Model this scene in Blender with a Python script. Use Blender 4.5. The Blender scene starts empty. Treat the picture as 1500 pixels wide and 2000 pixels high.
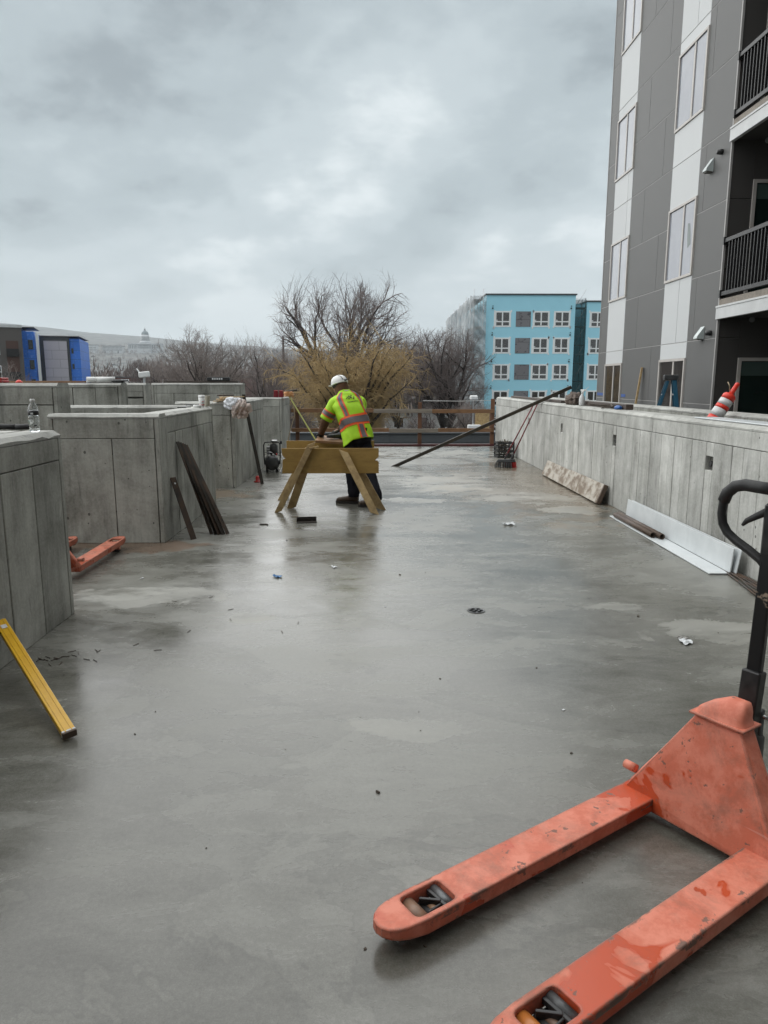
import bpy, bmesh, math, random
import numpy as np
from mathutils import Vector, Matrix, Euler

R = math.radians
random.seed(7)
scene = bpy.context.scene

# ------------------------------------------------------------------ camera
cam_d = bpy.data.cameras.new('camera')
cam = bpy.data.objects.new('camera', cam_d)
scene.collection.objects.link(cam)
cam_d.sensor_fit = 'VERTICAL'
cam_d.sensor_height = 36.0
cam_d.lens = 25.02
cam_d.clip_start = 0.05
cam_d.clip_end = 20000
cam.location = (0, 0, 1.6)
cam.rotation_euler = (R(90 - 10.276), 0, R(-0.907))
scene.camera = cam

# ------------------------------------------------------------------ sky
SUN_AZ, SUN_EL = R(-58), R(52)          # azimuth from +Y towards +X, elevation
world = bpy.data.worlds.new('World')
scene.world = world
world.use_nodes = True
wt = world.node_tree
wt.nodes.clear()


def N(t, kind, **kw):
    n = t.nodes.new(kind)
    for k, v in kw.items():
        if k.startswith('i_'):
            key = k[2:]
            key = int(key) if key.isdigit() else key.replace('_', ' ')
            n.inputs[key].default_value = v
        else:
            setattr(n, k, v)
    return n


def math_n(t, op, a, b=None, clamp=False):
    n = t.nodes.new('ShaderNodeMath')
    n.operation = op
    n.use_clamp = clamp
    for i, v in enumerate((a, b)):
        if v is None:
            continue
        if isinstance(v, (int, float)):
            n.inputs[i].default_value = v
        else:
            t.links.new(v, n.inputs[i])
    return n.outputs[0]


def ramp_n(t, fac, stops, interp='EASE'):
    n = t.nodes.new('ShaderNodeValToRGB')
    n.color_ramp.interpolation = interp
    el = n.color_ramp.elements
    while len(el) < len(stops):
        el.new(0.5)
    for e, (p, c) in zip(el, stops):
        e.position = p
        e.color = (c, c, c, 1) if isinstance(c, (int, float)) else (*c, 1)
    t.links.new(fac, n.inputs[0])
    return n.outputs[0]


def mix_n(t, fac, a, b, mode='MIX'):
    n = t.nodes.new('ShaderNodeMix')
    n.data_type = 'RGBA'
    n.blend_type = mode
    n.clamp_factor = True
    for i, v in ((0, fac), (6, a), (7, b)):
        if isinstance(v, (int, float)):
            n.inputs[i].default_value = v if i == 0 else (v, v, v, 1)
        elif isinstance(v, tuple):
            n.inputs[i].default_value = (*v, 1) if len(v) == 3 else v
        else:
            t.links.new(v, n.inputs[i])
    return n.outputs[2]


def noise_n(t, vec, scale, detail=4, rough=0.55, dist=0.0):
    n = N(t, 'ShaderNodeTexNoise')
    n.inputs['Scale'].default_value = scale
    n.inputs['Detail'].default_value = detail
    n.inputs['Roughness'].default_value = rough
    n.inputs['Distortion'].default_value = dist
    if vec is not None:
        t.links.new(vec, n.inputs['Vector'])
    return n.outputs['Fac']


def map_n(t, vec, loc=(0, 0, 0), rot=(0, 0, 0), scale=(1, 1, 1)):
    n = N(t, 'ShaderNodeMapping')
    n.inputs['Location'].default_value = loc
    n.inputs['Rotation'].default_value = rot
    n.inputs['Scale'].default_value = scale
    t.links.new(vec, n.inputs['Vector'])
    return n.outputs[0]


# overcast: an even layer of cloud over a Nishita sky, laid on a flat cloud deck so that it
# foreshortens towards the horizon in every direction
nis = N(wt, 'ShaderNodeTexSky', sky_type='NISHITA', sun_disc=False)
nis.sun_elevation = SUN_EL
nis.sun_rotation = SUN_AZ
nis.air_density = 1.0
nis.dust_density = 3.0
tc = N(wt, 'ShaderNodeTexCoord')
sep = N(wt, 'ShaderNodeSeparateXYZ')
wt.links.new(tc.outputs['Generated'], sep.inputs[0])
zc = math_n(wt, 'ADD', math_n(wt, 'MAXIMUM', sep.outputs[2], 0.0), 0.30)
px_ = math_n(wt, 'DIVIDE', sep.outputs[0], zc)
py_ = math_n(wt, 'DIVIDE', sep.outputs[1], zc)
comb = N(wt, 'ShaderNodeCombineXYZ')
wt.links.new(px_, comb.inputs[0])
wt.links.new(py_, comb.inputs[1])
cl_a = noise_n(wt, map_n(wt, comb.outputs[0], loc=(6.4, 2.9, 0)), 0.95, 9, 0.55, 0.25)
cl_b = noise_n(wt, map_n(wt, comb.outputs[0], loc=(9.1, 4.2, 2)), 2.9, 8, 0.58, 0.15)
cl = math_n(wt, 'ADD', math_n(wt, 'MULTIPLY', cl_a, 0.66), math_n(wt, 'MULTIPLY', cl_b, 0.34))
cloud_col = ramp_n(wt, cl, [(0.39, (1.25, 1.45, 1.56)), (0.46, (1.75, 2.01, 2.13)), (0.53, (2.15, 2.42, 2.54)),
                            (0.61, (3.0, 3.24, 3.32))])
low = ramp_n(wt, math_n(wt, 'MAXIMUM', sep.outputs[2], 0.0), [(0.0, 0.7), (0.22, 0.0)])
cloud_col = mix_n(wt, low, cloud_col, (2.45, 2.68, 2.76))
sky_col = mix_n(wt, 0.985, nis.outputs[0], cloud_col)
bg = N(wt, 'ShaderNodeBackground', i_Strength=0.1)
wt.links.new(sky_col, bg.inputs['Color'])
wo = N(wt, 'ShaderNodeOutputWorld')
wt.links.new(bg.outputs[0], wo.inputs['Surface'])

sun_d = bpy.data.lights.new('sun', 'SUN')
sun_d.energy = 1.5
sun_d.angle = R(120)
sun_d.color = (1.0, 0.98, 0.95)
sun = bpy.data.objects.new('sun', sun_d)
scene.collection.objects.link(sun)
sdir = Vector((math.sin(SUN_AZ) * math.cos(SUN_EL), math.cos(SUN_AZ) * math.cos(SUN_EL), math.sin(SUN_EL)))
sun.rotation_euler = (-sdir).to_track_quat('-Z', 'Y').to_euler()

scene.view_settings.view_transform = 'Standard'
scene.view_settings.look = 'None'
scene.view_settings.gamma = 1
scene.view_settings.use_curve_mapping = False
scene.view_settings.exposure = 1.45

# ------------------------------------------------------------------ object helpers
COL = scene.collection


def tag(o, label=None, cat=None, group=None, kind=None):
    if label:
        o['label'] = label
    if cat:
        o['category'] = cat
    if group:
        o['group'] = group
    if kind:
        o['kind'] = kind
    return o


def empty(name, loc=(0, 0, 0), rz=0.0, label=None, cat=None, group=None):
    o = bpy.data.objects.new(name, None)
    o.empty_display_size = 0.2
    COL.objects.link(o)
    o.location = loc
    o.rotation_euler = (0, 0, rz)
    return tag(o, label, cat, group)


def copy_tree(o, parent=None):
    kids = list(o.children)
    c = o.copy()
    COL.objects.link(c)
    c.parent = parent
    for k in kids:
        copy_tree(k, c)
    return c


def orient(axis):
    """matrix whose z axis runs along axis"""
    return Vector(axis).normalized().to_track_quat('Z', 'Y').to_matrix()


class MB:
    """collects shapes of ONE part"""

    def __init__(self):
        self.v, self.f, self.s = [], [], []

    def add(self, vs, fs, smooth=False):
        b = len(self.v)
        self.v += [tuple(p) for p in vs]
        self.f += [tuple(i + b for i in f) for f in fs]
        self.s += [smooth] * len(fs)
        return self

    def box(self, x0, x1, y0, y1, z0, z1, m=None):
        vs = [(x, y, z) for z in (z0, z1) for y in (y0, y1) for x in (x0, x1)]
        if m is not None:
            vs = [m @ Vector(p) for p in vs]
        return self.add(vs, [(0, 2, 3, 1), (4, 5, 7, 6), (0, 1, 5, 4), (2, 6, 7, 3), (0, 4, 6, 2), (1, 3, 7, 5)])

    def bar(self, a, b, w, h, up=(0, 0, 1)):
        """rectangular bar from a to b; w across, h along up"""
        a, b = Vector(a), Vector(b)
        d = (b - a).normalized()
        s = d.cross(Vector(up))
        if s.length < 1e-5:
            s = d.cross(Vector((1, 0, 0)))
        s.normalize()
        u = s.cross(d)
        vs = [e + s * (i * w / 2) + u * (j * h / 2) for e in (a, b) for i, j in ((-1, -1), (1, -1), (1, 1), (-1, 1))]
        return self.add(vs, [(0, 3, 2, 1), (4, 5, 6, 7), (0, 1, 5, 4), (1, 2, 6, 5), (2, 3, 7, 6), (3, 0, 4, 7)])

    def tube(self, pts, rad, sides=8, cap=True, smooth=True):
        pts = [Vector(p) for p in pts]
        n = len(pts)
        if isinstance(rad, (int, float)):
            rad = [rad] * n
        vs, fs = [], []
        prev = None
        for i, p in enumerate(pts):
            d = (pts[min(i + 1, n - 1)] - pts[max(i - 1, 0)])
            d = d.normalized() if d.length > 1e-9 else Vector((0, 0, 1))
            if prev is None:
                s = d.cross(Vector((0.31, 0.17, 0.93)))
                if s.length < 1e-3:
                    s = d.cross(Vector((1, 0, 0)))
            else:
                s = prev - d * prev.dot(d)
            s.normalize()
            prev = s
            u = d.cross(s)
            for k in range(sides):
                a = 2 * math.pi * k / sides
                vs.append(p + (s * math.cos(a) + u * math.sin(a)) * rad[i])
        for i in range(n - 1):
            for k in range(sides):
                k2 = (k + 1) % sides
                fs.append((i * sides + k, i * sides + k2, (i + 1) * sides + k2, (i + 1) * sides + k))
        self.add(vs, fs, smooth)
        if cap:
            b = len(self.v) - len(vs)
            self.f.append(tuple(b + k for k in reversed(range(sides))))
            self.f.append(tuple(b + (n - 1) * sides + k for k in range(sides)))
            self.s += [False, False]
        return self

    def lathe(self, prof, sides=20, m=None, smooth=True):
        """prof: list of (r, z)"""
        vs, fs = [], []
        for r, z in prof:
            for k in range(sides):
                a = 2 * math.pi * k / sides
                vs.append(Vector((r * math.cos(a), r * math.sin(a), z)))
        if m is not None:
            vs = [m @ p for p in vs]
        for i in range(len(prof) - 1):
            for k in range(sides):
                k2 = (k + 1) % sides
                fs.append((i * sides + k, i * sides + k2, (i + 1) * sides + k2, (i + 1) * sides + k))
        self.add(vs, fs, smooth)
        b = len(self.v) - len(vs)
        if prof[0][0] > 1e-4:
            self.f.append(tuple(b + k for k in reversed(range(sides)))); self.s.append(False)
        if prof[-1][0] > 1e-4:
            self.f.append(tuple(b + (len(prof) - 1) * sides + k for k in range(sides))); self.s.append(False)
        return self

    def prism(self, poly, z0, z1, m=None):
        """poly: list of (x, y) counter-clockwise, extruded along z"""
        n = len(poly)
        vs = [Vector((x, y, z)) for z in (z0, z1) for x, y in poly]
        if m is not None:
            vs = [m @ p for p in vs]
        fs = [tuple(reversed(range(n))), tuple(range(n, 2 * n))]
        fs += [(i, (i + 1) % n, n + (i + 1) % n, n + i) for i in range(n)]
        return self.add(vs, fs)

    def loft(self, rings, sides=16, cap=True, smooth=True, power=2.0):
        """rings: (centre, axis_u, axis_v, ru, rv)"""
        vs, fs = [], []
        for c, u, v, ru, rv in rings:
            c, u, v = Vector(c), Vector(u), Vector(v)
            for k in range(sides):
                a = 2 * math.pi * k / sides
                ca, sa = math.cos(a), math.sin(a)
                e = 2.0 / power
                vs.append(c + u * (ru * math.copysign(abs(ca) ** e, ca)) + v * (rv * math.copysign(abs(sa) ** e, sa)))
        for i in range(len(rings) - 1):
            for k in range(sides):
                k2 = (k + 1) % sides
                fs.append((i * sides + k, i * sides + k2, (i + 1) * sides + k2, (i + 1) * sides + k))
        self.add(vs, fs, smooth)
        if cap:
            b = len(self.v) - len(vs)
            self.f.append(tuple(b + k for k in reversed(range(sides))))
            self.f.append(tuple(b + (len(rings) - 1) * sides + k for k in range(sides)))
            self.s += [False, False]
        return self

    def mesh(self, name):
        me = bpy.data.meshes.new(name)
        me.from_pydata(self.v, [], self.f)
        me.polygons.foreach_set('use_smooth', self.s)
        me.update()
        return me

    def build(self, name, mat, parent=None, bevel=0.0, seg=2, loc=None, fix=True):
        me = self.mesh(name)
        if fix:
            bm = bmesh.new(); bm.from_mesh(me)
            bmesh.ops.recalc_face_normals(bm, faces=bm.faces)
            bm.to_mesh(me); bm.free()
        o = bpy.data.objects.new(name, me)
        COL.objects.link(o)
        if mat is not None:
            me.materials.append(mat)
        if parent is not None:
            o.parent = parent
        if loc is not None:
            o.location = loc
        if bevel:
            md = o.modifiers.new('bevel', 'BEVEL')
            md.width = bevel
            md.segments = seg
            md.limit_method = 'ANGLE'
            md.angle_limit = R(35)
            md.harden_normals = False
        return o


def bx(name, mat, parent, x0, x1, y0, y1, z0, z1, bevel=0.0, seg=1):
    return MB().box(x0, x1, y0, y1, z0, z1).build(name, mat, parent, bevel, seg, fix=False)

# ------------------------------------------------------------------ materials
def new_mat(name):
    m = bpy.data.materials.new(name)
    m.use_nodes = True
    t = m.node_tree
    t.nodes.clear()
    out = N(t, 'ShaderNodeOutputMaterial')
    p = N(t, 'ShaderNodeBsdfPrincipled')
    t.links.new(p.outputs[0], out.inputs['Surface'])
    return m, t, p


def setc(t, sock, v):
    if isinstance(v, (int, float)):
        sock.default_value = v
    elif isinstance(v, tuple):
        sock.default_value = (*v, 1) if len(v) == 3 else v
    else:
        t.links.new(v, sock)


def bump_n(t, p, h, strength=0.3, dist=0.01):
    b = N(t, 'ShaderNodeBump')
    b.inputs['Strength'].default_value = strength
    b.inputs['Distance'].default_value = dist
    t.links.new(h, b.inputs['Height'])
    t.links.new(b.outputs[0], p.inputs['Normal'])
    return b


def wpos(t):
    return N(t, 'ShaderNodeNewGeometry').outputs['Position']


def opos(t):
    return N(t, 'ShaderNodeTexCoord').outputs['Object']


def simple(name, c1, c2=None, scale=8.0, rough=0.6, rough2=None, metal=0.0, bump=0.15, bdist=0.003,
           stretch=(1, 1, 1), detail=5, spec=0.5, coat=0.0, vary=0.0, lo=0.35, hi=0.68):
    m, t, p = new_mat(name)
    v = map_n(t, opos(t), scale=stretch)
    n = noise_n(t, v, scale, detail, 0.6, 0.2)
    c2 = c2 or tuple(x * 0.75 for x in c1)
    f = ramp_n(t, n, [(lo, 0.0), (hi, 1.0)], 'LINEAR')
    col = mix_n(t, f, c1, c2)
    if vary:
        oi = N(t, 'ShaderNodeObjectInfo')
        k = math_n(t, 'ADD', math_n(t, 'MULTIPLY', oi.outputs['Random'], 2 * vary), 1 - vary)
        col = mix_n(t, 1.0, col, k, 'MULTIPLY')
    setc(t, p.inputs['Base Color'], col)
    if rough2 is None:
        p.inputs['Roughness'].default_value = rough
    else:
        rr = math_n(t, 'ADD', math_n(t, 'MULTIPLY', f, rough2 - rough), rough)
        setc(t, p.inputs['Roughness'], rr)
    p.inputs['Metallic'].default_value = metal
    p.inputs['Specular IOR Level'].default_value = spec
    p.inputs['Coat Weight'].default_value = coat
    p.inputs['Coat Roughness'].default_value = 0.08
    if bump:
        bump_n(t, p, noise_n(t, v, scale * 6, 3), bump, bdist)
    return m


def concrete(name, dark, light, pits=0.5):
    m, t, p = new_mat(name)
    pos = wpos(t)
    blotch = noise_n(t, pos, 1.5, 8, 0.66, 0.5)
    streak = noise_n(t, map_n(t, pos, scale=(7, 7, 0.9)), 1.0, 7, 0.68, 0.4)
    fine = noise_n(t, pos, 45, 4, 0.7)
    f = math_n(t, 'ADD', math_n(t, 'MULTIPLY', blotch, 0.50), math_n(t, 'MULTIPLY', streak, 0.34))
    f = math_n(t, 'ADD', f, math_n(t, 'MULTIPLY', fine, 0.16))
    col = ramp_n(t, f, [(0.38, dark), (0.49, tuple((a + b) / 2 for a, b in zip(dark, light))), (0.60, light)], 'LINEAR')
    oi = N(t, 'ShaderNodeObjectInfo')
    k = math_n(t, 'ADD', math_n(t, 'MULTIPLY', oi.outputs['Random'], 0.24), 0.88)
    col = mix_n(t, 1.0, col, k, 'MULTIPLY')
    # damp streaks, thin and tall
    wet = ramp_n(t, noise_n(t, map_n(t, pos, scale=(11, 11, 1.3)), 1.0, 7, 0.70, 0.5), [(0.555, 0.0), (0.68, 0.8)])
    col = mix_n(t, wet, col, mix_n(t, 1.0, col, 0.52, 'MULTIPLY'))
    lime = ramp_n(t, noise_n(t, map_n(t, pos, loc=(3, 8, 1), scale=(5, 5, 2.2)), 1.0, 7, 0.7), [(0.60, 0.0), (0.74, 0.4)])
    col = mix_n(t, lime, col, tuple(min(0.62, c * 1.35) for c in light))
    # bug holes
    vo = N(t, 'ShaderNodeTexVoronoi')
    vo.inputs['Scale'].default_value = 14
    t.links.new(map_n(t, pos, scale=(1, 1, 0.8)), vo.inputs['Vector'])
    sepc = N(t, 'ShaderNodeSeparateColor')
    t.links.new(vo.outputs['Color'], sepc.inputs[0])
    rad = math_n(t, 'MULTIPLY', math_n(t, 'SUBTRACT', sepc.outputs[0], 0.50), pits * 0.75, True)
    hole = math_n(t, 'LESS_THAN', vo.outputs['Distance'], rad)
    col = mix_n(t, math_n(t, 'MULTIPLY', hole, 0.75), col, (0.035, 0.034, 0.03))
    setc(t, p.inputs['Base Color'], col)
    setc(t, p.inputs['Roughness'], math_n(t, 'SUBTRACT', 0.82, math_n(t, 'MULTIPLY', wet, 0.4)))
    h = math_n(t, 'SUBTRACT', math_n(t, 'ADD', math_n(t, 'MULTIPLY', fine, 0.5), math_n(t, 'MULTIPLY', blotch, 0.8)),
               math_n(t, 'MULTIPLY', hole, 0.9))
    bump_n(t, p, h, 0.5, 0.006)
    return m


def blob_mask(t, pos, cx, cy, rx, ry, nz, power=0.5):
    """a stain with a ragged edge, lying at cx, cy"""
    s = N(t, 'ShaderNodeSeparateXYZ')
    t.links.new(pos, s.inputs[0])
    dx = math_n(t, 'DIVIDE', math_n(t, 'SUBTRACT', s.outputs[0], cx), rx)
    dy = math_n(t, 'DIVIDE', math_n(t, 'SUBTRACT', s.outputs[1], cy), ry)
    d = math_n(t, 'SQRT', math_n(t, 'ADD', math_n(t, 'MULTIPLY', dx, dx), math_n(t, 'MULTIPLY', dy, dy)))
    d = math_n(t, 'ADD', d, math_n(t, 'MULTIPLY', math_n(t, 'SUBTRACT', nz, 0.5), 2.6))
    return ramp_n(t, d, [(0.80, 1.0), (0.98, 0.0)], 'LINEAR')


def deck_material():
    m, t, p = new_mat('wet_deck_concrete')
    pos = wpos(t)
    flat = map_n(t, pos, scale=(0.8, 1.0, 1.0))
    big = noise_n(t, flat, 0.55, 6, 0.58, 0.6)
    mid = noise_n(t, map_n(t, pos, loc=(4, 2, 0), scale=(0.6, 1.3, 1)), 1.7, 7, 0.62, 0.5)
    trowel = noise_n(t, map_n(t, pos, rot=(0, 0, R(8)), scale=(1.0, 1.9, 1)), 3.4, 8, 0.68, 0.9)
    fine = noise_n(t, pos, 60, 5, 0.75)
    edge = noise_n(t, pos, 3.1, 6, 0.6, 0.4)
    f = math_n(t, 'ADD', math_n(t, 'MULTIPLY', big, 0.36), math_n(t, 'MULTIPLY', mid, 0.30))
    f = math_n(t, 'ADD', f, math_n(t, 'MULTIPLY', trowel, 0.22))
    f = math_n(t, 'ADD', f, math_n(t, 'MULTIPLY', math_n(t, 'SUBTRACT', noise_n(t, pos, 210, 3, 0.7), 0.2), 0.20))
    f = math_n(t, 'ADD', f, math_n(t, 'MULTIPLY', math_n(t, 'SUBTRACT', fine, 0.5), 0.20))
    f = math_n(t, 'ADD', f, 0.0)
    col = ramp_n(t, f, [(0.39, (0.080, 0.078, 0.064)), (0.49, (0.142, 0.140, 0.122)), (0.60, (0.232, 0.230, 0.208))], 'LINEAR')
    # rust-brown dirt that washed to the right-hand wall and to the far left bay
    dirt = blob_mask(t, pos, 2.5, 11.6, 1.5, 3.6, edge)
    col = mix_n(t, math_n(t, 'MULTIPLY', dirt, 0.42), col, (0.20, 0.145, 0.09))
    dirt2 = blob_mask(t, pos, -2.45, 6.95, 0.8, 0.30, edge)
    col = mix_n(t, math_n(t, 'MULTIPLY', dirt2, 0.6), col, (0.16, 0.085, 0.045))
    dirt3 = blob_mask(t, pos, -2.6, 10.3, 0.8, 0.6, edge)
    col = mix_n(t, math_n(t, 'MULTIPLY', dirt3, 0.6), col, (0.20, 0.135, 0.085))
    # pale lime patches
    pale = None
    for cx, cy, rx, ry in ((-1.75, 5.25, 0.55, 0.28), (1.25, 11.6, 0.75, 1.1), (2.25, 9.9, 0.75, 0.55), (2.55, 8.9, 0.5, 0.3),
                           (1.75, 4.95, 0.22, 0.10), (0.55, 9.7, 0.5, 0.25), (2.3, 4.4, 0.45, 0.25), (-0.85, 4.75, 0.18, 0.12), (1.4, 16.5, 1.4, 1.0),
                           (0.15, 3.1, 0.3, 0.12)):
        b = blob_mask(t, pos, cx, cy, rx, ry, edge)
        pale = b if pale is None else math_n(t, 'MAXIMUM', pale, b)
    pale = math_n(t, 'MULTIPLY', pale, ramp_n(t, mid, [(0.36, 0.25), (0.62, 1.0)]))
    col = mix_n(t, math_n(t, 'MULTIPLY', pale, 0.55), col, (0.40, 0.395, 0.36))
    # damp stains with a darker rim, left where puddles dried
    st_ = noise_n(t, map_n(t, pos, loc=(7, 3, 0), scale=(0.75, 1.25, 1)), 0.9, 6, 0.62, 0.5)
    rim = ramp_n(t, st_, [(0.500, 0.0), (0.508, 0.6), (0.520, 0.34), (0.64, 0.05)], 'LINEAR')
    col = mix_n(t, rim, col, mix_n(t, 1.0, col, 0.62, 'MULTIPLY'))
    # grit
    vo = N(t, 'ShaderNodeTexVoronoi')
    vo.inputs['Scale'].default_value = 7
    t.links.new(pos, vo.inputs['Vector'])
    sc = N(t, 'ShaderNodeSeparateColor')
    t.links.new(vo.outputs['Color'], sc.inputs[0])
    grit = math_n(t, 'LESS_THAN', vo.outputs['Distance'], math_n(t, 'MULTIPLY', math_n(t, 'SUBTRACT', sc.outputs[0], 0.8), 0.22, True))
    col = mix_n(t, math_n(t, 'MULTIPLY', grit, 0.7), col, (0.05, 0.045, 0.04))
    setc(t, p.inputs['Base Color'], col)
    wet = math_n(t, 'ADD', math_n(t, 'MULTIPLY', big, 0.45), math_n(t, 'MULTIPLY', mid, 0.35))
    wet = math_n(t, 'ADD', wet, math_n(t, 'MULTIPLY', trowel, 0.2))
    r = ramp_n(t, wet, [(0.41, 0.14), (0.50, 0.25), (0.60, 0.42)], 'LINEAR')
    r = math_n(t, 'ADD', r, math_n(t, 'MULTIPLY', pale, 0.18))
    setc(t, p.inputs['Roughness'], r)
    p.inputs['IOR'].default_value = 1.56
    p.inputs['Specular IOR Level'].default_value = 0.5
    h = math_n(t, 'ADD', math_n(t, 'MULTIPLY', fine, 0.25), math_n(t, 'MULTIPLY', mid, 0.8))
    bump_n(t, p, h, 0.25, 0.004)
    return m


def orange_paint(fork=False, dirt=0.0):
    m, t, p = new_mat('worn_orange_fork_paint' if fork else 'worn_orange_paint')
    pos = opos(t)
    n1 = noise_n(t, map_n(t, pos, loc=(0.7, 0.3, 0)), 4.2, 4, 0.5, 0.6)
    n2 = noise_n(t, pos, 26, 5, 0.7, 0.3)
    n3 = noise_n(t, pos, 9, 6, 0.7)
    wetm = ramp_n(t, n1, [(0.525, 0.0), (0.542, 1.0)], 'LINEAR')
    faded = mix_n(t, ramp_n(t, n3, [(0.38, 0.0), (0.62, 1.0)]), (0.76, 0.255, 0.170), (0.64, 0.165, 0.095))
    col = mix_n(t, wetm, faded, (0.56, 0.085, 0.030))
    # paint worn off the edges
    bev = N(t, 'ShaderNodeBevel', samples=4)
    bev.inputs['Radius'].default_value = 0.016
    geo = N(t, 'ShaderNodeNewGeometry')
    dt = N(t, 'ShaderNodeVectorMath', operation='DOT_PRODUCT')
    t.links.new(bev.outputs[0], dt.inputs[0])
    t.links.new(geo.outputs['Normal'], dt.inputs[1])
    ed = math_n(t, 'SUBTRACT', 1.0, dt.outputs['Value'])
    em = math_n(t, 'ADD', math_n(t, 'MULTIPLY', ed, 6.0), math_n(t, 'MULTIPLY', math_n(t, 'SUBTRACT', n2, 0.5), 1.6))
    em = math_n(t, 'ADD', em, math_n(t, 'MULTIPLY', math_n(t, 'SUBTRACT', n3, 0.5), 1.8))
    worn = ramp_n(t, em, [(0.40, 0.0), (0.6, 0.85)], 'LINEAR')
    worn = math_n(t, 'MULTIPLY', worn, math_n(t, 'GREATER_THAN', ed, 0.01))
    if fork:
        # bare, grimy metal along the rims of the forks and round the tips, where pallets rub
        sx = N(t, 'ShaderNodeSeparateXYZ')
        t.links.new(pos, sx.inputs[0])
        ay = math_n(t, 'ABSOLUTE', math_n(t, 'SUBTRACT', math_n(t, 'ABSOLUTE', sx.outputs[1]), 0.2375))
        rim = math_n(t, 'MULTIPLY', math_n(t, 'SUBTRACT', ay, 0.050), 42.0)
        tipm = math_n(t, 'MULTIPLY', math_n(t, 'SUBTRACT', sx.outputs[0], 1.10), 9.0, True)
        lng = noise_n(t, map_n(t, pos, loc=(1.3, 0.4, 0), scale=(2.2, 3, 3)), 2.6, 5, 0.65, 0.3)
        rm = math_n(t, 'ADD', rim, math_n(t, 'MULTIPLY', math_n(t, 'SUBTRACT', lng, 0.56), 5.5))
        rm = math_n(t, 'ADD', rm, math_n(t, 'MULTIPLY', math_n(t, 'SUBTRACT', n2, 0.5), 2.2))
        rm = math_n(t, 'ADD', rm, math_n(t, 'MULTIPLY', tipm, 0.55))
        rm = ramp_n(t, rm, [(0.62, 0.0), (0.98, 0.9)], 'LINEAR')
        rm = math_n(t, 'MULTIPLY', rm, math_n(t, 'GREATER_THAN', ay, 0.040))
        rm = math_n(t, 'MULTIPLY', rm, math_n(t, 'GREATER_THAN', sx.outputs[2], 0.062))
        worn = math_n(t, 'MAXIMUM', worn, rm)
    chip = ramp_n(t, noise_n(t, map_n(t, pos, loc=(5, 1, 2)), 17, 5, 0.65), [(0.635, 0.0), (0.655, 0.8)], 'LINEAR')
    worn = math_n(t, 'MAXIMUM', worn, chip)
    col = mix_n(t, worn, col, mix_n(t, n2, (0.10, 0.065, 0.05), (0.20, 0.15, 0.12)))
    gr_ = ramp_n(t, noise_n(t, map_n(t, pos, loc=(2, 6, 1)), 5.5, 8, 0.72, 0.4), [(0.45, dirt), (0.72, min(1.0, dirt + 0.5))])
    col = mix_n(t, gr_, col, (0.19, 0.105, 0.075))
    # scratches
    sc = ramp_n(t, noise_n(t, map_n(t, pos, rot=(0.2, 0.4, 0.6), scale=(60, 3, 60)), 1.0, 2, 0.5), [(0.72, 0.0), (0.76, 0.35)], 'LINEAR')
    col = mix_n(t, sc, col, (0.72, 0.42, 0.35))
    setc(t, p.inputs['Base Color'], col)
    r = math_n(t, 'SUBTRACT', 0.56, math_n(t, 'MULTIPLY', wetm, 0.3))
    setc(t, p.inputs['Roughness'], math_n(t, 'ADD', r, math_n(t, 'MULTIPLY', worn, 0.15)))
    h = math_n(t, 'SUBTRACT', math_n(t, 'MULTIPLY', n2, 0.4), worn)
    bump_n(t, p, h, 0.25, 0.002)
    return m


def plywood(name, c1, c2, stretch=(1, 9, 9), scale=3.0):
    m, t, p = new_mat(name)
    pos = opos(t)
    g = noise_n(t, map_n(t, pos, scale=stretch), scale, 5, 0.65, 0.7)
    b = noise_n(t, pos, 2.6, 4, 0.6, 0.3)
    col = mix_n(t, ramp_n(t, g, [(0.35, 0.0), (0.7, 1.0)]), c1, c2)
    col = mix_n(t, ramp_n(t, b, [(0.52, 0.0), (0.72, 0.6)]), col, tuple(x * 0.45 for x in c1))
    oi = N(t, 'ShaderNodeObjectInfo')
    k = math_n(t, 'ADD', math_n(t, 'MULTIPLY', oi.outputs['Random'], 0.3), 0.85)
    col = mix_n(t, 1.0, col, k, 'MULTIPLY')
    setc(t, p.inputs['Base Color'], col)
    p.inputs['Roughness'].default_value = 0.62
    bump_n(t, p, g, 0.3, 0.002)
    return m


def facade_panel(name, c, rough=0.55):
    m, t, p = new_mat(name)
    pos = wpos(t)
    n = noise_n(t, pos, 0.9, 5, 0.6, 0.4)
    n2 = noise_n(t, pos, 90, 3, 0.7)
    oi = N(t, 'ShaderNodeObjectInfo')
    k = math_n(t, 'ADD', math_n(t, 'MULTIPLY', oi.outputs['Random'], 0.08), 0.92)
    k = math_n(t, 'ADD', k, math_n(t, 'MULTIPLY', n, 0.09))
    k = math_n(t, 'ADD', k, math_n(t, 'MULTIPLY', n2, 0.05))
    setc(t, p.inputs['Base Color'], mix_n(t, 1.0, c, k, 'MULTIPLY'))
    p.inputs['Roughness'].default_value = rough
    bump_n(t, p, n2, 0.15, 0.001)
    return m


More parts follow.
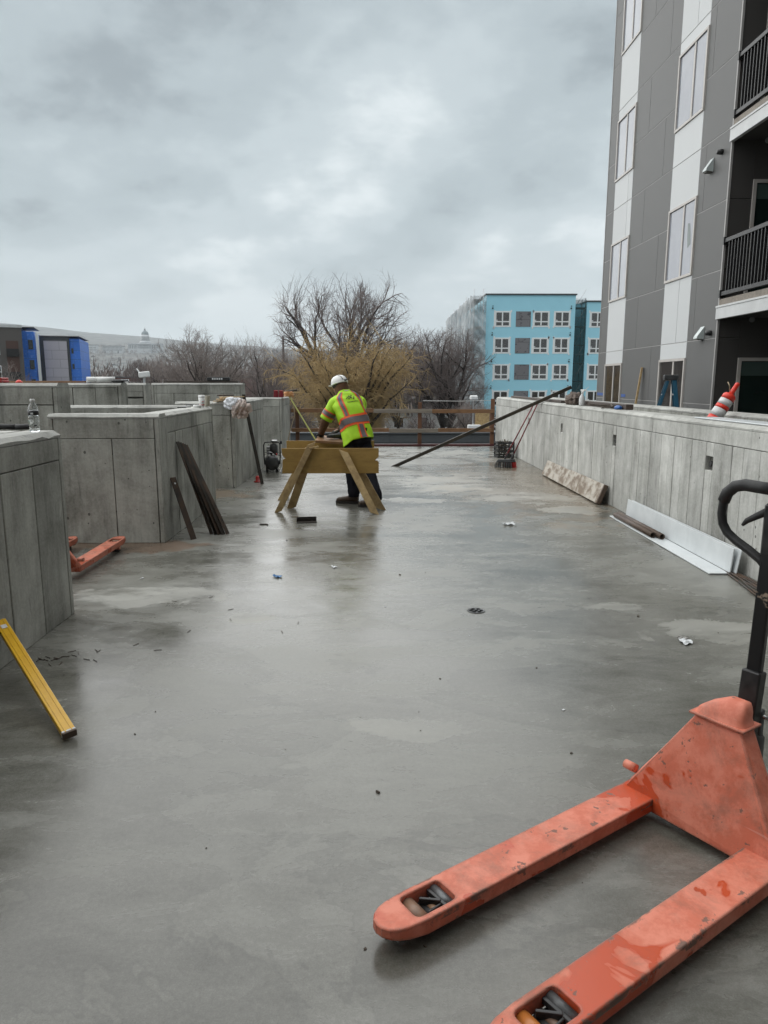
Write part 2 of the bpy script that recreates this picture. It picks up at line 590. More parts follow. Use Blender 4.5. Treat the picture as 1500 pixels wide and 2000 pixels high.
def printed_wrap(name, c, ink, sx=1.0, sz=1.0, amount=0.5):
    """building wrap: sheet seams and rows of small print"""
    m, t, p = new_mat(name)
    pos = wpos(t)
    br = N(t, 'ShaderNodeTexBrick')
    br.inputs['Color1'].default_value = (1, 1, 1, 1)
    br.inputs['Color2'].default_value = (0.9, 0.9, 0.9, 1)
    br.inputs['Mortar'].default_value = (0.55, 0.55, 0.55, 1)
    br.inputs['Scale'].default_value = 1.0
    br.inputs['Mortar Size'].default_value = 0.03
    br.inputs['Brick Width'].default_value = 2.4
    br.inputs['Row Height'].default_value = 1.2
    s = N(t, 'ShaderNodeSeparateXYZ')
    t.links.new(pos, s.inputs[0])
    cb = N(t, 'ShaderNodeCombineXYZ')
    t.links.new(math_n(t, 'ADD', s.outputs[0], s.outputs[1]), cb.inputs[0])
    t.links.new(s.outputs[2], cb.inputs[1])
    t.links.new(cb.outputs[0], br.inputs['Vector'])
    col = mix_n(t, 1.0, c, br.outputs['Color'], 'MULTIPLY')
    pr = ramp_n(t, noise_n(t, map_n(t, cb.outputs[0], scale=(3.2 * sx, 5 * sz, 1)), 1.0, 2, 0.5), [(0.60, 0.0), (0.64, amount)], 'LINEAR')
    col = mix_n(t, pr, col, ink)
    setc(t, p.inputs['Base Color'], col)
    p.inputs['Roughness'].default_value = 0.45
    return m


M = {}
M['deck'] = deck_material()
M['concrete'] = concrete('cast_concrete', (0.165, 0.164, 0.142), (0.46, 0.46, 0.42))
M['concrete_lit'] = concrete('cast_concrete_lit', (0.25, 0.25, 0.228), (0.58, 0.58, 0.55), 0.42)  # same concrete, with the right wall's stronger daylight put into the colour
M['concrete_cap'] = concrete('concrete_cap', (0.24, 0.24, 0.222), (0.47, 0.47, 0.44), 0.3)
M['groove'] = simple('concrete_joint', (0.17, 0.166, 0.148), (0.10, 0.098, 0.088), 14)
M['orange'] = orange_paint()
M['orange_fork'] = orange_paint(True)
M['orange_old'] = orange_paint(False, 0.3)
M['black_paint'] = simple('black_powder_coat', (0.012, 0.012, 0.013), (0.03, 0.03, 0.03), 14, 0.32, 0.5, bump=0.1)
M['black_chipped'] = simple('chipped_black_paint', (0.010, 0.010, 0.011), (0.26, 0.20, 0.15), 5.0, 0.3, 0.6, lo=0.645, hi=0.66)
M['rubber'] = simple('black_rubber', (0.015, 0.015, 0.016), (0.03, 0.03, 0.03), 20, 0.6)
M['steel_grey'] = simple('worn_grey_steel', (0.16, 0.165, 0.17), (0.07, 0.07, 0.07), 18, 0.38, 0.6, metal=0.7)
M['poly_brown'] = simple('brown_roller', (0.30, 0.17, 0.10), (0.16, 0.10, 0.07), 14, 0.45)
M['poly_amber'] = simple('amber_roller', (0.55, 0.19, 0.03), (0.36, 0.12, 0.03), 10, 0.35)
M['rust_steel'] = simple('rusty_dark_steel', (0.030, 0.024, 0.020), (0.085, 0.050, 0.030), 9, 0.42, 0.7, metal=0.25, bump=0.3, stretch=(1, 1, 1))
M['dark_steel'] = simple('dark_steel', (0.026, 0.022, 0.018), (0.045, 0.036, 0.028), 9, 0.38, 0.55, metal=0.3)
M['bar_olive'] = simple('oily_steel_angle', (0.062, 0.050, 0.034), (0.028, 0.024, 0.02), 7, 0.4, 0.55, metal=0.3)
M['white_steel'] = simple('white_primed_steel', (0.62, 0.65, 0.66), (0.55, 0.58, 0.59), 5, 0.3, 0.45, bump=0.03)
M['ply_yellow'] = plywood('yellow_form_plywood', (0.41, 0.255, 0.068), (0.30, 0.18, 0.048), (2, 2, 8), 1.6)
M['ply_raw'] = plywood('weathered_plywood', (0.46, 0.33, 0.16), (0.28, 0.18, 0.08), (1.2, 1.2, 1.2), 9)
M['lumber'] = plywood('brown_lumber', (0.27, 0.145, 0.07), (0.19, 0.10, 0.05), (1, 10, 10), 2.5)
M['lumber_post'] = plywood('reddish_lumber', (0.18, 0.082, 0.042), (0.12, 0.06, 0.034), (10, 10, 1), 2.5)
M['lumber_grey'] = plywood('grey_weathered_lumber', (0.26, 0.225, 0.185), (0.18, 0.155, 0.13), (1, 10, 10), 2.5)
M['lumber_pale'] = plywood('pale_lumber', (0.60, 0.45, 0.27), (0.48, 0.34, 0.19), (1, 10, 10), 2.5)
M['lumber_dark'] = plywood('wet_dark_lumber', (0.075, 0.055, 0.045), (0.045, 0.035, 0.03), (1, 8, 8), 2.5)
M['red_strip'] = simple('dark_red_steel', (0.10, 0.018, 0.018), (0.05, 0.012, 0.012), 4, 0.5)
M['yellow'] = simple('yellow_fibreglass', (0.74, 0.43, 0.012), (0.64, 0.35, 0.010), 12, 0.33, bump=0.05)
M['red_plastic'] = simple('red_plastic', (0.50, 0.022, 0.018), (0.36, 0.018, 0.015), 10, 0.35, bump=0.05)
M['maroon'] = simple('maroon_plastic', (0.20, 0.012, 0.02), (0.14, 0.01, 0.016), 10, 0.35, bump=0.05)
M['orange_red'] = simple('fluorescent_red_orange', (0.80, 0.045, 0.02), (0.66, 0.035, 0.02), 9, 0.4, bump=0.05)
M['refl_white'] = simple('reflective_white', (0.72, 0.72, 0.72), (0.5, 0.5, 0.5), 16, 0.4, bump=0.05)
M['white_plastic'] = simple('white_plastic', (0.78, 0.78, 0.77), (0.68, 0.68, 0.67), 8, 0.4, bump=0.03)
M['cream_paper'] = simple('cream_paper', (0.62, 0.59, 0.50), (0.52, 0.48, 0.40), 18, 0.6, bump=0.03)
M['white_cloth'] = simple('white_bag', (0.74, 0.76, 0.80), (0.62, 0.64, 0.68), 12, 0.45)
M['blue_plastic'] = simple('blue_plastic', (0.03, 0.13, 0.42), (0.02, 0.09, 0.3), 10, 0.35)
M['cyan_litter'] = simple('blue_litter', (0.06, 0.22, 0.48), (0.04, 0.14, 0.3), 30, 0.4)
M['paper'] = simple('white_paper', (0.72, 0.74, 0.75), (0.55, 0.57, 0.58), 30, 0.5)
M['paper_grey'] = simple('grey_wet_paper', (0.30, 0.29, 0.27), (0.20, 0.19, 0.18), 30, 0.5)
M['stone'] = simple('dirty_stone_plank', (0.46, 0.425, 0.37), (0.20, 0.155, 0.115), 7, 0.75, bump=0.6, bdist=0.005, lo=0.44, hi=0.60, detail=9, stretch=(1, 0.6, 1))
M['stone_edge'] = simple('brown_stone_edge', (0.12, 0.08, 0.055), (0.07, 0.05, 0.04), 8, 0.6)
M['pipe'] = simple('rusty_pipe', (0.10, 0.065, 0.045), (0.055, 0.04, 0.032), 12, 0.5, metal=0.3)
M['fabric_brown'] = simple('brown_sweater', (0.13, 0.062, 0.030), (0.085, 0.042, 0.022), 30, 0.9, bump=0.4)
M['scarf'] = simple('brown_grey_jacket', (0.16, 0.125, 0.105), (0.09, 0.07, 0.06), 16, 0.9, bump=0.5)
M['hivis'] = simple('hi_vis_yellow', (0.42, 0.72, 0.012), (0.34, 0.62, 0.010), 9, 0.65, bump=0.25, bdist=0.004)
M['hivis_orange'] = simple('hi_vis_orange', (0.86, 0.115, 0.018), (0.76, 0.09, 0.015), 9, 0.6)
M['hivis_grey'] = simple('reflective_grey_tape', (0.13, 0.115, 0.115), (0.105, 0.095, 0.10), 12, 0.45)
M['denim'] = simple('dark_trousers', (0.007, 0.0075, 0.011), (0.012, 0.0125, 0.018), 12, 0.85, bump=0.5, bdist=0.006, spec=0.15)
M['boot'] = simple('brown_leather_boot', (0.075, 0.047, 0.028), (0.045, 0.03, 0.02), 14, 0.6)
M['sole'] = simple('boot_sole', (0.025, 0.02, 0.017), (0.015, 0.013, 0.012), 14, 0.7)
M['glove'] = simple('black_glove', (0.016, 0.015, 0.015), (0.035, 0.032, 0.03), 20, 0.75)
M['skin'] = simple('skin', (0.34, 0.18, 0.115), (0.28, 0.14, 0.09), 14, 0.5)
M['helmet'] = simple('white_hard_hat', (0.80, 0.80, 0.78), (0.72, 0.72, 0.70), 6, 0.3, bump=0.02)
M['logo'] = simple('dark_print', (0.05, 0.055, 0.01), (0.04, 0.05, 0.01), 20, 0.7)
M['gunmetal'] = simple('compressor_housing', (0.03, 0.032, 0.034), (0.06, 0.06, 0.06), 12, 0.4)
M['chrome'] = simple('bright_metal', (0.5, 0.5, 0.5), (0.35, 0.35, 0.35), 10, 0.25, metal=0.9)
M['hose_yellow'] = simple('yellow_strap', (0.30, 0.30, 0.06), (0.20, 0.20, 0.05), 10, 0.6)
M['hose_orange'] = simple('orange_cord', (0.72, 0.36, 0.14), (0.6, 0.28, 0.1), 10, 0.5)
M['hose_tan'] = simple('tan_cord', (0.45, 0.36, 0.24), (0.36, 0.28, 0.18), 10, 0.6)
M['ladder_blue'] = simple('blue_fibreglass', (0.018, 0.10, 0.17), (0.014, 0.08, 0.135), 10, 0.4)
M['alu'] = simple('aluminium', (0.55, 0.56, 0.57), (0.45, 0.46, 0.47), 10, 0.35, metal=0.6)
M['brick_dark'] = simple('dark_scrap', (0.05, 0.038, 0.028), (0.11, 0.085, 0.06), 14, 0.6)
# buildings
M['clad_grey'] = facade_panel('grey_cladding', (0.112, 0.112, 0.110))
M['clad_white'] = facade_panel('pale_cladding', (0.56, 0.575, 0.58))
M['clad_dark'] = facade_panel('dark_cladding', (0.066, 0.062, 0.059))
M['reveal'] = simple('aluminium_reveal', (0.40, 0.39, 0.38), (0.34, 0.33, 0.32), 4, 0.45)
M['frame_cream'] = simple('almond_window_frame', (0.52, 0.49, 0.46), (0.46, 0.43, 0.40), 5, 0.45, bump=0.0)
M['fascia'] = simple('white_fascia', (0.60, 0.61, 0.61), (0.52, 0.53, 0.53), 3, 0.45, bump=0.02)
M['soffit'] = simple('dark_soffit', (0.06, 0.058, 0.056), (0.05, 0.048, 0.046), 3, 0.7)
M['rail_black'] = simple('black_railing', (0.014, 0.014, 0.015), (0.02, 0.02, 0.02), 8, 0.4, bump=0.0)
M['pane_sky_tone'] = simple('window_pane_with_sky_tone', (0.265, 0.28, 0.32), (0.215, 0.23, 0.27), 1.5, 0.08, bump=0.0, coat=0.15, spec=0.45)  # pale reflection of the overcast sky put into the pane colour
M['pane_dark'] = simple('dark_window_pane', (0.022, 0.021, 0.020), (0.045, 0.042, 0.04), 2.5, 0.04, bump=0.0, spec=0.8, coat=0.6)
M['pane_green'] = simple('green_tinted_door_pane', (0.008, 0.018, 0.016), (0.014, 0.024, 0.020), 1.2, 0.05, bump=0.0, spec=0.5)
M['pane_film'] = simple('pale_green_film', (0.07, 0.105, 0.095), (0.06, 0.09, 0.08), 2, 0.2, bump=0.0)
M['galv'] = simple('galvanised_vent', (0.50, 0.55, 0.54), (0.42, 0.46, 0.46), 8, 0.35, metal=0.2, bump=0.0)
M['tape_blue'] = simple('blue_masking_tape', (0.05, 0.11, 0.33), (0.04, 0.09, 0.28), 8, 0.6)
M['sheath_blue'] = simple('light_blue_sheathing', (0.38, 0.74, 0.88), (0.36, 0.71, 0.85), 0.5, 0.5, bump=0.0)
M['flash_white'] = simple('white_flashing_tape', (0.85, 0.87, 0.87), (0.8, 0.82, 0.82), 3, 0.5, bump=0.0)
M['board_grey'] = printed_wrap('grey_printed_board', (0.20, 0.195, 0.205), (0.05, 0.05, 0.055), 0.7, 0.7, 0.8)
M['roof_dark'] = simple('dark_parapet', (0.05, 0.055, 0.06), (0.07, 0.075, 0.08), 2, 0.5)
M['wrap_blue'] = printed_wrap('deep_blue_wrap', (0.045, 0.20, 0.72), (0.22, 0.42, 0.82), 0.8, 0.8, 0.35)
M['wrap_pale'] = printed_wrap('pale_lilac_panel', (0.48, 0.455, 0.50), (0.50, 0.475, 0.52), 1, 1, 0.2)
M['bld_taupe'] = facade_panel('taupe_render', (0.105, 0.095, 0.088))
M['bld_brown'] = facade_panel('brown_recess', (0.085, 0.045, 0.035))
M['brick_red'] = facade_panel('red_brick', (0.13, 0.05, 0.042))
M['white_wall'] = facade_panel('white_render', (0.60, 0.60, 0.58))
M['granite'] = facade_panel('pale_granite', (0.46, 0.47, 0.48))
M['copper'] = facade_panel('weathered_dome', (0.13, 0.165, 0.18))
M['roof_membrane'] = simple('grey_roof_membrane', (0.085, 0.094, 0.104), (0.072, 0.080, 0.089), 0.6, 0.6, 0.7, bump=0.0)
# nature
M['bark'] = simple('grey_bark', (0.075, 0.062, 0.055), (0.045, 0.037, 0.033), 5, 0.9, bump=0.5)
M['bark_dark'] = simple('dark_bark', (0.050, 0.041, 0.037), (0.03, 0.025, 0.023), 5, 0.9, bump=0.5)
M['twig'] = simple('winter_twigs', (0.30, 0.255, 0.235), (0.20, 0.165, 0.15), 0.6, 0.9, bump=0.0, vary=0.15)
M['twig_dark'] = simple('dark_winter_twigs', (0.20, 0.165, 0.155), (0.13, 0.105, 0.10), 0.6, 0.9, bump=0.0, vary=0.15)
M['twig_yellow'] = simple('yellow_willow_twigs', (0.47, 0.335, 0.155), (0.30, 0.215, 0.105), 0.7, 0.85, bump=0.0)
M['ground'] = simple('winter_ground', (0.085, 0.075, 0.06), (0.05, 0.045, 0.038), 0.05, 0.95, bump=0.0)
M['hill'] = simple('winter_hillside', (0.030, 0.034, 0.034), (0.15, 0.145, 0.135), 0.016, 0.95, bump=0.0, detail=8)
M['far_wood'] = simple('far_bare_wood', (0.21, 0.165, 0.15), (0.13, 0.105, 0.10), 0.02, 0.95, bump=0.0)
M['evergreen'] = simple('far_evergreen', (0.028, 0.04, 0.032), (0.02, 0.03, 0.024), 0.05, 0.9, bump=0.0)
M['hill_roof'] = simple('grey_shingle_roof', (0.11, 0.105, 0.10), (0.08, 0.075, 0.07), 0.2, 0.8, bump=0.0)


def clear_plastic():
    m, t, p = new_mat('clear_bottle_plastic')
    p.inputs['Base Color'].default_value = (0.92, 0.95, 0.96, 1)
    p.inputs['Roughness'].default_value = 0.04
    p.inputs['IOR'].default_value = 1.28
    p.inputs['Transmission Weight'].default_value = 0.93
    return m


def scaffold_sheet():
    """dusty translucent plastic sheeting"""
    m, t, p = new_mat('scaffold_plastic_sheet')
    pos = opos(t)
    n = noise_n(t, map_n(t, pos, scale=(1, 1, 0.35)), 0.8, 6, 0.65, 0.5)
    col = mix_n(t, ramp_n(t, n, [(0.35, 0.0), (0.65, 1.0)]), (0.34, 0.36, 0.37), (0.52, 0.54, 0.55))
    setc(t, p.inputs['Base Color'], col)
    p.inputs['Roughness'].default_value = 0.28
    p.inputs['Transmission Weight'].default_value = 0.0
    tr = N(t, 'ShaderNodeBsdfTransparent')
    mx = N(t, 'ShaderNodeMixShader')
    setc(t, mx.inputs[0], ramp_n(t, n, [(0.3, 0.42), (0.7, 0.80)]))
    t.links.new(tr.outputs[0], mx.inputs[1])
    t.links.new(p.outputs[0], mx.inputs[2])
    out = [x for x in t.nodes if x.type == 'OUTPUT_MATERIAL'][0]
    t.links.new(mx.outputs[0], out.inputs['Surface'])
    return m


def net_mat():
    m, t, p = new_mat('dark_teal_debris_net')
    p.inputs['Base Color'].default_value = (0.03, 0.085, 0.09, 1)
    p.inputs['Roughness'].default_value = 0.8
    tr = N(t, 'ShaderNodeBsdfTransparent')
    mx = N(t, 'ShaderNodeMixShader')
    mx.inputs[0].default_value = 0.6
    t.links.new(tr.outputs[0], mx.inputs[1])
    t.links.new(p.outputs[0], mx.inputs[2])
    out = [x for x in t.nodes if x.type == 'OUTPUT_MATERIAL'][0]
    t.links.new(mx.outputs[0], out.inputs['Surface'])
    return m


def clear_bag():
    m, t, p = new_mat('thin_clear_bag')
    p.inputs['Base Color'].default_value = (0.62, 0.50, 0.44, 1)
    p.inputs['Roughness'].default_value = 0.15
    tr = N(t, 'ShaderNodeBsdfTransparent')
    mx = N(t, 'ShaderNodeMixShader')
    mx.inputs[0].default_value = 0.5
    t.links.new(tr.outputs[0], mx.inputs[1])
    t.links.new(p.outputs[0], mx.inputs[2])
    out = [x for x in t.nodes if x.type == 'OUTPUT_MATERIAL'][0]
    t.links.new(mx.outputs[0], out.inputs['Surface'])
    return m


M['clear'] = clear_plastic()
M['sheet'] = scaffold_sheet()
M['net'] = net_mat()
M['bag'] = clear_bag()

# ------------------------------------------------------------------ ground, deck, podium
GZ = -5.5


def sheet(name, mat, x0, x1, y0, y1, z, kind='structure'):
    o = MB().add([(x0, y0, z), (x1, y0, z), (x1, y1, z), (x0, y1, z)], [(0, 1, 2, 3)]).build(name, mat, fix=False)
    o['kind'] = kind
    return o


sheet('ground', M['ground'], -9000, 9000, -3000, 9000, GZ)
o = MB().box(-14, 16, -12, 18.45, -0.3, 0.0).build('deck', M['deck'], fix=False)
tag(o, 'wet grey concrete roof deck with puddles and pale stains', kind='structure')
o = MB().box(-13.9, 15.9, -11.9, 18.35, GZ, -0.302).build('podium', M['concrete'], fix=False)
tag(o, kind='structure')

# hillside: terrain that climbs behind the town, higher to the left
rng = np.random.default_rng(3)


def fbm2(x, y, seed=0, octs=5):
    r = np.random.default_rng(seed)
    out = 0.0
    amp, fr = 1.0, 1.0
    for _ in range(octs):
        for _k in range(3):
            a = r.uniform(0, 2 * math.pi)
            ph = r.uniform(0, 2 * math.pi)
            out = out + amp * np.sin((x * math.cos(a) + y * math.sin(a)) * fr + ph) / 3
        amp *= 0.5
        fr *= 2.05
    return out


def hill_z(x, y):
    s = np.clip((y - 1500) / 1500.0, 0, 1)
    base = 130 * s * s * (3 - 2 * s)
    left = np.clip((-x - 900) / 2200.0, -0.6, 1.2)
    s2 = np.clip((y - 3000) / 1900.0, 0, 1)
    ridge = s2 * (130 + 190 * left)
    b = 12 * fbm2(x / 420.0, y / 420.0, 5)
    return GZ + 0.6 + base + ridge + b * np.clip((y - 1500) / 900, 0, 1)


hx = np.linspace(-5200, 3200, 150)
hy = np.linspace(1400, 6200, 90)
HX, HY = np.meshgrid(hx, hy)
HZ = hill_z(HX, HY)
vs = np.stack([HX, HY, HZ], -1).reshape(-1, 3)
nx_, ny_ = len(hx), len(hy)
fs = [(j * nx_ + i, j * nx_ + i + 1, (j + 1) * nx_ + i + 1, (j + 1) * nx_ + i) for j in range(ny_ - 1) for i in range(nx_ - 1)]
mb = MB(); mb.v = [tuple(p) for p in vs]; mb.f = fs; mb.s = [True] * len(fs)
tag(mb.build('hillside', M['hill'], fix=False), kind='structure')


# ------------------------------------------------------------------ cast walls
def cast_wall(p0, p1, top, thick, label, mat='concrete', seed=1, header=0.16, wmin=0.28, wmax=0.5, holes=(),
              z0=0.0, name='concrete_wall', ends=True, slot=None, cap_mat='concrete_cap'):
    """a board-marked cast wall; its face lies on the right-hand side of p0 > p1"""
    rs = random.Random(seed)
    d = Vector((p1[0] - p0[0], p1[1] - p0[1], 0))
    L = d.length
    w = empty(name, (p0[0], p0[1], z0), math.atan2(d.y, d.x), label, 'wall')
    H_ = top - z0
    ct = 0.045
    cap_b = H_ - ct
    m = M[mat]
    bx('core', M['groove'], w, 0.03, L - 0.03, 0.05, thick - 0.002, 0, cap_b - 0.004)
    e = 0.0
    if ends:
        e = 0.05
        for x0, x1 in ((0, 0.045), (L - 0.045, L)):
            bx('end_panel', m, w, x0, x1, 0.0, thick, 0, cap_b - 0.003, 0.004)
    zh = cap_b - header
    # header strip
    x = e
    while x < L - e - 0.01:
        ln = rs.uniform(1.1, 2.3)
        x1 = x + ln
        if L - e - x1 < 0.5:
            x1 = L - e
        pr = rs.uniform(-0.002, 0.003)
        bx('header_panel', m, w, x + 0.002, x1 - 0.002, pr, 0.06, zh + 0.003, cap_b - 0.003, 0.004)
        x = x1
    # upright boards
    cuts = [e]
    for hx0, hz0, hw, hh in holes:
        cuts += [hx0 - hw / 2, hx0 + hw / 2]
    cuts.append(L - e)
    cuts = sorted(cuts)
    allc = []
    for a, b in zip(cuts[:-1], cuts[1:]):
        allc.append(a)
        x = a
        while True:
            x += rs.uniform(wmin, wmax)
            if b - x < wmin * 0.6:
                break
            allc.append(x)
    allc.append(L - e)
    for a, b in zip(allc[:-1], allc[1:]):
        pr = rs.uniform(-0.003, 0.004)
        spans = [(0.0, zh)]
        for hx0, hz0, hw, hh in holes:
            if a > hx0 - hw / 2 - 0.01 and b < hx0 + hw / 2 + 0.01:
                spans = [(0.0, hz0 - hh / 2), (hz0 + hh / 2, zh)]
        if slot:
            spans = [(0.0, slot[0]), (slot[1], zh)]
        for s0, s1 in spans:
            bx('board_panel', m, w, a + 0.0038, b - 0.0038, pr, 0.06, s0, s1 - 0.003, 0.004)
    # cap with a chipped chamfer
    n = max(4, int(L / 0.09))
    c = MB()
    vs, fs = [], []
    for i in range(n + 1):
        x = L * i / n
        j = rs.uniform(-0.003, 0.003)
        k = rs.uniform(-0.002, 0.003) + (rs.uniform(0.004, 0.012) if rs.random() < 0.06 else 0)
        ch = 0.028 + j
        for y, z in ((0.0, cap_b), (-0.001, H_ - ch - k), (ch + 0.012, H_), (thick - 0.03, H_), (thick, H_ - 0.03), (thick, cap_b)):
            vs.append((x, y, z))
    for i in range(n):
        for q in range(5):
            fs.append((i * 6 + q, i * 6 + q + 1, (i + 1) * 6 + q + 1, (i + 1) * 6 + q))
    fs.append(tuple(range(6)))
    fs.append(tuple(n * 6 + q for q in reversed(range(6))))
    c.add(vs, fs)
    c.build('cap', M[cap_mat], w)
    return w


XL = -2.11
# left-hand planters
cast_wall((XL, 0.6), (XL, 4.86), 1.285, 0.25, 'nearest left concrete planter wall with a water bottle standing on it', seed=11, wmin=0.35, wmax=0.75, header=0.15)
cast_wall((-7.5, 4.61), (XL - 0.252, 4.61), 1.285, 0.25, 'end wall of the nearest left planter, running left behind the water bottle', seed=12)
cast_wall((-3.2, 7.1), (XL, 7.1), 1.30, 0.25, 'dark concrete planter wall facing the camera behind the left pallet jack', seed=13, wmin=0.45, wmax=0.62, header=0.2)
cast_wall((XL, 7.353), (XL, 9.5), 1.30, 0.25, 'left planter wall along the deck with the steel bars leaning on it', seed=14, wmin=0.22, wmax=0.42)
cast_wall((-4.2, 9.75), (XL - 0.252, 9.75), 1.30, 0.25, 'low inner wall closing the far side of the planter with coffee cups', seed=15)
cast_wall((-3.0, 10.95), (XL, 10.95), 1.32, 0.25, 'concrete wall facing the camera under the hanging clear bag', seed=16, wmin=0.4, wmax=0.6)
cast_wall((XL, 11.203), (XL, 13.9), 1.32, 0.25, 'left planter wall behind the single long leaning bar', seed=17, wmin=0.22, wmax=0.42)
cast_wall((-4.2, 16.7), (XL, 16.7), 1.27, 0.25, 'farthest left concrete wall facing the camera behind the compressor', seed=18, wmin=0.4, wmax=0.6)
cast_wall((XL, 16.953), (XL, 18.35), 1.27, 0.25, 'farthest left planter wall next to the timber guardrail', seed=19, wmin=0.2, wmax=0.34)
# taller walls behind them
cast_wall((-9.5, 7.42), (-3.22, 7.42), 1.6, 0.3, 'tall stained concrete wall with a dark ledge groove at far left', seed=21, wmin=1.4, wmax=2.4, header=0.17, slot=(1.375, 1.395), mat='concrete')
cast_wall((-6.2, 11.4), (-3.95, 11.4), 1.6, 0.3, 'tall concrete wall under the white rolls', seed=22, wmin=0.3, wmax=0.75, header=0.03)
cast_wall((-5.2, 12.8), (-4.0, 12.8), 1.6, 0.3, 'recessed concrete wall with a horizontal slot left of the black case', seed=23, wmin=0.5, wmax=0.9, slot=(1.33, 1.36), header=0.10)
cast_wall((-4.45, 14.6), (-2.62, 14.6), 1.6, 0.3, 'tall concrete wall under the dark plank and black case', seed=24, wmin=0.35, wmax=0.6)
# right-hand planter
holes = [(18.3 - 14.4, 0.84, 0.10, 0.12), (18.3 - 11.88, 0.865, 0.12, 0.14), (18.3 - 9.25, 0.865, 0.12, 0.14), (18.3 - 6.6, 0.86, 0.15, 0.13)]
RW = cast_wall((3.15, 18.3), (3.15, 1.2), 1.25, 0.3, 'long brightly lit concrete wall along the right side of the deck', mat='concrete_lit', seed=31, wmin=0.17, wmax=0.42, holes=holes, header=0.15)
for hx0, hz0, hw, hh in holes:
    MB().tube([(hx0 - 0.01, 0.055, hz0 - 0.01), (hx0 - 0.01, 0.015, hz0 - 0.01)], 0.028, 10).build('conduit_stub', M['black_paint'], RW)
cast_wall((4.2, 18.3), (4.2, 1.2), 1.255, 0.25, 'second concrete wall behind the right one, in front of the apartment building', mat='concrete', seed=32, wmin=0.4, wmax=0.7, cap_mat='concrete_cap')
cast_wall((3.46, 18.05), (4.19, 18.05), 1.24, 0.25, 'short end wall closing the right planter at the guardrail', seed=33)
o = MB().box(3.47, 4.18, 1.0, 18.04, 0.004, 0.55).build('planter_soil', M['ground'], fix=False)
tag(o, kind='structure')

# ------------------------------------------------------------------ grey apartment building on the right
FX = 6.2
apt = empty('apartment_building', (FX, 13.1, 0), 0, 'grey and white panelled apartment building with black balconies at right', 'building')
ZJ = [0.0, 1.21, 2.40, 3.58, 4.76, 5.94, 7.11, 8.28, 9.46, 10.64, 11.82, 13.0, 14.2, 15.4]
G = 0.007   # half joint


def panel(mat, y0, y1, z0, z1, proud=0.0):
    bx('cladding_panel', M[mat], apt, -proud, 0.028, y0 + G - 13.1, y1 - G - 13.1, z0 + G, z1 - G, 0.002)


bx('sheathing_core', M['reveal'], apt, 0.005, 7.0, 0.02, 6.73, 0.0, 15.4)
cols = [(17.95, 19.23), (14.30, 15.60)]
WIN = [(0.02, 2.085), (3.66, 5.11), (6.61, 8.05), (9.55, 11.0), (12.5, 13.95)]
for i, (a, b) in enumerate(zip(ZJ[:-1], ZJ[1:])):
    panel('clad_grey', 19.23, 19.85, a, b)
    ym = 16.13 if i % 2 else 17.11
    panel('clad_grey', 15.60, ym, a, b)
    panel('clad_grey', ym, 17.95, a, b)
    if i % 2:
        panel('clad_grey', 13.1, 14.30, a, b)
    else:
        panel('clad_grey', 13.1, 14.06, a, b)
        panel('clad_grey', 14.06, 14.30, a, b)
for ci, (y0, y1) in enumerate(cols):
    edges = []
    prev = None
    for k, (w0, w1) in enumerate(WIN):
        nxt = WIN[k + 1][0] if k + 1 < len(WIN) else 15.4
        zz = [w1] + [z for z in ZJ if w1 + 0.12 < z < nxt - 0.12] + [nxt]
        for a, b in zip(zz[:-1], zz[1:]):
            if b - a > 0.6 and (k + ci) % 2 == 1:
                ys = y0 + (0.55 if ci else 0.3)
                panel('clad_white', y0, ys, a, b, 0.004)
                panel('clad_white', ys, y1, a, b, 0.004)
            else:
                panel('clad_white', y0, y1, a, b, 0.004)

wn = 0


def apt_window(y0, y1, z0, z1, pane_mat, split=0.46, film=False):
    w = MB()
    t_ = 0.05
    Y0, Y1 = y0 - 13.1 + 0.004, y1 - 13.1 - 0.004
    for a, b, c, d in ((Y0, Y1, z0, z0 + t_), (Y0, Y1, z1 - t_, z1), (Y0, Y0 + t_, z0 + t_, z1 - t_), (Y1 - t_, Y1, z0 + t_, z1 - t_)):
        w.box(-0.028, 0.015, a, b, c, d)
    fr = w.build('window', M['frame_cream'], apt, 0.003, 1)
    ym = Y0 + (Y1 - Y0) * split
    MB().box(-0.02, 0.012, ym - 0.028, ym + 0.028, z0 + t_, z1 - t_).build('mullion', M['frame_cream'], fr, fix=False)
    bx('pane', M[pane_mat], fr, -0.004, 0.010, Y0 + t_, ym - 0.028, z0 + t_, z1 - t_)
    bx('pane', M[pane_mat], fr, 0.000, 0.012, ym + 0.028, Y1 - t_, z0 + t_, z1 - t_)
    bx('sash', M['frame_cream'], fr, -0.010, 0.011, ym + 0.028, ym + 0.055, z0 + t_, z1 - t_)
    if film:
        MB().add([(-0.006, Y0 + 0.30, z0 + 0.55), (-0.006, Y0 + 0.16, z0 + 0.60), (-0.006, Y0 + 0.20, z0 + 0.82), (-0.006, Y0 + 0.24, z0 + 1.0),
                  (-0.006, Y0 + 0.34, z0 + 1.02), (-0.006, Y0 + 0.33, z0 + 0.75)], [(0, 1, 2, 3, 4, 5)]).build('paper_sticker', M['pane_film'], fr, fix=False)
    return fr


for ci, (y0, y1) in enumerate(cols):
    for k, (z0, z1) in enumerate(WIN):
        apt_window(y0, y1, z0, z1, 'pane_dark' if k == 0 else 'pane_sky_tone', 0.46 if ci == 0 else 0.42, film=(ci == 1 and k == 1))
# corner trims
bx('corner_trim', M['reveal'], apt, -0.012, 0.03, -0.03, 0.006, 0.0, 15.4, 0.003)
bx('corner_trim', M['reveal'], apt, -0.008, 0.03, 6.745, 6.765, 0.0, 15.4)
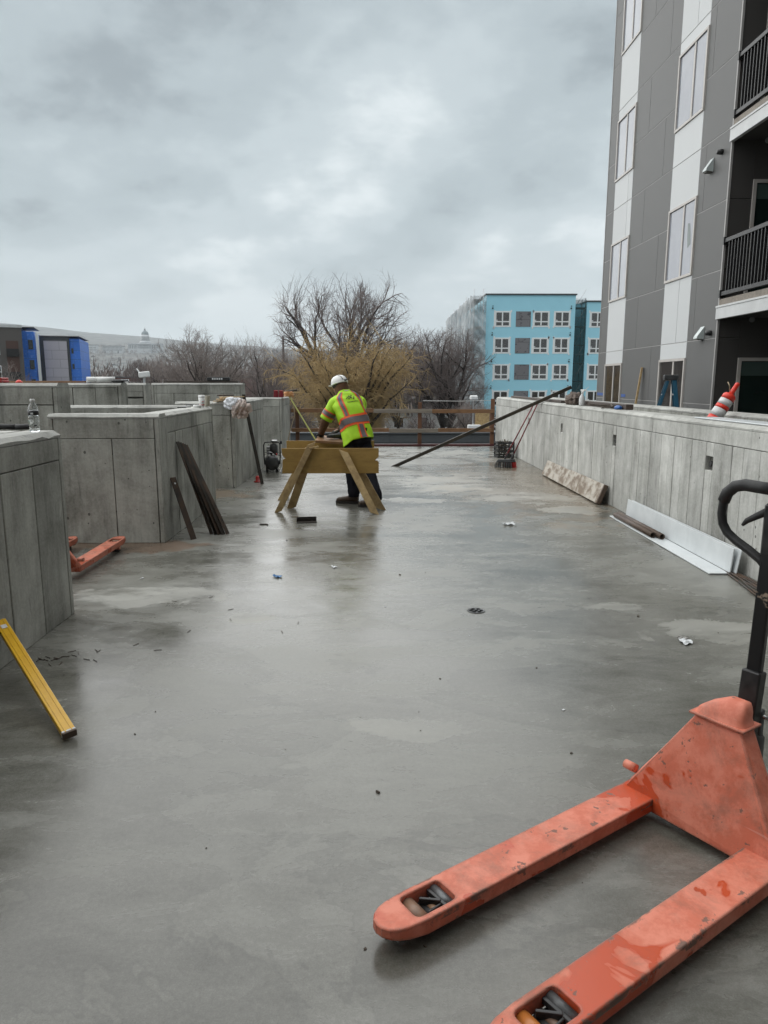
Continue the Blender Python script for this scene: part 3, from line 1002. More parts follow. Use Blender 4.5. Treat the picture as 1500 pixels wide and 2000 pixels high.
# side wall that faces the camera inside the balcony bay
for i, (a, b) in enumerate(zip(ZJ[:-1], ZJ[1:])):
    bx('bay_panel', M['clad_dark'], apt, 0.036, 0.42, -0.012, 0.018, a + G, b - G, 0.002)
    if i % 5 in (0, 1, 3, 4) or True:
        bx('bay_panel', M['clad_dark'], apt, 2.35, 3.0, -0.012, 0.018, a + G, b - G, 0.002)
for k, z0 in enumerate((0.02, 3.0, 6.0, 9.0, 12.0)):
    z1 = z0 + 2.03 if k == 0 else z0 + 2.08
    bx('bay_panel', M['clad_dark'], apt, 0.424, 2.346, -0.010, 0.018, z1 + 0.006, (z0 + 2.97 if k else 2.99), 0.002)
    fr = MB()
    for a, b, c, d in ((0.424, 2.346, z1 - 0.06, z1), (0.424, 0.49, z0, z1 - 0.06), (2.28, 2.346, z0, z1 - 0.06), (1.36, 1.43, z0, z1 - 0.06), (0.49, 2.28, z0, z0 + 0.05)):
        fr.box(a, b, -0.03, 0.015, c, d)
    dr = fr.build('sliding_door', M['frame_cream'], apt, 0.003, 1)
    bx('pane', M['pane_green'], dr, 0.49, 1.36, -0.006, 0.010, z0 + 0.05, z1 - 0.06)
    bx('pane', M['pane_green'], dr, 1.43, 2.28, -0.002, 0.012, z0 + 0.05, z1 - 0.06)
    bx('protective_film', M['pane_film'], dr, 0.50, 1.35, -0.009, -0.007, z1 - 0.32, z1 - 0.07)
    MB().tube([(1.22, -0.03, z0 + 0.35), (1.22, -0.03, z0 + 1.55)], 0.008, 6).build('handle', M['alu'], dr)
# rear wall and roof of the balcony bay, the wing it belongs to, and an unseen shading wing
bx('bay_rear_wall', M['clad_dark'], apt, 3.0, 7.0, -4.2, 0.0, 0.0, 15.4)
bx('near_wing', M['clad_grey'], apt, 0.0, 7.0, -14.6, -4.22, 0.0, 15.4)
bx('unseen_cross_wing', M['clad_grey'], apt, -13.5, -0.02, -24.0, -14.9, 0.0, 17.0)  # out of view behind the camera; made tall to darken near walls and floor
for k, z0 in enumerate((2.72, 5.68, 8.66, 11.64)):
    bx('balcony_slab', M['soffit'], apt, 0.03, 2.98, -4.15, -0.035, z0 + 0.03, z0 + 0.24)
    bx('fascia', M['fascia'], apt, -0.045, 0.028, -4.18, 0.0, z0, z0 + 0.195, 0.004)
    bx('fascia_drip', M['fascia'], apt, -0.055, 0.025, -4.19, 0.0, z0 + 0.197, z0 + 0.232, 0.003)
    bx('curb', M['lumber_grey'], apt, -0.012, 0.10, -4.15, -0.04, z0 + 0.242, z0 + 0.345)
    rl = MB()
    rl.box(-0.02, 0.04, -4.1, -0.075, z0 + 1.30, z0 + 1.37)
    rl.box(-0.02, 0.04, -4.1, -0.075, z0 + 0.40, z0 + 0.47)
    rail = rl.build('railing', M['rail_black'], apt, 0.004, 1, fix=False)
    bx('bracket', M['rail_black'], rail, -0.035, 0.055, -0.075, -0.035, z0 + 1.27, z0 + 1.40)
    bx('bracket', M['rail_black'], rail, -0.035, 0.055, -0.075, -0.035, z0 + 0.37, z0 + 0.50)
    bme = None
    for q in range(28):
        y = -0.22 - q * 0.105
        if bme is None:
            b0 = MB().box(-0.009, 0.029, -0.009, 0.009, z0 + 0.47, z0 + 1.30).build('baluster', M['rail_black'], rail, fix=False)
            bme = b0.data
            b0.location = (0, y, 0)
        else:
            b0 = bpy.data.objects.new('baluster', bme)
            COL.objects.link(b0)
            b0.parent = rail
            b0.location = (0, y, 0)
    MB().lathe([(0.0, -0.02), (0.035, -0.02), (0.05, 0.0), (0.05, 0.008)], 14, Matrix.Translation((0.55, -0.14, z0 - 0.01 - 0.0)) @ Matrix.Rotation(R(90), 4, 'X')).build('wall_lamp', M['alu'], apt)
# dryer vents and pipe stubs
for yv, zv, yb, zb in ((13.66, 2.52, 13.31, 2.50), (13.80, 5.50, 13.42, 5.62)):
    v_ = MB()
    y = yv - 13.1
    v_.add([(-0.002, y - 0.075, zv - 0.12), (-0.002, y + 0.075, zv - 0.12), (-0.002, y + 0.075, zv + 0.12), (-0.002, y - 0.075, zv + 0.12),
            (-0.135, y - 0.075, zv - 0.10), (-0.135, y + 0.075, zv - 0.10), (-0.128, y - 0.075, zv - 0.06), (-0.128, y + 0.075, zv - 0.06)],
           [(0, 1, 2, 3), (3, 2, 7, 6), (6, 7, 5, 4), (0, 3, 6, 4), (1, 5, 7, 2)])
    vo_ = v_.build('dryer_vent', M['galv'], apt)
    bx('damper', M['groove'], vo_, -0.12, -0.01, y - 0.07, y + 0.07, zv - 0.125, zv - 0.105)
    MB().lathe([(0.045, 0.0), (0.05, 0.02), (0.04, 0.10), (0.0, 0.10)], 12, Matrix.Translation((0, yb - 13.1, zb)) @ Matrix.Rotation(R(-90), 4, 'Y')).build('pipe_stub', M['rail_black'], apt)
bx('masking_tape', M['tape_blue'], apt, -0.006, -0.001, 17.6 - 13.1, 17.9 - 13.1, 1.26, 1.33)
bx('masking_tape', M['tape_blue'], apt, -0.006, -0.001, 19.26 - 13.1, 19.8 - 13.1, 1.27, 1.34)

# ------------------------------------------------------------------ light blue building under construction
bb = empty('blue_building', (12.4, 80, GZ), 0, 'light blue sheathed apartment block under construction with white window tape', 'building')
Z = -GZ                     # local z of deck level


def lb(z):
    return z - GZ


bx('wall', M['sheath_blue'], bb, 0.0, 9.75, 0.0, 26.0, 0.0, lb(11.0))
bx('parapet', M['roof_dark'], bb, -0.12, 9.87, -0.12, 26.1, lb(11.0) + 0.002, lb(11.14))
bx('wing_wall', M['sheath_blue'], bb, 11.2, 24.0, 0.6, 26.0, 0.0, lb(10.36))
bx('wing_parapet', M['roof_dark'], bb, 11.1, 24.1, 0.5, 26.1, lb(10.36) + 0.002, lb(10.5))
bx('link_wall', M['sheath_blue'], bb, 9.76, 11.19, 3.0, 25.9, 0.0, lb(10.4))
rows = [(7.62, 9.32), (4.78, 6.50), (1.93, 3.65), (-0.95, 0.78), (-3.8, -2.1)]
colsb = [(0.90, 2.70, 'w'), (3.27, 4.90, 'b'), (5.12, 6.96, 'w'), (7.46, 9.24, 'w')]
rb = random.Random(5)


def taped_window(parent, x0, x1, z0, z1, yf):
    t_ = MB()
    # ragged white flashing tape round the opening
    for a, b, c, d in ((x0, x1, z1 - 0.16, z1), (x0, x1, z0, z0 + 0.16), (x0, x0 + 0.17, z0 + 0.16, z1 - 0.16), (x1 - 0.17, x1, z0 + 0.16, z1 - 0.16)):
        t_.box(a - rb.uniform(0, 0.06), b + rb.uniform(0, 0.06), yf - 0.02, yf + 0.002, c, d)
    for _ in range(4):
        cx = rb.choice((x0, x1)) + rb.uniform(-0.06, 0.06)
        cz = rb.choice((z0, z1)) + rb.uniform(-0.06, 0.02)
        t_.box(cx - 0.08, cx + 0.08, yf - 0.022, yf + 0.002, cz - 0.12, cz + 0.12)
    w = t_.build('window', M['flash_white'], parent, fix=False)
    X0, X1, Z0, Z1 = x0 + 0.17, x1 - 0.17, z0 + 0.16, z1 - 0.16
    xm, zm = (X0 + X1) / 2, Z0 + (Z1 - Z0) * 0.30
    f_ = MB()
    f_.box(xm - 0.07, xm + 0.07, yf - 0.035, yf, Z0, Z1)
    f_.box(X0, X1, yf - 0.034, yf, zm - 0.06, zm + 0.06)
    f_.build('frame', M['flash_white'], w, fix=False)
    for a, b in ((X0, xm - 0.07), (xm + 0.07, X1)):
        for c, d in ((Z0, zm - 0.06), (zm + 0.06, Z1)):
            bx('pane', M['pane_dark'], w, a, b, yf - 0.012, yf + 0.001, c, d)
    bx('sticker', M['paper'], w, X0 + 0.04, X0 + 0.22, yf - 0.016, yf - 0.013, zm + 0.09, zm + 0.2)


for z0, z1 in rows:
    for x0, x1, k in colsb:
        if k == 'w':
            taped_window(bb, x0, x1, lb(z0), lb(z1), 0.0)
        else:
            bx('boarded_opening', M['board_grey'], bb, x0, x1, -0.025, 0.001, lb(z0) + 0.03, lb(z1) - 0.04)
    taped_window(bb, 11.55, 13.3, lb(z0), lb(z1), 0.6)
    taped_window(bb, 14.2, 16.0, lb(z0), lb(z1), 0.6)
    for x in (0.7, 9.28):
        MB().tube([(x, 0.0, lb(z1) + 0.28), (x, -0.10, lb(z1) + 0.28)], 0.085, 8).build('pipe_stub', M['rail_black'], bb)
        MB().tube([(x + 0.02, 0.0, lb(z1) + 0.52), (x + 0.02, -0.10, lb(z1) + 0.52)], 0.05, 8).build('pipe_stub', M['rail_black'], bb)

# scaffold down the left flank, wrapped in dusty plastic
sc = empty('wrapped_scaffold', (10.9, 79.5, GZ), 0, 'scaffold wrapped in billowing clear plastic along the flank of the blue building', 'scaffold')
top = lb(10.75)
for k in range(13):
    y = 0.4 + k * 2.2
    for x in (0.12, 1.15):
        MB().tube([(x, y, 0), (x, y, top + (0.9 if k % 3 == 0 else 0.35) - 0.012 * y)], 0.035, 6).build('standard_pole', M['alu'], sc)
for q in range(6):
    z = 1.6 + q * 2.9
    MB().tube([(0.12, 0.2, z), (0.12, 27.0, z)], 0.03, 6).build('ledger_pole', M['alu'], sc)
    bx('platform', M['lumber_grey'], sc, 0.16, 1.1, 0.3, 26.9, z - 0.12, z - 0.06)


def sheet_grid(nu, nv, fn):
    vs = [fn(i / nu, j / nv) for j in range(nv + 1) for i in range(nu + 1)]
    fs = [(j * (nu + 1) + i, j * (nu + 1) + i + 1, (j + 1) * (nu + 1) + i + 1, (j + 1) * (nu + 1) + i) for j in range(nv) for i in range(nu)]
    return vs, fs


def side_sheet(u, v):
    y = 0.0 + 27.2 * u
    z = 0.3 + (top - 0.3) * v + 0.25 * abs(math.sin(u * 13 * math.pi)) * (v > 0.97) - 0.3 * u * v
    b = 0.07 * math.sin(y * 3.1 + math.sin(z * 0.5) * 0.8) + 0.07 * math.sin(y * 7.3 + z * 0.25) + 0.20 * abs(math.sin(u * 12.36 * math.pi)) * (0.7 + 0.3 * abs(math.sin(z * 1.08)))
    b += 0.02 * math.sin(z * 5 + y * 2.0)
    return (0.02 - b, y, z)


def front_sheet(u, v):
    x = -0.05 + 1.45 * u
    z = 0.3 + (top - 0.2) * v
    b = 0.22 * math.sin(z * 2.15 + u * 5 + 2 * math.sin(z * 0.6)) * math.sin(math.pi * u) + 0.10 * math.sin(z * 5.5 + u * 9) + 0.16 * abs(math.sin(z * 1.08))
    return (x, -0.12 - b * 0.8, z)


MB().add(*sheet_grid(300, 70, side_sheet), smooth=True).build('plastic_sheet', M['sheet'], sc, fix=False)
MB().add(*sheet_grid(26, 150, front_sheet), smooth=True).build('plastic_sheet', M['sheet'], sc, fix=False)

# netted scaffold in the recess between the two blue fronts
s2 = empty('netted_scaffold', (22.2, 80.8, GZ), 0, 'narrow scaffold tower behind dark teal net between the blue fronts', 'scaffold')
for x in (0.08, 1.3):
    for y in (0.1, 1.5):
        MB().tube([(x, y, 0), (x, y, lb(10.8))], 0.04, 6).build('standard_pole', M['dark_steel'], s2)
for q in range(8):
    z = 1.2 + q * 2.0
    bx('platform', M['lumber_dark'], s2, 0.0, 1.38, 0.1, 1.5, z, z + 0.1)
    MB().tube([(0.08, 0.08, z), (1.3, 0.08, z + 2.0)], 0.03, 6).build('brace', M['alu'], s2)
    MB().tube([(0.08, 0.08, z + 1.0), (1.3, 0.08, z + 1.0)], 0.025, 6).build('ledger_pole', M['alu'], s2)
MB().add(*sheet_grid(8, 60, lambda u, v: (-0.02 + 1.4 * u, -0.02 - 0.08 * abs(math.sin(v * 25 + u * 3)), 0.4 + lb(10.2) * v)), smooth=True).build('debris_net', M['net'], s2, fix=False)

# ------------------------------------------------------------------ far left buildings
b1 = empty('taupe_building', (-51.9, 91, GZ), R(27), 'taupe apartment block with balcony recess at the far left edge', 'building')
bx('wall', M['bld_taupe'], b1, -6, 7.8, 0, 14, 0, lb(8.55))
bx('parapet', M['fascia'], b1, -6.1, 7.9, -0.1, 14.1, lb(8.55) + 0.002, lb(8.9))
bx('balcony_recess', M['bld_brown'], b1, 5.9, 7.3, -0.06, 0.0, lb(-3), lb(6.9))
for z in (5.1, 2.2, -0.7, -3.6):
    for x in (-4.5, -2.6, 1.0, 2.9, 4.3):
        w = MB()
        w.box(x, x + 0.85, -0.05, 0.002, lb(z), lb(z) + 1.6)
        wf = w.build('window', M['flash_white'], b1, fix=False)
        bx('pane', M['pane_dark'], wf, x + 0.1, x + 0.75, -0.07, -0.01, lb(z) + 0.1, lb(z) + 0.75)
        bx('pane', M['pane_dark'], wf, x + 0.1, x + 0.75, -0.07, -0.01, lb(z) + 0.85, lb(z) + 1.5)
    bx('balcony_rail', M['rail_black'], b1, 5.9, 7.3, -0.35, -0.30, lb(z) - 0.2, lb(z) + 0.8)

b2 = empty('blue_wrapped_building', (-48.0, 97, GZ), R(19), 'building wrapped in deep blue membrane beside the taupe block', 'building')
bx('wall', M['wrap_blue'], b2, -4.0, 1.6, 0, 12, 0, lb(8.75))
bx('bay', M['wrap_blue'], b2, 1.75, 3.2, -0.5, 12, 0, lb(8.3))
bx('roof_edge', M['roof_dark'], b2, -4.1, 3.3, -0.58, 6.0, lb(8.76), lb(8.86))
bx('corner_post', M['flash_white'], b2, 3.35, 3.7, -0.3, 0.1, 0, lb(8.1))
for z in (6.0, 3.4, 0.9):
    for x in (0.3, 2.45):
        wf = bx('window', M['roof_dark'], b2, x, x + 0.55, -0.56 if x > 1.7 else -0.06, 0.0, lb(z), lb(z) + 1.2)
        bx('pane', M['pane_green'], wf, x + 0.06, x + 0.49, -0.58 if x > 1.7 else -0.08, -0.01, lb(z) + 0.06, lb(z) + 1.14)

b3 = empty('panelled_blue_building', (-44.8, 100, GZ), R(15), 'blue wrapped building with a big pale lilac panel on its front', 'building')
bx('wall', M['roof_dark'], b3, -0.4, 3.3, 0, 14, 0, lb(7.85))
bx('wrap_wall', M['wrap_blue'], b3, 3.31, 4.6, 0.3, 11, 0, lb(7.6))
bx('front_panel', M['wrap_pale'], b3, 0.1, 3.0, -0.12, -0.002, 0, lb(7.25))
bx('roof_edge', M['reveal'], b3, -0.5, 4.68, -0.15, 11.1, lb(7.86), lb(7.95))
for z in (5.6, 3.5, 1.2):
    wf = bx('window', M['roof_dark'], b3, 3.5, 3.75, 0.26, 0.301, lb(z), lb(z) + 0.7)
    bx('pane', M['pane_green'], wf, 3.53, 3.72, 0.24, 0.27, lb(z) + 0.05, lb(z) + 0.65)

b4 = empty('brick_warehouse', (-80, 220, GZ), 0, 'long low red brick warehouse beyond the left wall', 'building')
bx('wall', M['brick_red'], b4, 0, 42, 0, 18, 0, lb(3.2))
bx('roof', M['roof_membrane'], b4, -0.3, 42.3, -0.3, 18.3, lb(3.2) + 0.01, lb(3.5))
for q in range(6):
    wf = bx('window', M['flash_white'], b4, 4 + q * 6.2, 6.4 + q * 6.2, -0.1, 0, lb(1.2), lb(2.7))
    bx('pane', M['pane_dark'], wf, 4.2 + q * 6.2, 6.2 + q * 6.2, -0.14, -0.05, lb(1.4), lb(2.5))
for i, (x, y, lab) in enumerate(((-66, 170, 'left of two white box trucks parked before the brick warehouse'), (-58.5, 172, 'right of two white box trucks parked before the brick warehouse'))):
    tk = empty('box_truck', (x, y, GZ), 0, lab, 'truck', 'white trucks by the brick warehouse')
    bx('cargo_box', M['white_wall'], tk, 0, 5.0, 0, 2.4, 1.0, 7.4, 0.05)
    bx('cab', M['white_wall'], tk, 5.05, 6.6, 0.1, 2.3, 0.7, 5.6, 0.2)
    bx('windscreen', M['pane_dark'], tk, 6.3, 6.62, 0.25, 2.15, 3.8, 5.0)
    for wx in (0.9, 5.6):
        MB().tube([(wx, -0.05, 0.45), (wx, 0.25, 0.45)], 0.45, 12).build('wheel', M['rubber'], tk)
b5 = empty('pale_house', (-19, 132, GZ), 0, 'pale house half hidden by the left bare trees', 'house')
bx('wall', M['white_wall'], b5, 0, 9, 0, 8, 0, lb(2.4))
MB().prism([(-0.4, 0), (9.4, 0), (4.5, 2.0)], -0.4, 8.4, Matrix.Translation((0, 0, lb(2.4) + 0.01)) @ Matrix.Rotation(R(90), 4, 'X') @ Matrix.Scale(-1, 4, (0, 0, 1))).build('roof', M['hill_roof'], b5)
for x in (1, 4, 6.6):
    wf = bx('window', M['flash_white'], b5, x, x + 1.4, -0.06, 0, lb(0.4), lb(1.7))
    bx('pane', M['pane_dark'], wf, x + 0.12, x + 1.28, -0.09, -0.02, lb(0.5), lb(1.6))
b6 = empty('tan_house', (1.6, 84, GZ), 0, 'pale tan house seen through the guardrail below the willow', 'house')
bx('wall', M['white_wall'], b6, 0, 8.5, 0, 8, 0, lb(-1.7))
MB().prism([(-0.4, 0), (8.9, 0), (4.2, 1.9)], -0.4, 8.4, Matrix.Translation((0, 0, lb(-1.7) + 0.01)) @ Matrix.Rotation(R(90), 4, 'X') @ Matrix.Scale(-1, 4, (0, 0, 1))).build('roof', M['hill_roof'], b6)
for x in (0.8, 3.6, 6.2):
    wf = bx('window', M['flash_white'], b6, x, x + 1.3, -0.06, 0, lb(-3.6), lb(-2.3))
    bx('pane', M['pane_dark'], wf, x + 0.12, x + 1.18, -0.09, -0.02, lb(-3.5), lb(-2.4))

# dark grey boarded wall just beyond the deck edge
lr = empty('dark_grey_wall', (0, 25, GZ), 0, 'long dark grey boarded wall just beyond the guardrail', 'wall')
bx('core', M['roof_dark'], lr, -9, 4.3, 0.03, 0.6, 0, lb(-0.16))
z = 0.0
while z < lb(-0.2):
    z1 = min(z + 0.36, lb(-0.16))
    for x0, x1 in ((-9.0, -4.2), (-4.19, 0.6), (0.61, 4.3)):
        bx('siding_board', M['roof_membrane'], lr, x0, x1, 0.0, 0.03, z + 0.006, z1 - 0.006, 0.004)
    z = z1
bx('coping', M['roof_membrane'], lr, -9.05, 4.33, -0.05, 0.65, lb(-0.158), lb(-0.10), 0.006)
bx('end_post', M['flash_white'], lr, 4.34, 4.58, -0.05, 0.3, 0, lb(-0.25), 0.01)
dp = empty('blue_dumpster', (5.05, 34, GZ), 0, 'blue site container beyond the right end of the guardrail', 'container')
bx('body', M['blue_plastic'], dp, 0, 1.0, 0, 1.2, 0.15, lb(-0.90), 0.03)
bx('rim', M['white_plastic'], dp, -0.06, 1.06, -0.08, 1.28, 0.0, lb(-1.34))
bx('post', M['white_plastic'], dp, 0.18, 0.22, -0.05, -0.01, lb(-1.33), lb(-0.85))
bx('post', M['white_plastic'], dp, 0.78, 0.82, -0.05, -0.01, lb(-1.33), lb(-0.85))
wb = empty('white_utility_box', (4.75, 36.5, GZ), 0, 'white utility boxes on a short pole near the wrapped scaffold', 'utility box')
bx('post', M['alu'], wb, 0.36, 0.41, 0.1, 0.15, 0, lb(0.75))
bx('cabinet', M['white_plastic'], wb, 0.1, 0.75, -0.2, 0.1, lb(-0.98), lb(-0.50), 0.02)
bx('cabinet', M['white_plastic'], wb, -0.12, 0.06, -0.2, 0.1, lb(-0.98), lb(-0.70), 0.02)
bx('lamp_head', M['white_plastic'], wb, 0.2, 0.58, -0.15, 0.2, lb(0.75), lb(0.98), 0.05)
yp = empty('plywood_hoarding', (5.45, 38, GZ), 0, 'raw plywood hoarding panel above the blue container', 'hoarding')
bx('board', M['ply_raw'], yp, 0, 0.75, 0, 0.05, 0.2, lb(0.1))
bx('frame', M['lumber_post'], yp, 0.77, 0.87, -0.02, 0.08, 0.0, lb(0.2))

# poles and the white box on a post at the left
up = empty('utility_pole', (-12.2, 100, GZ), 0, 'dark utility pole standing among the trees left of the tall bare tree', 'pole')
MB().tube([(0, 0, 0), (0, 0, lb(7.9))], [0.22, 0.15], 8).build('pole', M['bark_dark'], up)
up2 = empty('utility_pole', (-58, 140, GZ), 0, 'utility pole with crossarm right of the white rolls', 'pole')
MB().tube([(0, 0, 0), (0, 0, lb(4.6))], [0.2, 0.15], 8).build('pole', M['lumber_grey'], up2)
bx('crossarm', M['lumber_grey'], up2, -1.6, 1.6, -0.1, 0.1, lb(4.0), lb(4.2))
sg = empty('white_box_on_post', (-9.42, 30, GZ), 0, 'white tilted floodlight box on a post beyond the tall left wall', 'floodlight')
bx('post', M['alu'], sg, -0.04, 0.04, 0, 0.08, 0, lb(1.84))
MB().box(-0.22, 0.22, -0.10, 0.10, 0, 0.24, Matrix.Translation((0.03, 0, lb(1.82))) @ Matrix.Rotation(R(-6), 4, 'Y')).build('housing', M['white_plastic'], sg, 0.04, 2)
MB().box(-0.018, 0.018, -0.04, 0.04, 0, 0.16, Matrix.Translation((-0.19, 0, lb(2.05))) @ Matrix.Rotation(R(-35), 4, 'Y')).build('bracket', M['white_plastic'], sg)

# ------------------------------------------------------------------ domed capitol on the hill
cz = float(hill_z(np.array(-872.0), np.array(2800.0)))
base = max(cz, 124.0) - 2
cp = empty('domed_capitol', (-871, 2800, base), 0, 'hazy granite capitol with a tall dome on the hillside', 'building')
bx('wall', M['granite'], cp, -62, 62, 0, 36, -14, 26)
bx('cornice', M['granite'], cp, -64, 64, -2, 38, 26.1, 29)
bx('portico_base', M['granite'], cp, -26, 26, -9, -0.1, -14, 8)
for k in range(9):
    MB().tube([(-23 + k * 5.75, -6, 8.05), (-23 + k * 5.75, -6, 24)], 1.3, 8).build('column', M['granite'], cp)
MB().prism([(-27, 0), (27, 0), (0, 9)], 0, 11, Matrix.Translation((0, 0.0, 24.05)) @ Matrix.Rotation(R(90), 4, 'X')).build('pediment', M['granite'], cp)
for k in range(-9, 10):
    if abs(k * 6.4) > 27:
        wf = bx('window', M['roof_dark'], cp, k * 6.4 - 1.3, k * 6.4 + 1.3, -0.4, 0, 9, 22)
dm = Matrix.Translation((0, 18, 29))
MB().lathe([(21, 0), (21, 7), (18, 7.2), (18, 9)], 32, dm).build('drum_base', M['granite'], cp)
MB().lathe([(13, 9), (13, 24), (16.5, 24.2), (16.5, 26.5), (14.5, 27), (14.5, 32)], 32, dm).build('drum', M['granite'], cp)
for k in range(20):
    a = 2 * math.pi * k / 20
    MB().tube([(15.5 * math.cos(a), 18 + 15.5 * math.sin(a), 38.1), (15.5 * math.cos(a), 18 + 15.5 * math.sin(a), 53)], 0.9, 6).build('column', M['granite'], cp)
MB().lathe([(14, 32), (13.6, 35), (12.6, 38.5), (10.8, 42), (8.2, 45), (5.0, 47.3), (3.0, 48)], 32, dm).build('dome', M['copper'], cp)
MB().lathe([(3.0, 48), (3.0, 53), (3.6, 53.2), (2.4, 55), (0.6, 57.5), (0.4, 62), (0.0, 62.2)], 16, dm).build('lantern', M['granite'], cp)
for i, (x, y, w_, h_, lab) in enumerate(((-1090, 2790, 42, 24, 'hazy white office block at the left end of the hill'), (-1030, 2800, 78, 20, 'long hazy white office block beside the capitol'))):
    zb = max(float(hill_z(np.array(float(x)), np.array(float(y)))), 122) - 3
    hb = empty('hill_office_block', (x, y, zb), 0, lab, 'building')
    bx('wall', M['granite'], hb, 0, w_, 0, 20, -12, h_)
    bx('roof', M['hill_roof'], hb, -1, w_ + 1, -1, 21, h_ + 0.05, h_ + 2)
    nw = int(w_ / 5)
    for q in range(nw):
        for zz in (4, 12):
            bx('window', M['roof_dark'], hb, 2 + q * 5, 4 + q * 5, -0.4, 0, zz, zz + 5)

# houses scattered on the slope below
rh = random.Random(12)
hme = None
for q in range(34):
    y = rh.uniform(1750, 2700)
    x = -y * rh.uniform(0.20, 0.50)
    z = float(hill_z(np.array(x), np.array(y)))
    r_ = empty('hillside_house', (x, y, z), rh.uniform(-0.4, 0.4), 'small pale house among the trees on the hazy hillside', 'house', 'houses on the hazy hillside')
    s = rh.uniform(0.8, 1.3)
    r_.scale = (s, s, s)
    if hme is None:
        wm = MB().box(-7, 7, -5, 5, -6, 7).mesh('house_wall'); wm.materials.append(M['white_wall'])
        rm = MB().prism([(-8, 0), (8, 0), (0, 5)], -6, 6, Matrix.Translation((0, 0, 7.02)) @ Matrix.Rotation(R(90), 4, 'X')).mesh('house_roof'); rm.materials.append(M['hill_roof'])
        hme = (wm, rm)
    for nm, me in zip(('wall', 'roof'), hme):
        c_ = bpy.data.objects.new(nm, me); COL.objects.link(c_); c_.parent = r_

# ------------------------------------------------------------------ trees
class Chains:
    """fast tube chains for branches"""

    def __init__(self):
        self.V, self.F, self.n = [], [], 0

    def add(self, pts, rad, sides):
        pts = np.asarray(pts, float)
        k = len(pts)
        d = np.gradient(pts, axis=0)
        d /= np.linalg.norm(d, axis=1, keepdims=True) + 1e-9
        ref = np.array([0.31, 0.52, 0.2]) if abs(d[0][2]) > 0.8 else np.array([0.1, 0.2, 1.0])
        s = np.cross(d, ref)
        s /= np.linalg.norm(s, axis=1, keepdims=True) + 1e-9
        u = np.cross(d, s)
        a = np.arange(sides) * 2 * math.pi / sides
        ring = s[:, None, :] * np.cos(a)[None, :, None] + u[:, None, :] * np.sin(a)[None, :, None]
        v = pts[:, None, :] + ring * np.asarray(rad)[:, None, None]
        self.V.append(v.reshape(-1, 3))
        i = np.arange(k - 1)[:, None] * sides
        q = np.arange(sides)[None, :]
        q2 = (q + 1) % sides
        f = np.stack([i + q, i + q2, i + sides + q2, i + sides + q], -1).reshape(-1, 4) + self.n
        self.F.append(f)
        self.n += k * sides

    def build(self, name, mat, parent=None):
        v = np.concatenate(self.V).astype(np.float32)
        f = np.concatenate(self.F).astype(np.int32)
        me = bpy.data.meshes.new(name)
        me.vertices.add(len(v)); me.vertices.foreach_set('co', v.ravel())
        me.loops.add(len(f) * 4); me.loops.foreach_set('vertex_index', f.ravel())
        me.polygons.add(len(f))
        me.polygons.foreach_set('loop_start', np.arange(0, len(f) * 4, 4, dtype=np.int32))
        me.polygons.foreach_set('use_smooth', np.ones(len(f), bool))
        me.update(calc_edges=True)
        me.validate()
        me.materials.append(mat)
        o = bpy.data.objects.new(name, me)
        COL.objects.link(o)
        if parent:
            o.parent = parent
        return o


def batch(ch, P, Rr, sides):
    """many chains at once: P (N, k, 3), Rr (N, k)"""
    N_, k = P.shape[:2]
    d = np.gradient(P, axis=1)
    d /= np.linalg.norm(d, axis=2, keepdims=True) + 1e-9
    ref = np.where(np.abs(d[:, :1, 2:3]) > 0.8, np.array([0.9, 0.3, 0.1]), np.array([0.1, 0.2, 1.0]))
    s = np.cross(d, np.broadcast_to(ref, d.shape))
    s /= np.linalg.norm(s, axis=2, keepdims=True) + 1e-9
    u = np.cross(d, s)
    a = np.arange(sides) * 2 * math.pi / sides
    ring = s[:, :, None, :] * np.cos(a)[None, None, :, None] + u[:, :, None, :] * np.sin(a)[None, None, :, None]
    v = P[:, :, None, :] + ring * Rr[:, :, None, None]
    ch.V.append(v.reshape(-1, 3))
    i = np.arange(k - 1)[:, None] * sides
    q = np.arange(sides)[None, :]
    q2 = (q + 1) % sides
    f = np.stack([i + q, i + q2, i + sides + q2, i + sides + q], -1).reshape(-1, 4)
    f = (f[None] + (np.arange(N_) * k * sides)[:, None, None]).reshape(-1, 4) + ch.n
    ch.F.append(f)
    ch.n += N_ * k * sides


def unit(v):
    return v / (np.linalg.norm(v, axis=-1, keepdims=True) + 1e-9)


def wander(r, p, d, ln, n, w, lift):
    pts, dirs = [p], [d]
    for i in range(n):
        d = d + r.normal(0, 1, d.shape) * w
        d[:, 2] += lift
        d = unit(d)
        p = p + d * (ln / n)[:, None]
        pts.append(p); dirs.append(d)
    return np.stack(pts, 1), np.stack(dirs, 1)


def sprout(r, P, D, Rr, nk, t_lo, ang):
    """nk children on each chain; returns start points, directions, parent radius there, parent index"""
    N_, k = P.shape[:2]
    n = k - 1
    t = np.clip(t_lo + (1 - t_lo) * (np.arange(nk)[None, :] + r.uniform(0, 0.95, (N_, nk))) / nk, 0, 0.985) * n
    ki = np.minimum(t.astype(int), n - 1)
    fr = (t - ki)[..., None]
    ix = np.arange(N_)[:, None]
    p = P[ix, ki] * (1 - fr) + P[ix, ki + 1] * fr
    bd = D[ix, ki + 1]
    ax = unit(np.cross(bd, r.normal(0, 1, bd.shape)))
    a = np.radians(r.uniform(ang[0], ang[1], (N_, nk)))[..., None]
    nd = bd * np.cos(a) + np.cross(ax, bd) * np.sin(a)
    rr = Rr[ix, ki]
    return p.reshape(-1, 3), nd.reshape(-1, 3), rr.reshape(-1), np.repeat(np.arange(N_), nk)


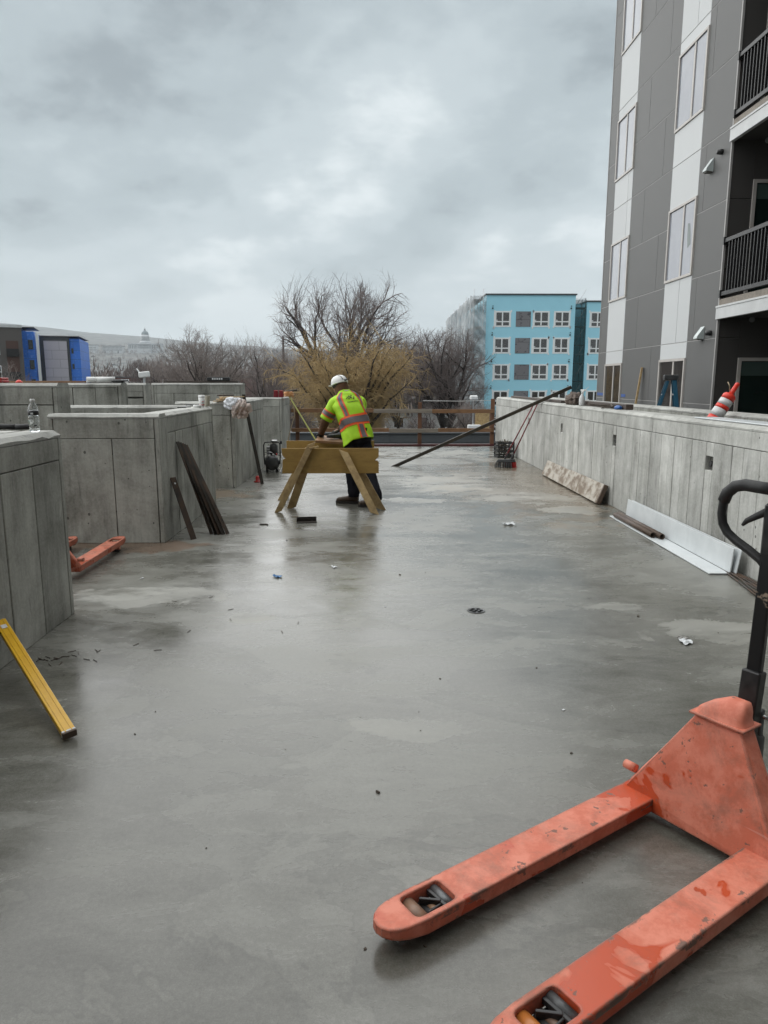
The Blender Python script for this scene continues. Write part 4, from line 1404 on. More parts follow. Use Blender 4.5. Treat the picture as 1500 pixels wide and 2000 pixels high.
def bare_tree(name, loc, height, label=None, seed=1, trunk_r=0.3, stems=1, spread=1.0, levels=5, mats=('bark', 'twig'), group=None,
              fork_z=0.25, kids=(4, 4, 4, 4, 4), twig_r=0.011, lean=0.12, droop=0.0, angle=(24, 52), width=None):
    r = np.random.default_rng(seed)
    wood, twigs = Chains(), Chains()
    a = 2 * math.pi * np.arange(stems) / stems + r.uniform(0, 1, stems)
    lean_ = lean if stems == 1 else lean + 0.15
    p = np.stack([0.12 * np.cos(a) * (stems > 1), 0.12 * np.sin(a) * (stems > 1), np.zeros(stems)], -1)
    d = unit(np.stack([np.cos(a) * lean_, np.sin(a) * lean_, np.ones(stems)], -1))
    ln = np.full(stems, height * 0.42)
    rad = np.full(stems, trunk_r / math.sqrt(stems))
    for lev in range(levels + 1):
        n = 6 if lev < 2 else (5 if lev == 2 else 4)
        P, D = wander(r, p, d, ln, n, 0.085 + 0.022 * lev, 0.05 * (1 - droop * lev))
        end = np.maximum(rad * (0.60 if lev < levels else 0.4), twig_r * 0.5)
        f = np.linspace(0, 1, n + 1)[None, :]
        Rr = rad[:, None] * (1 - f) + end[:, None] * f
        batch(wood if lev <= 2 else twigs, P, Rr, 9 if lev == 0 else (7 if lev == 1 else (5 if lev == 2 else 3)))
        if lev == levels:
            break
        nk = kids[min(lev, len(kids) - 1)]
        p, nd, rr, par = sprout(r, P, D, Rr, nk, fork_z if lev == 0 else 0.30, (angle[0] * spread, angle[1] * spread))
        if lev < 2:
            nd[:, 2] = np.maximum(nd[:, 2], 0.12)
        nd[:, 2] -= droop * 0.25 * lev
        cl = ln[par] * r.uniform(0.50, 0.82, len(par))
        p = np.concatenate([p, P[:, -1]])
        nd = unit(np.concatenate([nd, D[:, -1]]))
        rr = np.concatenate([np.maximum(rr * (0.70 if lev < 2 else 0.55), twig_r), np.maximum(end, twig_r)])
        ln = np.concatenate([cl, ln * r.uniform(0.55, 0.78, len(ln))])
        d, rad = nd, rr
    root = empty(name, loc, 0, label, 'tree', group)
    allv = np.concatenate(twigs.V)
    k = height / np.percentile(allv[:, 2], 99.9)
    kw = k
    if width:
        c0 = (np.percentile(allv[:, 0], 1) + np.percentile(allv[:, 0], 99)) / 2
        kw = width / (np.percentile(allv[:, 0], 99) - np.percentile(allv[:, 0], 1))
    hw, hh = 0.5 * (width or height * 0.75), height
    for c in (wood, twigs):
        out = []
        for v in c.V:
            v = v * np.array([kw, kw, k])
            q = (v - np.array([0, 0, 0.60 * hh])) / np.array([hw, hw, 0.40 * hh])
            rho = np.linalg.norm(q, axis=1, keepdims=True)
            up_ = (v[:, 2:3] > 0.25 * hh)
            s_ = np.where((rho > 0.9) & up_, (0.9 + (rho - 0.9) * 0.38) / np.maximum(rho, 1e-6), 1.0)
            out.append(q * s_ * np.array([hw, hw, 0.40 * hh]) + np.array([0, 0, 0.60 * hh]))
        c.V = out
    wood.build('trunk', M[mats[0]], root)
    twigs.build('crown', M[mats[1]], root)
    return root


T1 = bare_tree('cottonwood_tree', (-2.6, 76, GZ), 19.8, 'tallest bare cottonwood tree rising behind the yellow willow', 5, 0.66, 2, 1.0, 5, ('bark_dark', 'twig_dark'),
               kids=(4, 3, 4, 4, 4), twig_r=0.011, fork_z=0.45, angle=(26, 58), width=15.0)
T2 = bare_tree('bare_tree', (-13.8, 58, GZ), 12.2, 'spreading bare tree behind the coffee cups, right of the domed capitol', 8, 0.26, 2, 1.1, 5, ('bark', 'twig'),
               kids=(4, 3, 4, 4, 4), twig_r=0.010, angle=(22, 50), width=9.0)
T3 = bare_tree('bare_tree', (7.4, 71, GZ), 13.0, 'bare tree right of the willow, its branches reaching the wrapped scaffold', 14, 0.42, 2, 1.15, 5, ('bark_dark', 'twig_dark'),
               kids=(5, 4, 4, 4, 4), twig_r=0.011, angle=(25, 58), width=10.0)
T4 = bare_tree('bare_tree', (3.6, 84, GZ), 14.6, 'bare tree between the tall cottonwood and the wrapped scaffold', 21, 0.36, 2, 1.05, 5, ('bark', 'twig'),
               kids=(4, 3, 4, 4, 4), twig_r=0.011)
T5 = bare_tree('bare_tree', (-8.6, 66, GZ), 9.8, 'dark tangled bare tree left of the willow', 27, 0.34, 2, 1.3, 5, ('bark_dark', 'twig_dark'),
               kids=(4, 4, 4, 4, 4), twig_r=0.011, droop=0.10)
T6 = bare_tree('bare_tree', (-36.5, 72, GZ), 9.6, 'small bare tree in front of the taupe building', 33, 0.16, 1, 0.8, 5, ('bark', 'twig'),
               kids=(5, 4, 3, 4, 3), twig_r=0.012, fork_z=0.2)
# more of the same trees standing behind, each turned and scaled
rt = random.Random(4)
spots = [(-18.5, 80, 0.95, T2), (-21, 96, 0.9, T5), (-13, 104, 1.05, T2), (-6.5, 94, 0.9, T3), (0.5, 98, 0.85, T3), (-27, 118, 1.0, T2), (-33, 130, 0.95, T5),
         (7.2, 100, 1.0, T4), (-10.4, 84, 0.9, T4), (-24, 84, 0.8, T5), (4.4, 66, 0.55, T5), (-5.8, 60, 0.62, T5), (8.6, 62, 0.55, T2), (0.0, 70, 0.6, T5),
         (-40, 140, 1.0, T4), (-17, 120, 1.0, T3), (-46, 150, 0.95, T3)]
for q, (x, y, s, src) in enumerate(spots):
    c = copy_tree(src)
    c.name = 'bare_tree'
    c.location = (x, y, GZ)
    c.rotation_euler = (0, 0, rt.uniform(0, 6.28))
    c.scale = (s, s, s * rt.uniform(0.9, 1.05))
    c['label'] = 'one of the bare grey trees massed in the background treeline'
    c['group'] = 'bare trees of the background treeline'
    c['category'] = 'tree'


def willow(loc, height, rad, label, seed=2):
    r = np.random.default_rng(seed)
    wood, twigs = Chains(), Chains()
    nb = 40
    a = r.uniform(0, 2 * math.pi, nb)
    reach = rad * r.uniform(0.2, 0.85, nb)
    hz = height * (0.98 - 0.24 * (reach / rad) ** 2) * r.uniform(0.72, 1.0, nb)
    t = np.linspace(0, 1, 9)[None, :]
    P = np.stack([np.cos(a)[:, None] * reach[:, None] * t ** 1.35, np.sin(a)[:, None] * reach[:, None] * t ** 1.35, hz[:, None] * t ** 0.72], -1)
    P = P + r.normal(0, 1, P.shape) * (0.10 * (0.2 + t))[..., None]
    Rr = np.repeat(0.16 * (1 - t) + 0.025, nb, 0)
    batch(wood, P, Rr, 7)
    D = unit(np.gradient(P, axis=1))
    p, nd, rr, par = sprout(r, P, D, Rr, 30, 0.14, (25, 85))
    ln = r.uniform(0.9, 2.1, len(p))
    P2, D2 = wander(r, p, unit(nd), ln, 5, 0.20, -0.03)
    R2 = np.repeat(np.linspace(0.026, 0.010, 6)[None, :], len(p), 0)
    batch(twigs, P2, R2, 3)
    p, nd, rr, par = sprout(r, P2, D2, R2, 20, 0.05, (15, 95))
    ln = r.uniform(0.30, 0.95, len(p))
    P3, D3 = wander(r, p, unit(nd), ln, 3, 0.20, -0.24)
    R3 = np.repeat(np.linspace(0.010, 0.005, 4)[None, :], len(p), 0)
    batch(twigs, P3, R3, 3)
    root = empty('willow_tree', loc, 0, label, 'tree')
    allv = np.concatenate(twigs.V)
    k = height / np.percentile(allv[:, 2], 99.5)
    kr = rad / np.percentile(np.hypot(allv[:, 0], allv[:, 1]), 99)
    for c in (wood, twigs):
        c.V = [v * np.array([kr, kr, k]) for v in c.V]
    wood.build('trunk', M['bark_dark'], root)
    twigs.build('crown', M['twig_yellow'], root)
    return root


willow((-1.5, 55, GZ), 10.2, 5.6, 'broad yellow-brown willow behind the worker and the guardrail', 2)

# far woods in front of and on the hill: nobody could count them
r = np.random.default_rng(17)
V, F = [], []
n = 0
Vg, Fg, ng = [], [], 0
for q in range(5200):
    if q < 3000:
        y = r.uniform(260, 1500) ; x = y * r.uniform(-0.62, 0.30)
    else:
        y = r.uniform(1500, 3600); x = y * r.uniform(-0.62, 0.10)
    z = float(hill_z(np.array(x), np.array(y))) if y > 1400 else GZ
    h = r.uniform(9, 17)
    if q > 3000 and r.uniform() < 0.16:
        h *= 1.1; w = h * 0.2
        for k in range(7):
            a = 2 * math.pi * k / 7
            Vg.append((x + w * math.cos(a), y + w * math.sin(a), z + h * 0.1))
        Vg.append((x, y, z + h))
        for k in range(7):
            Fg.append((ng + k, ng + (k + 1) % 7, ng + 7))
        ng += 8
        continue
    m_ = 46 if q < 3000 else 26
    c = r.normal(0, 1, (m_, 3)); c /= np.linalg.norm(c, axis=1, keepdims=True)
    c *= r.uniform(0.2, 1.0, (m_, 1)) ** 0.5
    c = c * np.array([h * 0.42, h * 0.42, h * 0.42]) + np.array([x, y, z + h * 0.58])
    d = c - np.array([x, y, z + h * 0.1]); d /= np.linalg.norm(d, axis=1, keepdims=True)
    s = np.cross(d, r.normal(0, 1, (m_, 3))); s /= np.linalg.norm(s, axis=1, keepdims=True)
    L_ = h * 0.20; w = 0.24 if q < 3000 else 0.7
    tri = np.stack([c - s * w, c + s * w, c + d * L_], 1).reshape(-1, 3)
    V.append(tri)
    F.append(np.arange(len(tri)).reshape(-1, 3) + n)
    n += len(tri)
V = np.concatenate(V); F = np.concatenate(F)
mb = MB(); mb.v = [tuple(p) for p in V]; mb.f = [tuple(int(i) for i in f) for f in F]; mb.s = [False] * len(mb.f)
tag(mb.build('far_woods', M['far_wood'], fix=False), 'brown haze of leafless trees between the town and the hill', 'woods', kind='stuff')
mb = MB(); mb.v = Vg; mb.f = Fg; mb.s = [False] * len(Fg)
tag(mb.build('far_evergreens', M['evergreen'], fix=False), 'dark evergreens dotted over the far hillside', 'trees', kind='stuff')

# ------------------------------------------------------------------ pallet jacks
def plate_with_hole(outer, hole, z_top, thick, name, mat, parent, bevel=0.006, warp=None):
    bm = bmesh.new()
    loops = []
    for ring in (outer, hole):
        vs = [bm.verts.new((x, y, z_top)) for x, y in ring]
        loops += [bm.edges.new((vs[i], vs[(i + 1) % len(vs)])) for i in range(len(vs))]
    bmesh.ops.triangle_fill(bm, edges=loops, use_beauty=True, normal=(0, 0, 1))
    res = bmesh.ops.extrude_face_region(bm, geom=list(bm.faces))
    low = [g for g in res['geom'] if isinstance(g, bmesh.types.BMVert)]
    for v in low:
        v.co.z -= thick
        if warp:
            v.co.z = warp(v.co)
    bmesh.ops.recalc_face_normals(bm, faces=bm.faces)
    me = bpy.data.meshes.new(name)
    bm.to_mesh(me); bm.free()
    me.materials.append(mat)
    o = bpy.data.objects.new(name, me)
    COL.objects.link(o); o.parent = parent
    md = o.modifiers.new('bevel', 'BEVEL'); md.width = bevel; md.segments = 3; md.limit_method = 'ANGLE'; md.angle_limit = R(40)
    return o


def rounded_rect(x0, x1, y0, y1, r, n=4):
    pts = []
    for cx, cy, a0 in ((x1 - r, y1 - r, 0), (x0 + r, y1 - r, 90), (x0 + r, y0 + r, 180), (x1 - r, y0 + r, 270)):
        for i in range(n + 1):
            a = R(a0 + 90 * i / n)
            pts.append((cx + r * math.cos(a), cy + r * math.sin(a)))
    return pts


def pallet_jack(loc, ang, label, rollers):
    pj = empty('pallet_jack', loc, ang, label, 'pallet jack')
    for si, s in enumerate((-1, 1)):
        yc = 0.2375 * s
        w = 0.069
        out = [(-0.06, yc - w), (1.05, yc - w)]
        for i in range(9):
            a = R(-80 + 160 * i / 8)
            out.append((1.10 + 0.088 * math.cos(a), yc + 0.064 * math.sin(a)))
        out += [(1.05, yc + w), (-0.06, yc + w)]
        hole = rounded_rect(0.925, 1.075, yc - 0.047, yc + 0.047, 0.018)
        fork = plate_with_hole(out, list(reversed(hole)), 0.085, 0.052, 'fork', M['orange_fork'], pj, 0.007,
                               warp=lambda c: 0.033 + max(0.0, c.x - 1.06) * 0.16)
        # what shows inside the opening
        bx('roller_frame', M['black_paint'], fork, 0.93, 1.07, yc - 0.044, yc + 0.044, 0.028, 0.036)
        MB().tube([(1.045, yc - 0.046, 0.048), (1.045, yc + 0.046, 0.048)], 0.026, 16).build('load_roller', M[rollers[si]], fork)
        MB().tube([(0.945, yc - 0.045, 0.060), (0.945, yc + 0.045, 0.060)], 0.017, 14).build('load_roller', M['steel_grey'], fork)
        MB().tube([(0.985, yc - 0.02, 0.048), (0.985, yc + 0.046, 0.048)], 0.012, 12).build('axle', M['poly_brown'], fork)
        bk = MB().bar((0.93, yc + 0.02, 0.055), (1.02, yc + 0.030, 0.055), 0.008, 0.03)
        bk.bar((0.965, yc - 0.046, 0.062), (0.965, yc + 0.046, 0.066), 0.012, 0.018)
        bk.bar((0.965, yc + 0.02, 0.066), (1.01, yc - 0.03, 0.060), 0.010, 0.022)
        bk.build('bracket', M['black_paint'], fork, 0.003)
        MB().tube([(0.99, yc - 0.04, 0.026), (0.99, yc + 0.04, 0.026)], 0.026, 14).build('load_wheel', M['rubber'], fork)
        MB().tube([(1.12, yc - 0.035, 0.022), (1.12, yc + 0.035, 0.022)], 0.015, 12).build('entry_roller', M['chrome'], fork)
        MB().tube([(0.92, yc + 0.03 * s, 0.026), (0.92, yc + 0.069 * s, 0.026)], 0.018, 10).build('pivot_lug', M['orange'], fork)
    # upright head: leaning trapezoid plate with folded flanks
    prof = [(-0.306, 0.032), (0.306, 0.032), (0.306, 0.088), (0.088, 0.435), (-0.088, 0.435), (-0.306, 0.088)]
    vs, fs = [], []

    def lean(z):
        return -0.02 - max(0, z - 0.08) * 0.27
    inner = [(-0.306, 0.032), (0.306, 0.032), (0.306, 0.088), (0.088, 0.435), (-0.088, 0.435), (-0.306, 0.088)]
    for y, z in prof:
        vs.append((lean(z) + 0.024, y * 0.93, z))
    for y, z in inner:
        vs.append((lean(z) - 0.035, y, z))
    for y, z in inner:
        vs.append((lean(z) - 0.05, y * 0.98, z))
    n = 6
    fs.append(tuple(range(n)))
    for b in (0, n):
        fs += [(b + i, b + (i + 1) % n, b + n + (i + 1) % n, b + n + i) for i in range(n)]
    fs.append(tuple(2 * n + i for i in reversed(range(n))))
    MB().add(vs, fs).build('head_plate', M['orange'], pj, 0.006, 3)
    # cap with a boss
    u = (1, 0, 0); v = (0, 1, 0)
    MB().loft([((-0.130, 0.0, 0.430), u, v, 0.052, 0.096), ((-0.130, 0.0, 0.440), u, v, 0.052, 0.098), ((-0.132, 0, 0.447), u, v, 0.049, 0.090), ((-0.134, 0, 0.462), u, v, 0.046, 0.084),
               ((-0.139, 0.012, 0.482), u, v, 0.042, 0.070), ((-0.147, 0.026, 0.500), u, v, 0.034, 0.050), ((-0.152, 0.034, 0.512), u, v, 0.026, 0.036), ((-0.155, 0.036, 0.516), u, v, 0.012, 0.018)], 24, power=4.5).build('head_cap', M['orange'], pj)
    bx('cap_lip', M['orange'], pj, -0.188, -0.074, -0.102, 0.102, 0.4362, 0.4445, 0.003, 2)
    MB().tube([(-0.055, -0.285, 0.135), (-0.055, -0.335, 0.135)], 0.017, 12).build('lug', M['orange'], pj)
    # pump, wheels, drawbar
    MB().lathe([(0.07, 0.10), (0.07, 0.34), (0.05, 0.36), (0.05, 0.40)], 18, Matrix.Translation((-0.27, 0, 0))).build('pump', M['black_paint'], pj)
    bx('cross_tube', M['orange'], pj, -0.16, -0.09, -0.13, 0.13, 0.06, 0.36, 0.01)
    for s in (-1, 1):
        wh = MB().tube([(-0.29, 0.035 * s, 0.09), (-0.29, 0.085 * s, 0.09)], 0.088, 24).build('steer_wheel', M['rubber'], pj)
        MB().tube([(-0.29, 0.03 * s, 0.09), (-0.29, 0.088 * s, 0.09)], 0.05, 16).build('rim', M['steel_grey'], wh)
    lg = MB().box(-0.30, -0.27, 0.030, 0.058, 0.30, 0.45).build('drawbar_lug', M['steel_grey'], pj, 0.008)
    MB().tube([(-0.285, 0.02, 0.425), (-0.285, 0.085, 0.425)], 0.008, 8).build('pin', M['chrome'], lg)
    hd = MB().bar((-0.262, 0.022, 0.56), (-0.30, 0.016, 1.02), 0.05, 0.03, (1, 0, 0)).build('drawbar', M['black_chipped'], pj, 0.006)
    MB().bar((-0.232, 0.022, 0.30), (-0.262, 0.022, 0.595), 0.068, 0.05, (1, 0, 0)).build('sleeve', M['black_paint'], hd, 0.006)
    xh = -0.302
    half = [(0.0, 0.955), (-0.03, 0.985), (-0.075, 1.012), (-0.125, 1.038), (-0.160, 1.062), (-0.180, 1.092), (-0.187, 1.13), (-0.184, 1.175), (-0.172, 1.208), (-0.145, 1.234), (-0.11, 1.243), (-0.05, 1.240), (0.0, 1.238)]
    for s in (1, -1):
        MB().tube([(xh, 0.016 + y * s, z) for y, z in half], [0.0165] * len(half), 12).build('handle_loop', M['black_paint'], hd)
        g = [(y, z) for y, z in half if z > 1.14]
        MB().tube([(xh, 0.016 + y * s, z) for y, z in g], [0.0215] * len(g), 14).build('grip', M['rubber'], hd)
    MB().tube([(xh - 0.01, 0.016, 1.175), (xh + 0.005, -0.03, 1.145), (xh + 0.012, -0.07, 1.118), (xh + 0.015, -0.083, 1.10)], [0.016, 0.013, 0.010, 0.005], 10).build('release_lever', M['rubber'], hd)
    bx('lever_housing', M['black_paint'], hd, xh - 0.03, xh + 0.02, -0.012, 0.044, 1.0, 1.19, 0.008)
    return pj


pallet_jack((1.1256, 2.243, 0), R(-146.34), 'worn orange pallet jack in the right foreground with black handle', ('poly_brown', 'poly_amber'))
pj2 = pallet_jack((-2.715, 5.80, 0.03), R(90), 'faded orange pallet jack half hidden in the left wall recess', ('poly_brown', 'poly_brown'))
pj2.scale = (0.93, 0.98, 1.0)
for ch in pj2.children_recursive:
    if ch.data.materials[0] in (M['orange'], M['orange_fork']):
        ch.data.materials[0] = M['orange_old']
    if ch.name.startswith('steer_wheel') or ch.name.startswith('load_wheel'):
        ch.location.z = -0.03

# ------------------------------------------------------------------ timber guardrail at the deck end
gr = empty('timber_guardrail', (0.6, 18.40, 0), 0, 'brown timber guardrail across the far end of the deck', 'guardrail')


def rail_board(mat, x0, x1, z, h=0.10, dz=0.0, y=-0.06):
    ob = MB().box(x0 - 0.6, x1 - 0.6, y, y + 0.038, z, z + h).build('rail_board', M[mat], gr, 0.003, 1, fix=False)
    return ob


for x, zt in ((-1.93, 1.0), (1.21, 1.12), (3.08, 1.20)):
    bx('post', M['lumber_post'], gr, x - 0.6 - 0.05, x - 0.6 + 0.05, -0.02, 0.02, 0.0, zt, 0.003)
rail_board('lumber', -2.08, 0.02, 0.86)
rail_board('lumber_grey', 0.023, 1.52, 0.845)
rail_board('lumber', 1.523, 3.12, 0.84)
rail_board('lumber', -2.08, 0.42, 0.36)
rail_board('lumber_grey', 0.423, 1.68, 0.345)
rail_board('lumber', 1.683, 3.12, 0.355)
bx('toe_angle', M['red_strip'], gr, -2.08 - 0.6, 3.13 - 0.6, -0.09, 0.045, 0.002, 0.05)
MB().tube([(-2.0 + 0.64, -0.07, 0.45), (-2.0 + 0.645, -0.07, 1.02)], 0.012, 6).build('stake', M['lumber_pale'], gr)
ln = MB().tube([(1.3, 18.5, 1.15), (2.2, 18.5, 1.14), (3.12, 18.45, 1.16)], 0.006, 6).build('string_line', M['white_plastic'])
tag(ln, 'thin white string line stretched above the right end of the guardrail', 'string')

# ------------------------------------------------------------------ sawhorses
def tilted_plank(name, mat, parent, a, b, w, th, side):
    """plank from a to b, w wide along 'side', th thick"""
    a, b, side = Vector(a), Vector(b), Vector(side).normalized()
    d = (b - a).normalized()
    nrm = d.cross(side).normalized()
    vs = [e + side * (i * w / 2) + nrm * (j * th / 2) for e in (a, b) for i, j in ((-1, -1), (1, -1), (1, 1), (-1, 1))]
    return MB().add(vs, [(0, 3, 2, 1), (4, 5, 6, 7), (0, 1, 5, 4), (1, 2, 6, 5), (2, 3, 7, 6), (3, 0, 4, 7)]).build(name, mat, parent, 0.003, 1)


def sawhorse(loc, label, topz, length, apron_h, leg_top, notch=True, seed=1):
    rs = random.Random(seed)
    sh = empty('sawhorse', loc, 0, label, 'sawhorse', 'plywood sawhorses')
    h2 = length / 2
    zt, zb = topz, topz - apron_h
    poly = [(-h2, zb), (h2, zb), (h2, zb + apron_h * 0.45)]
    if notch:
        poly += [(h2 - 0.02, zb + apron_h * 0.50), (h2 - 0.045, zb + apron_h * 0.52), (h2 - 0.015, zb + apron_h * 0.62)]
    poly += [(h2, zb + apron_h * 0.66), (h2, zt), (-h2, zt)]
    if notch:
        poly += [(-h2 + 0.005, zb + apron_h * 0.72), (-h2 + 0.045, zb + apron_h * 0.60), (-h2 + 0.01, zb + apron_h * 0.55)]
    # the plywood apron stands upright, facing the camera
    m = Matrix.Translation((0, 0, 0)) @ Matrix.Rotation(R(90), 4, 'X')
    MB().prism(poly, -0.01, 0.01, m).build('apron_board', M['ply_yellow'], sh, 0.002, 1)
    return sh


s1 = sawhorse((-0.53, 8.88, 0), 'nearer yellow plywood sawhorse with splayed plank legs', 0.80, 1.21, 0.315, 0.83)
# legs of the near sawhorse: planks leaning out to both ends, one on either side of the apron
tilted_plank('leg', M['ply_raw'], s1, (-0.225, -0.035, 0.865), (-0.665, -0.055, 0.0), 0.105, 0.026, (1, 0, 0.35))
tilted_plank('leg', M['ply_raw'], s1, (-0.24, 0.035, 0.78), (-0.53, 0.235, 0.0), 0.13, 0.026, (1, 0, 0.35))
tilted_plank('leg', M['ply_raw'], s1, (0.165, -0.035, 0.765), (0.555, -0.22, 0.005), 0.12, 0.026, (1, 0, -0.35))
tilted_plank('leg', M['ply_raw'], s1, (0.24, 0.035, 0.74), (0.635, 0.10, 0.005), 0.15, 0.026, (1, 0, -0.35))
MB().bar((-0.255, -0.06, 0.805), (-0.14, -0.05, 0.825), 0.02, 0.02).build('cleat', M['ply_raw'], s1, 0.003)
s2h = sawhorse((-0.585, 9.86, 0), 'farther yellow plywood sawhorse carrying the workpiece', 0.815, 1.21, 0.315, 0.8, notch=False)
tilted_plank('leg', M['ply_raw'], s2h, (-0.30, -0.035, 0.74), (-0.70, -0.10, 0.0), 0.09, 0.024, (1, 0, 0.35))
tilted_plank('leg', M['ply_raw'], s2h, (-0.30, 0.035, 0.74), (-0.68, 0.28, 0.0), 0.09, 0.024, (1, 0, 0.35))
tilted_plank('leg', M['ply_raw'], s2h, (0.30, -0.035, 0.74), (0.62, -0.02, 0.0), 0.09, 0.024, (1, 0, -0.35))
tilted_plank('leg', M['ply_raw'], s2h, (0.30, 0.035, 0.74), (0.64, 0.28, 0.0), 0.09, 0.024, (1, 0, -0.35))
# workpiece: a board lying across the far sawhorse
wp = MB().box(-0.185, 0.185, -0.15, 0.16, 0.0, 0.035, Matrix.Rotation(R(-4), 4, 'Z') @ Matrix.Rotation(R(9), 4, 'X') @ Matrix.Rotation(R(4), 4, 'Y')).build('workpiece_board', M['lumber'], None, 0.004, 1)
wp.location = (-0.585, 9.80, 0.815)
tag(wp, 'short reddish board being cut on the far sawhorse', 'board')
gl = empty('grinder', (-0.53, 9.78, 0.885), R(25), 'small black hand grinder under the worker\'s right glove', 'power tool')
MB().loft([((-0.10, 0, 0), (0, 1, 0), (0, 0, 1), 0.022, 0.022), ((0.02, 0, 0.0), (0, 1, 0), (0, 0, 1), 0.030, 0.030), ((0.10, 0, 0), (0, 1, 0), (0, 0, 1), 0.033, 0.035), ((0.14, 0, 0), (0, 1, 0), (0, 0, 1), 0.02, 0.03)], 14).build('body', M['gunmetal'], gl)
MB().lathe([(0.0, -0.03), (0.058, -0.03), (0.058, -0.024), (0.0, -0.02)], 20, Matrix.Translation((0.13, 0, -0.01))).build('disc', M['steel_grey'], gl)

# ------------------------------------------------------------------ leaning and lying steel
def lean_bar(name, a, b, w, th, mat, label, cat='steel bar', group=None, holes=(), bevel=0.002):
    a, b = Vector(a), Vector(b)
    r_ = empty(name, a, 0, label, cat, group)
    d = b - a
    side = Vector((0, 0, 1)).cross(d)
    if side.length < 1e-3:
        side = Vector((1, 0, 0))
    side.normalize()
    nrm = side.cross(d).normalized()
    L_ = d.length
    dd = d.normalized()

    def fl(s0, s1, n0, n1):
        return [dd * (L_ * e) + side * i + nrm * j for e in (0, 1) for i, j in ((s0, n0), (s1, n0), (s1, n1), (s0, n1))]
    F6 = [(0, 3, 2, 1), (4, 5, 6, 7), (0, 1, 5, 4), (1, 2, 6, 5), (2, 3, 7, 6), (3, 0, 4, 7)]
    mb_ = MB()
    mb_.add(fl(-w / 2, w / 2, 0, th), F6)
    mb_.build('web', M[mat], r_, bevel, 1)
    MB().add(fl(-w / 2, -w / 2 + th, th + 0.0005, w * 0.55), F6).build('flange', M[mat], r_, bevel, 1)
    for t_ in holes:
        c = dd * (L_ * t_) - nrm * 0.002
        MB().tube([c, c + nrm * 0.0015], w * 0.13, 10).build('bolt_hole', M['paper'], r_)
    return r_


lean_bar('steel_bar', (-1.86, 7.26, 0.0), (-2.09, 7.42, 0.63), 0.075, 0.008, 'rust_steel', 'single short dark steel bar leaning left of the bar bundle', holes=(0.9,), group='steel bars leaning on the left walls')
bot = [(-1.73, 7.52), (-1.68, 7.50), (-1.64, 7.49), (-1.60, 7.50), (-1.56, 7.53)]
ordn = ('leftmost', 'second from left', 'middle', 'second from right', 'rightmost')
for i, (x, y) in enumerate(bot):
    lean_bar('steel_bar', (x, y, 0.0), (-2.085 + 0.012 * i, 7.66 + 0.035 * i, 0.985 - 0.012 * i), 0.055, 0.008, 'dark_steel' if i % 2 else 'rust_steel',
             ordn[i] + ' of five dark steel bars bundled against the left wall', group='steel bars leaning on the left walls')
lean_bar('steel_bar', (-1.775, 11.38, 0.0), (-2.075, 11.64, 1.42), 0.062, 0.012, 'dark_steel', 'long dark steel bar leaning beside the hanging bags', group='steel bars leaning on the left walls')
lb_ = lean_bar('steel_bar', (0.36, 13.86, 0.0), (3.66, 13.30, 1.555), 0.115, 0.012, 'bar_olive', 'very long dark steel bar leaning low across the right wall top', holes=(0.035, 0.18, 0.36, 0.78))

# air compressor
ac = empty('air_compressor', (-1.85, 13.05, 0), R(10), 'small black air compressor with tubular handle by the left wall', 'compressor')
MB().lathe([(0.0, -0.20), (0.08, -0.195), (0.125, -0.165), (0.135, -0.12), (0.135, 0.22), (0.11, 0.26), (0.0, 0.27)], 24, Matrix.Translation((0, 0, 0.165)) @ Matrix.Rotation(R(-90), 4, 'X')).build('tank', M['gunmetal'], ac)
for s in (-1, 1):
    MB().tube([(0.135 * s, -0.17, 0.15), (0.145 * s, -0.18, 0.30), (0.145 * s, -0.18, 0.50), (0.125 * s, -0.17, 0.545), (0.0, -0.165, 0.555)], 0.012, 8).build('roll_bar', M['rail_black'], ac)
    MB().tube([(0.14 * s, -0.18, 0.30), (0.14 * s, 0.2, 0.29)], 0.010, 8).build('roll_bar', M['rail_black'], ac)
    MB().tube([(0.09 * s, -0.12, 0.0), (0.09 * s, -0.12, 0.06)], 0.022, 8).build('foot', M['rubber'], ac)
    MB().tube([(0.09 * s, 0.16, 0.0), (0.09 * s, 0.16, 0.06)], 0.022, 8).build('foot', M['rubber'], ac)
MB().lathe([(0.06, 0.30), (0.075, 0.32), (0.075, 0.47), (0.05, 0.50), (0.0, 0.51)], 16, Matrix.Translation((0.04, 0.02, 0))).build('motor', M['gunmetal'], ac)
for q in range(5):
    bx('cooling_fin', M['steel_grey'], ac, -0.09, -0.02, -0.05, 0.09, 0.32 + q * 0.03, 0.335 + q * 0.03)
bx('cylinder_head', M['chrome'], ac, 0.0, 0.11, -0.04, 0.08, 0.515, 0.575, 0.01)
MB().lathe([(0.0, 0), (0.03, 0), (0.03, 0.04), (0.0, 0.04)], 12, Matrix.Translation((0.15, 0, 0.53)) @ Matrix.Rotation(R(90), 4, 'Y')).build('air_filter', M['rubber'], ac)
for q, (x, z) in enumerate(((-0.05, 0.31), (0.02, 0.325))):
    MB().lathe([(0.0, 0), (0.022, 0), (0.022, 0.012), (0.0, 0.012)], 12, Matrix.Translation((x, -0.19, z)) @ Matrix.Rotation(R(90), 4, 'X')).build('gauge', M['refl_white'], ac)
MB().tube([(0.05, -0.19, 0.30), (0.0, -0.2, 0.36), (-0.06, -0.2, 0.38), (-0.09, -0.19, 0.33)], 0.007, 6).build('air_line', M['chrome'], ac)
MB().tube([(0.07, -0.19, 0.33), (0.09, -0.19, 0.33)], 0.02, 10).build('regulator_knob', M['red_plastic'], ac)
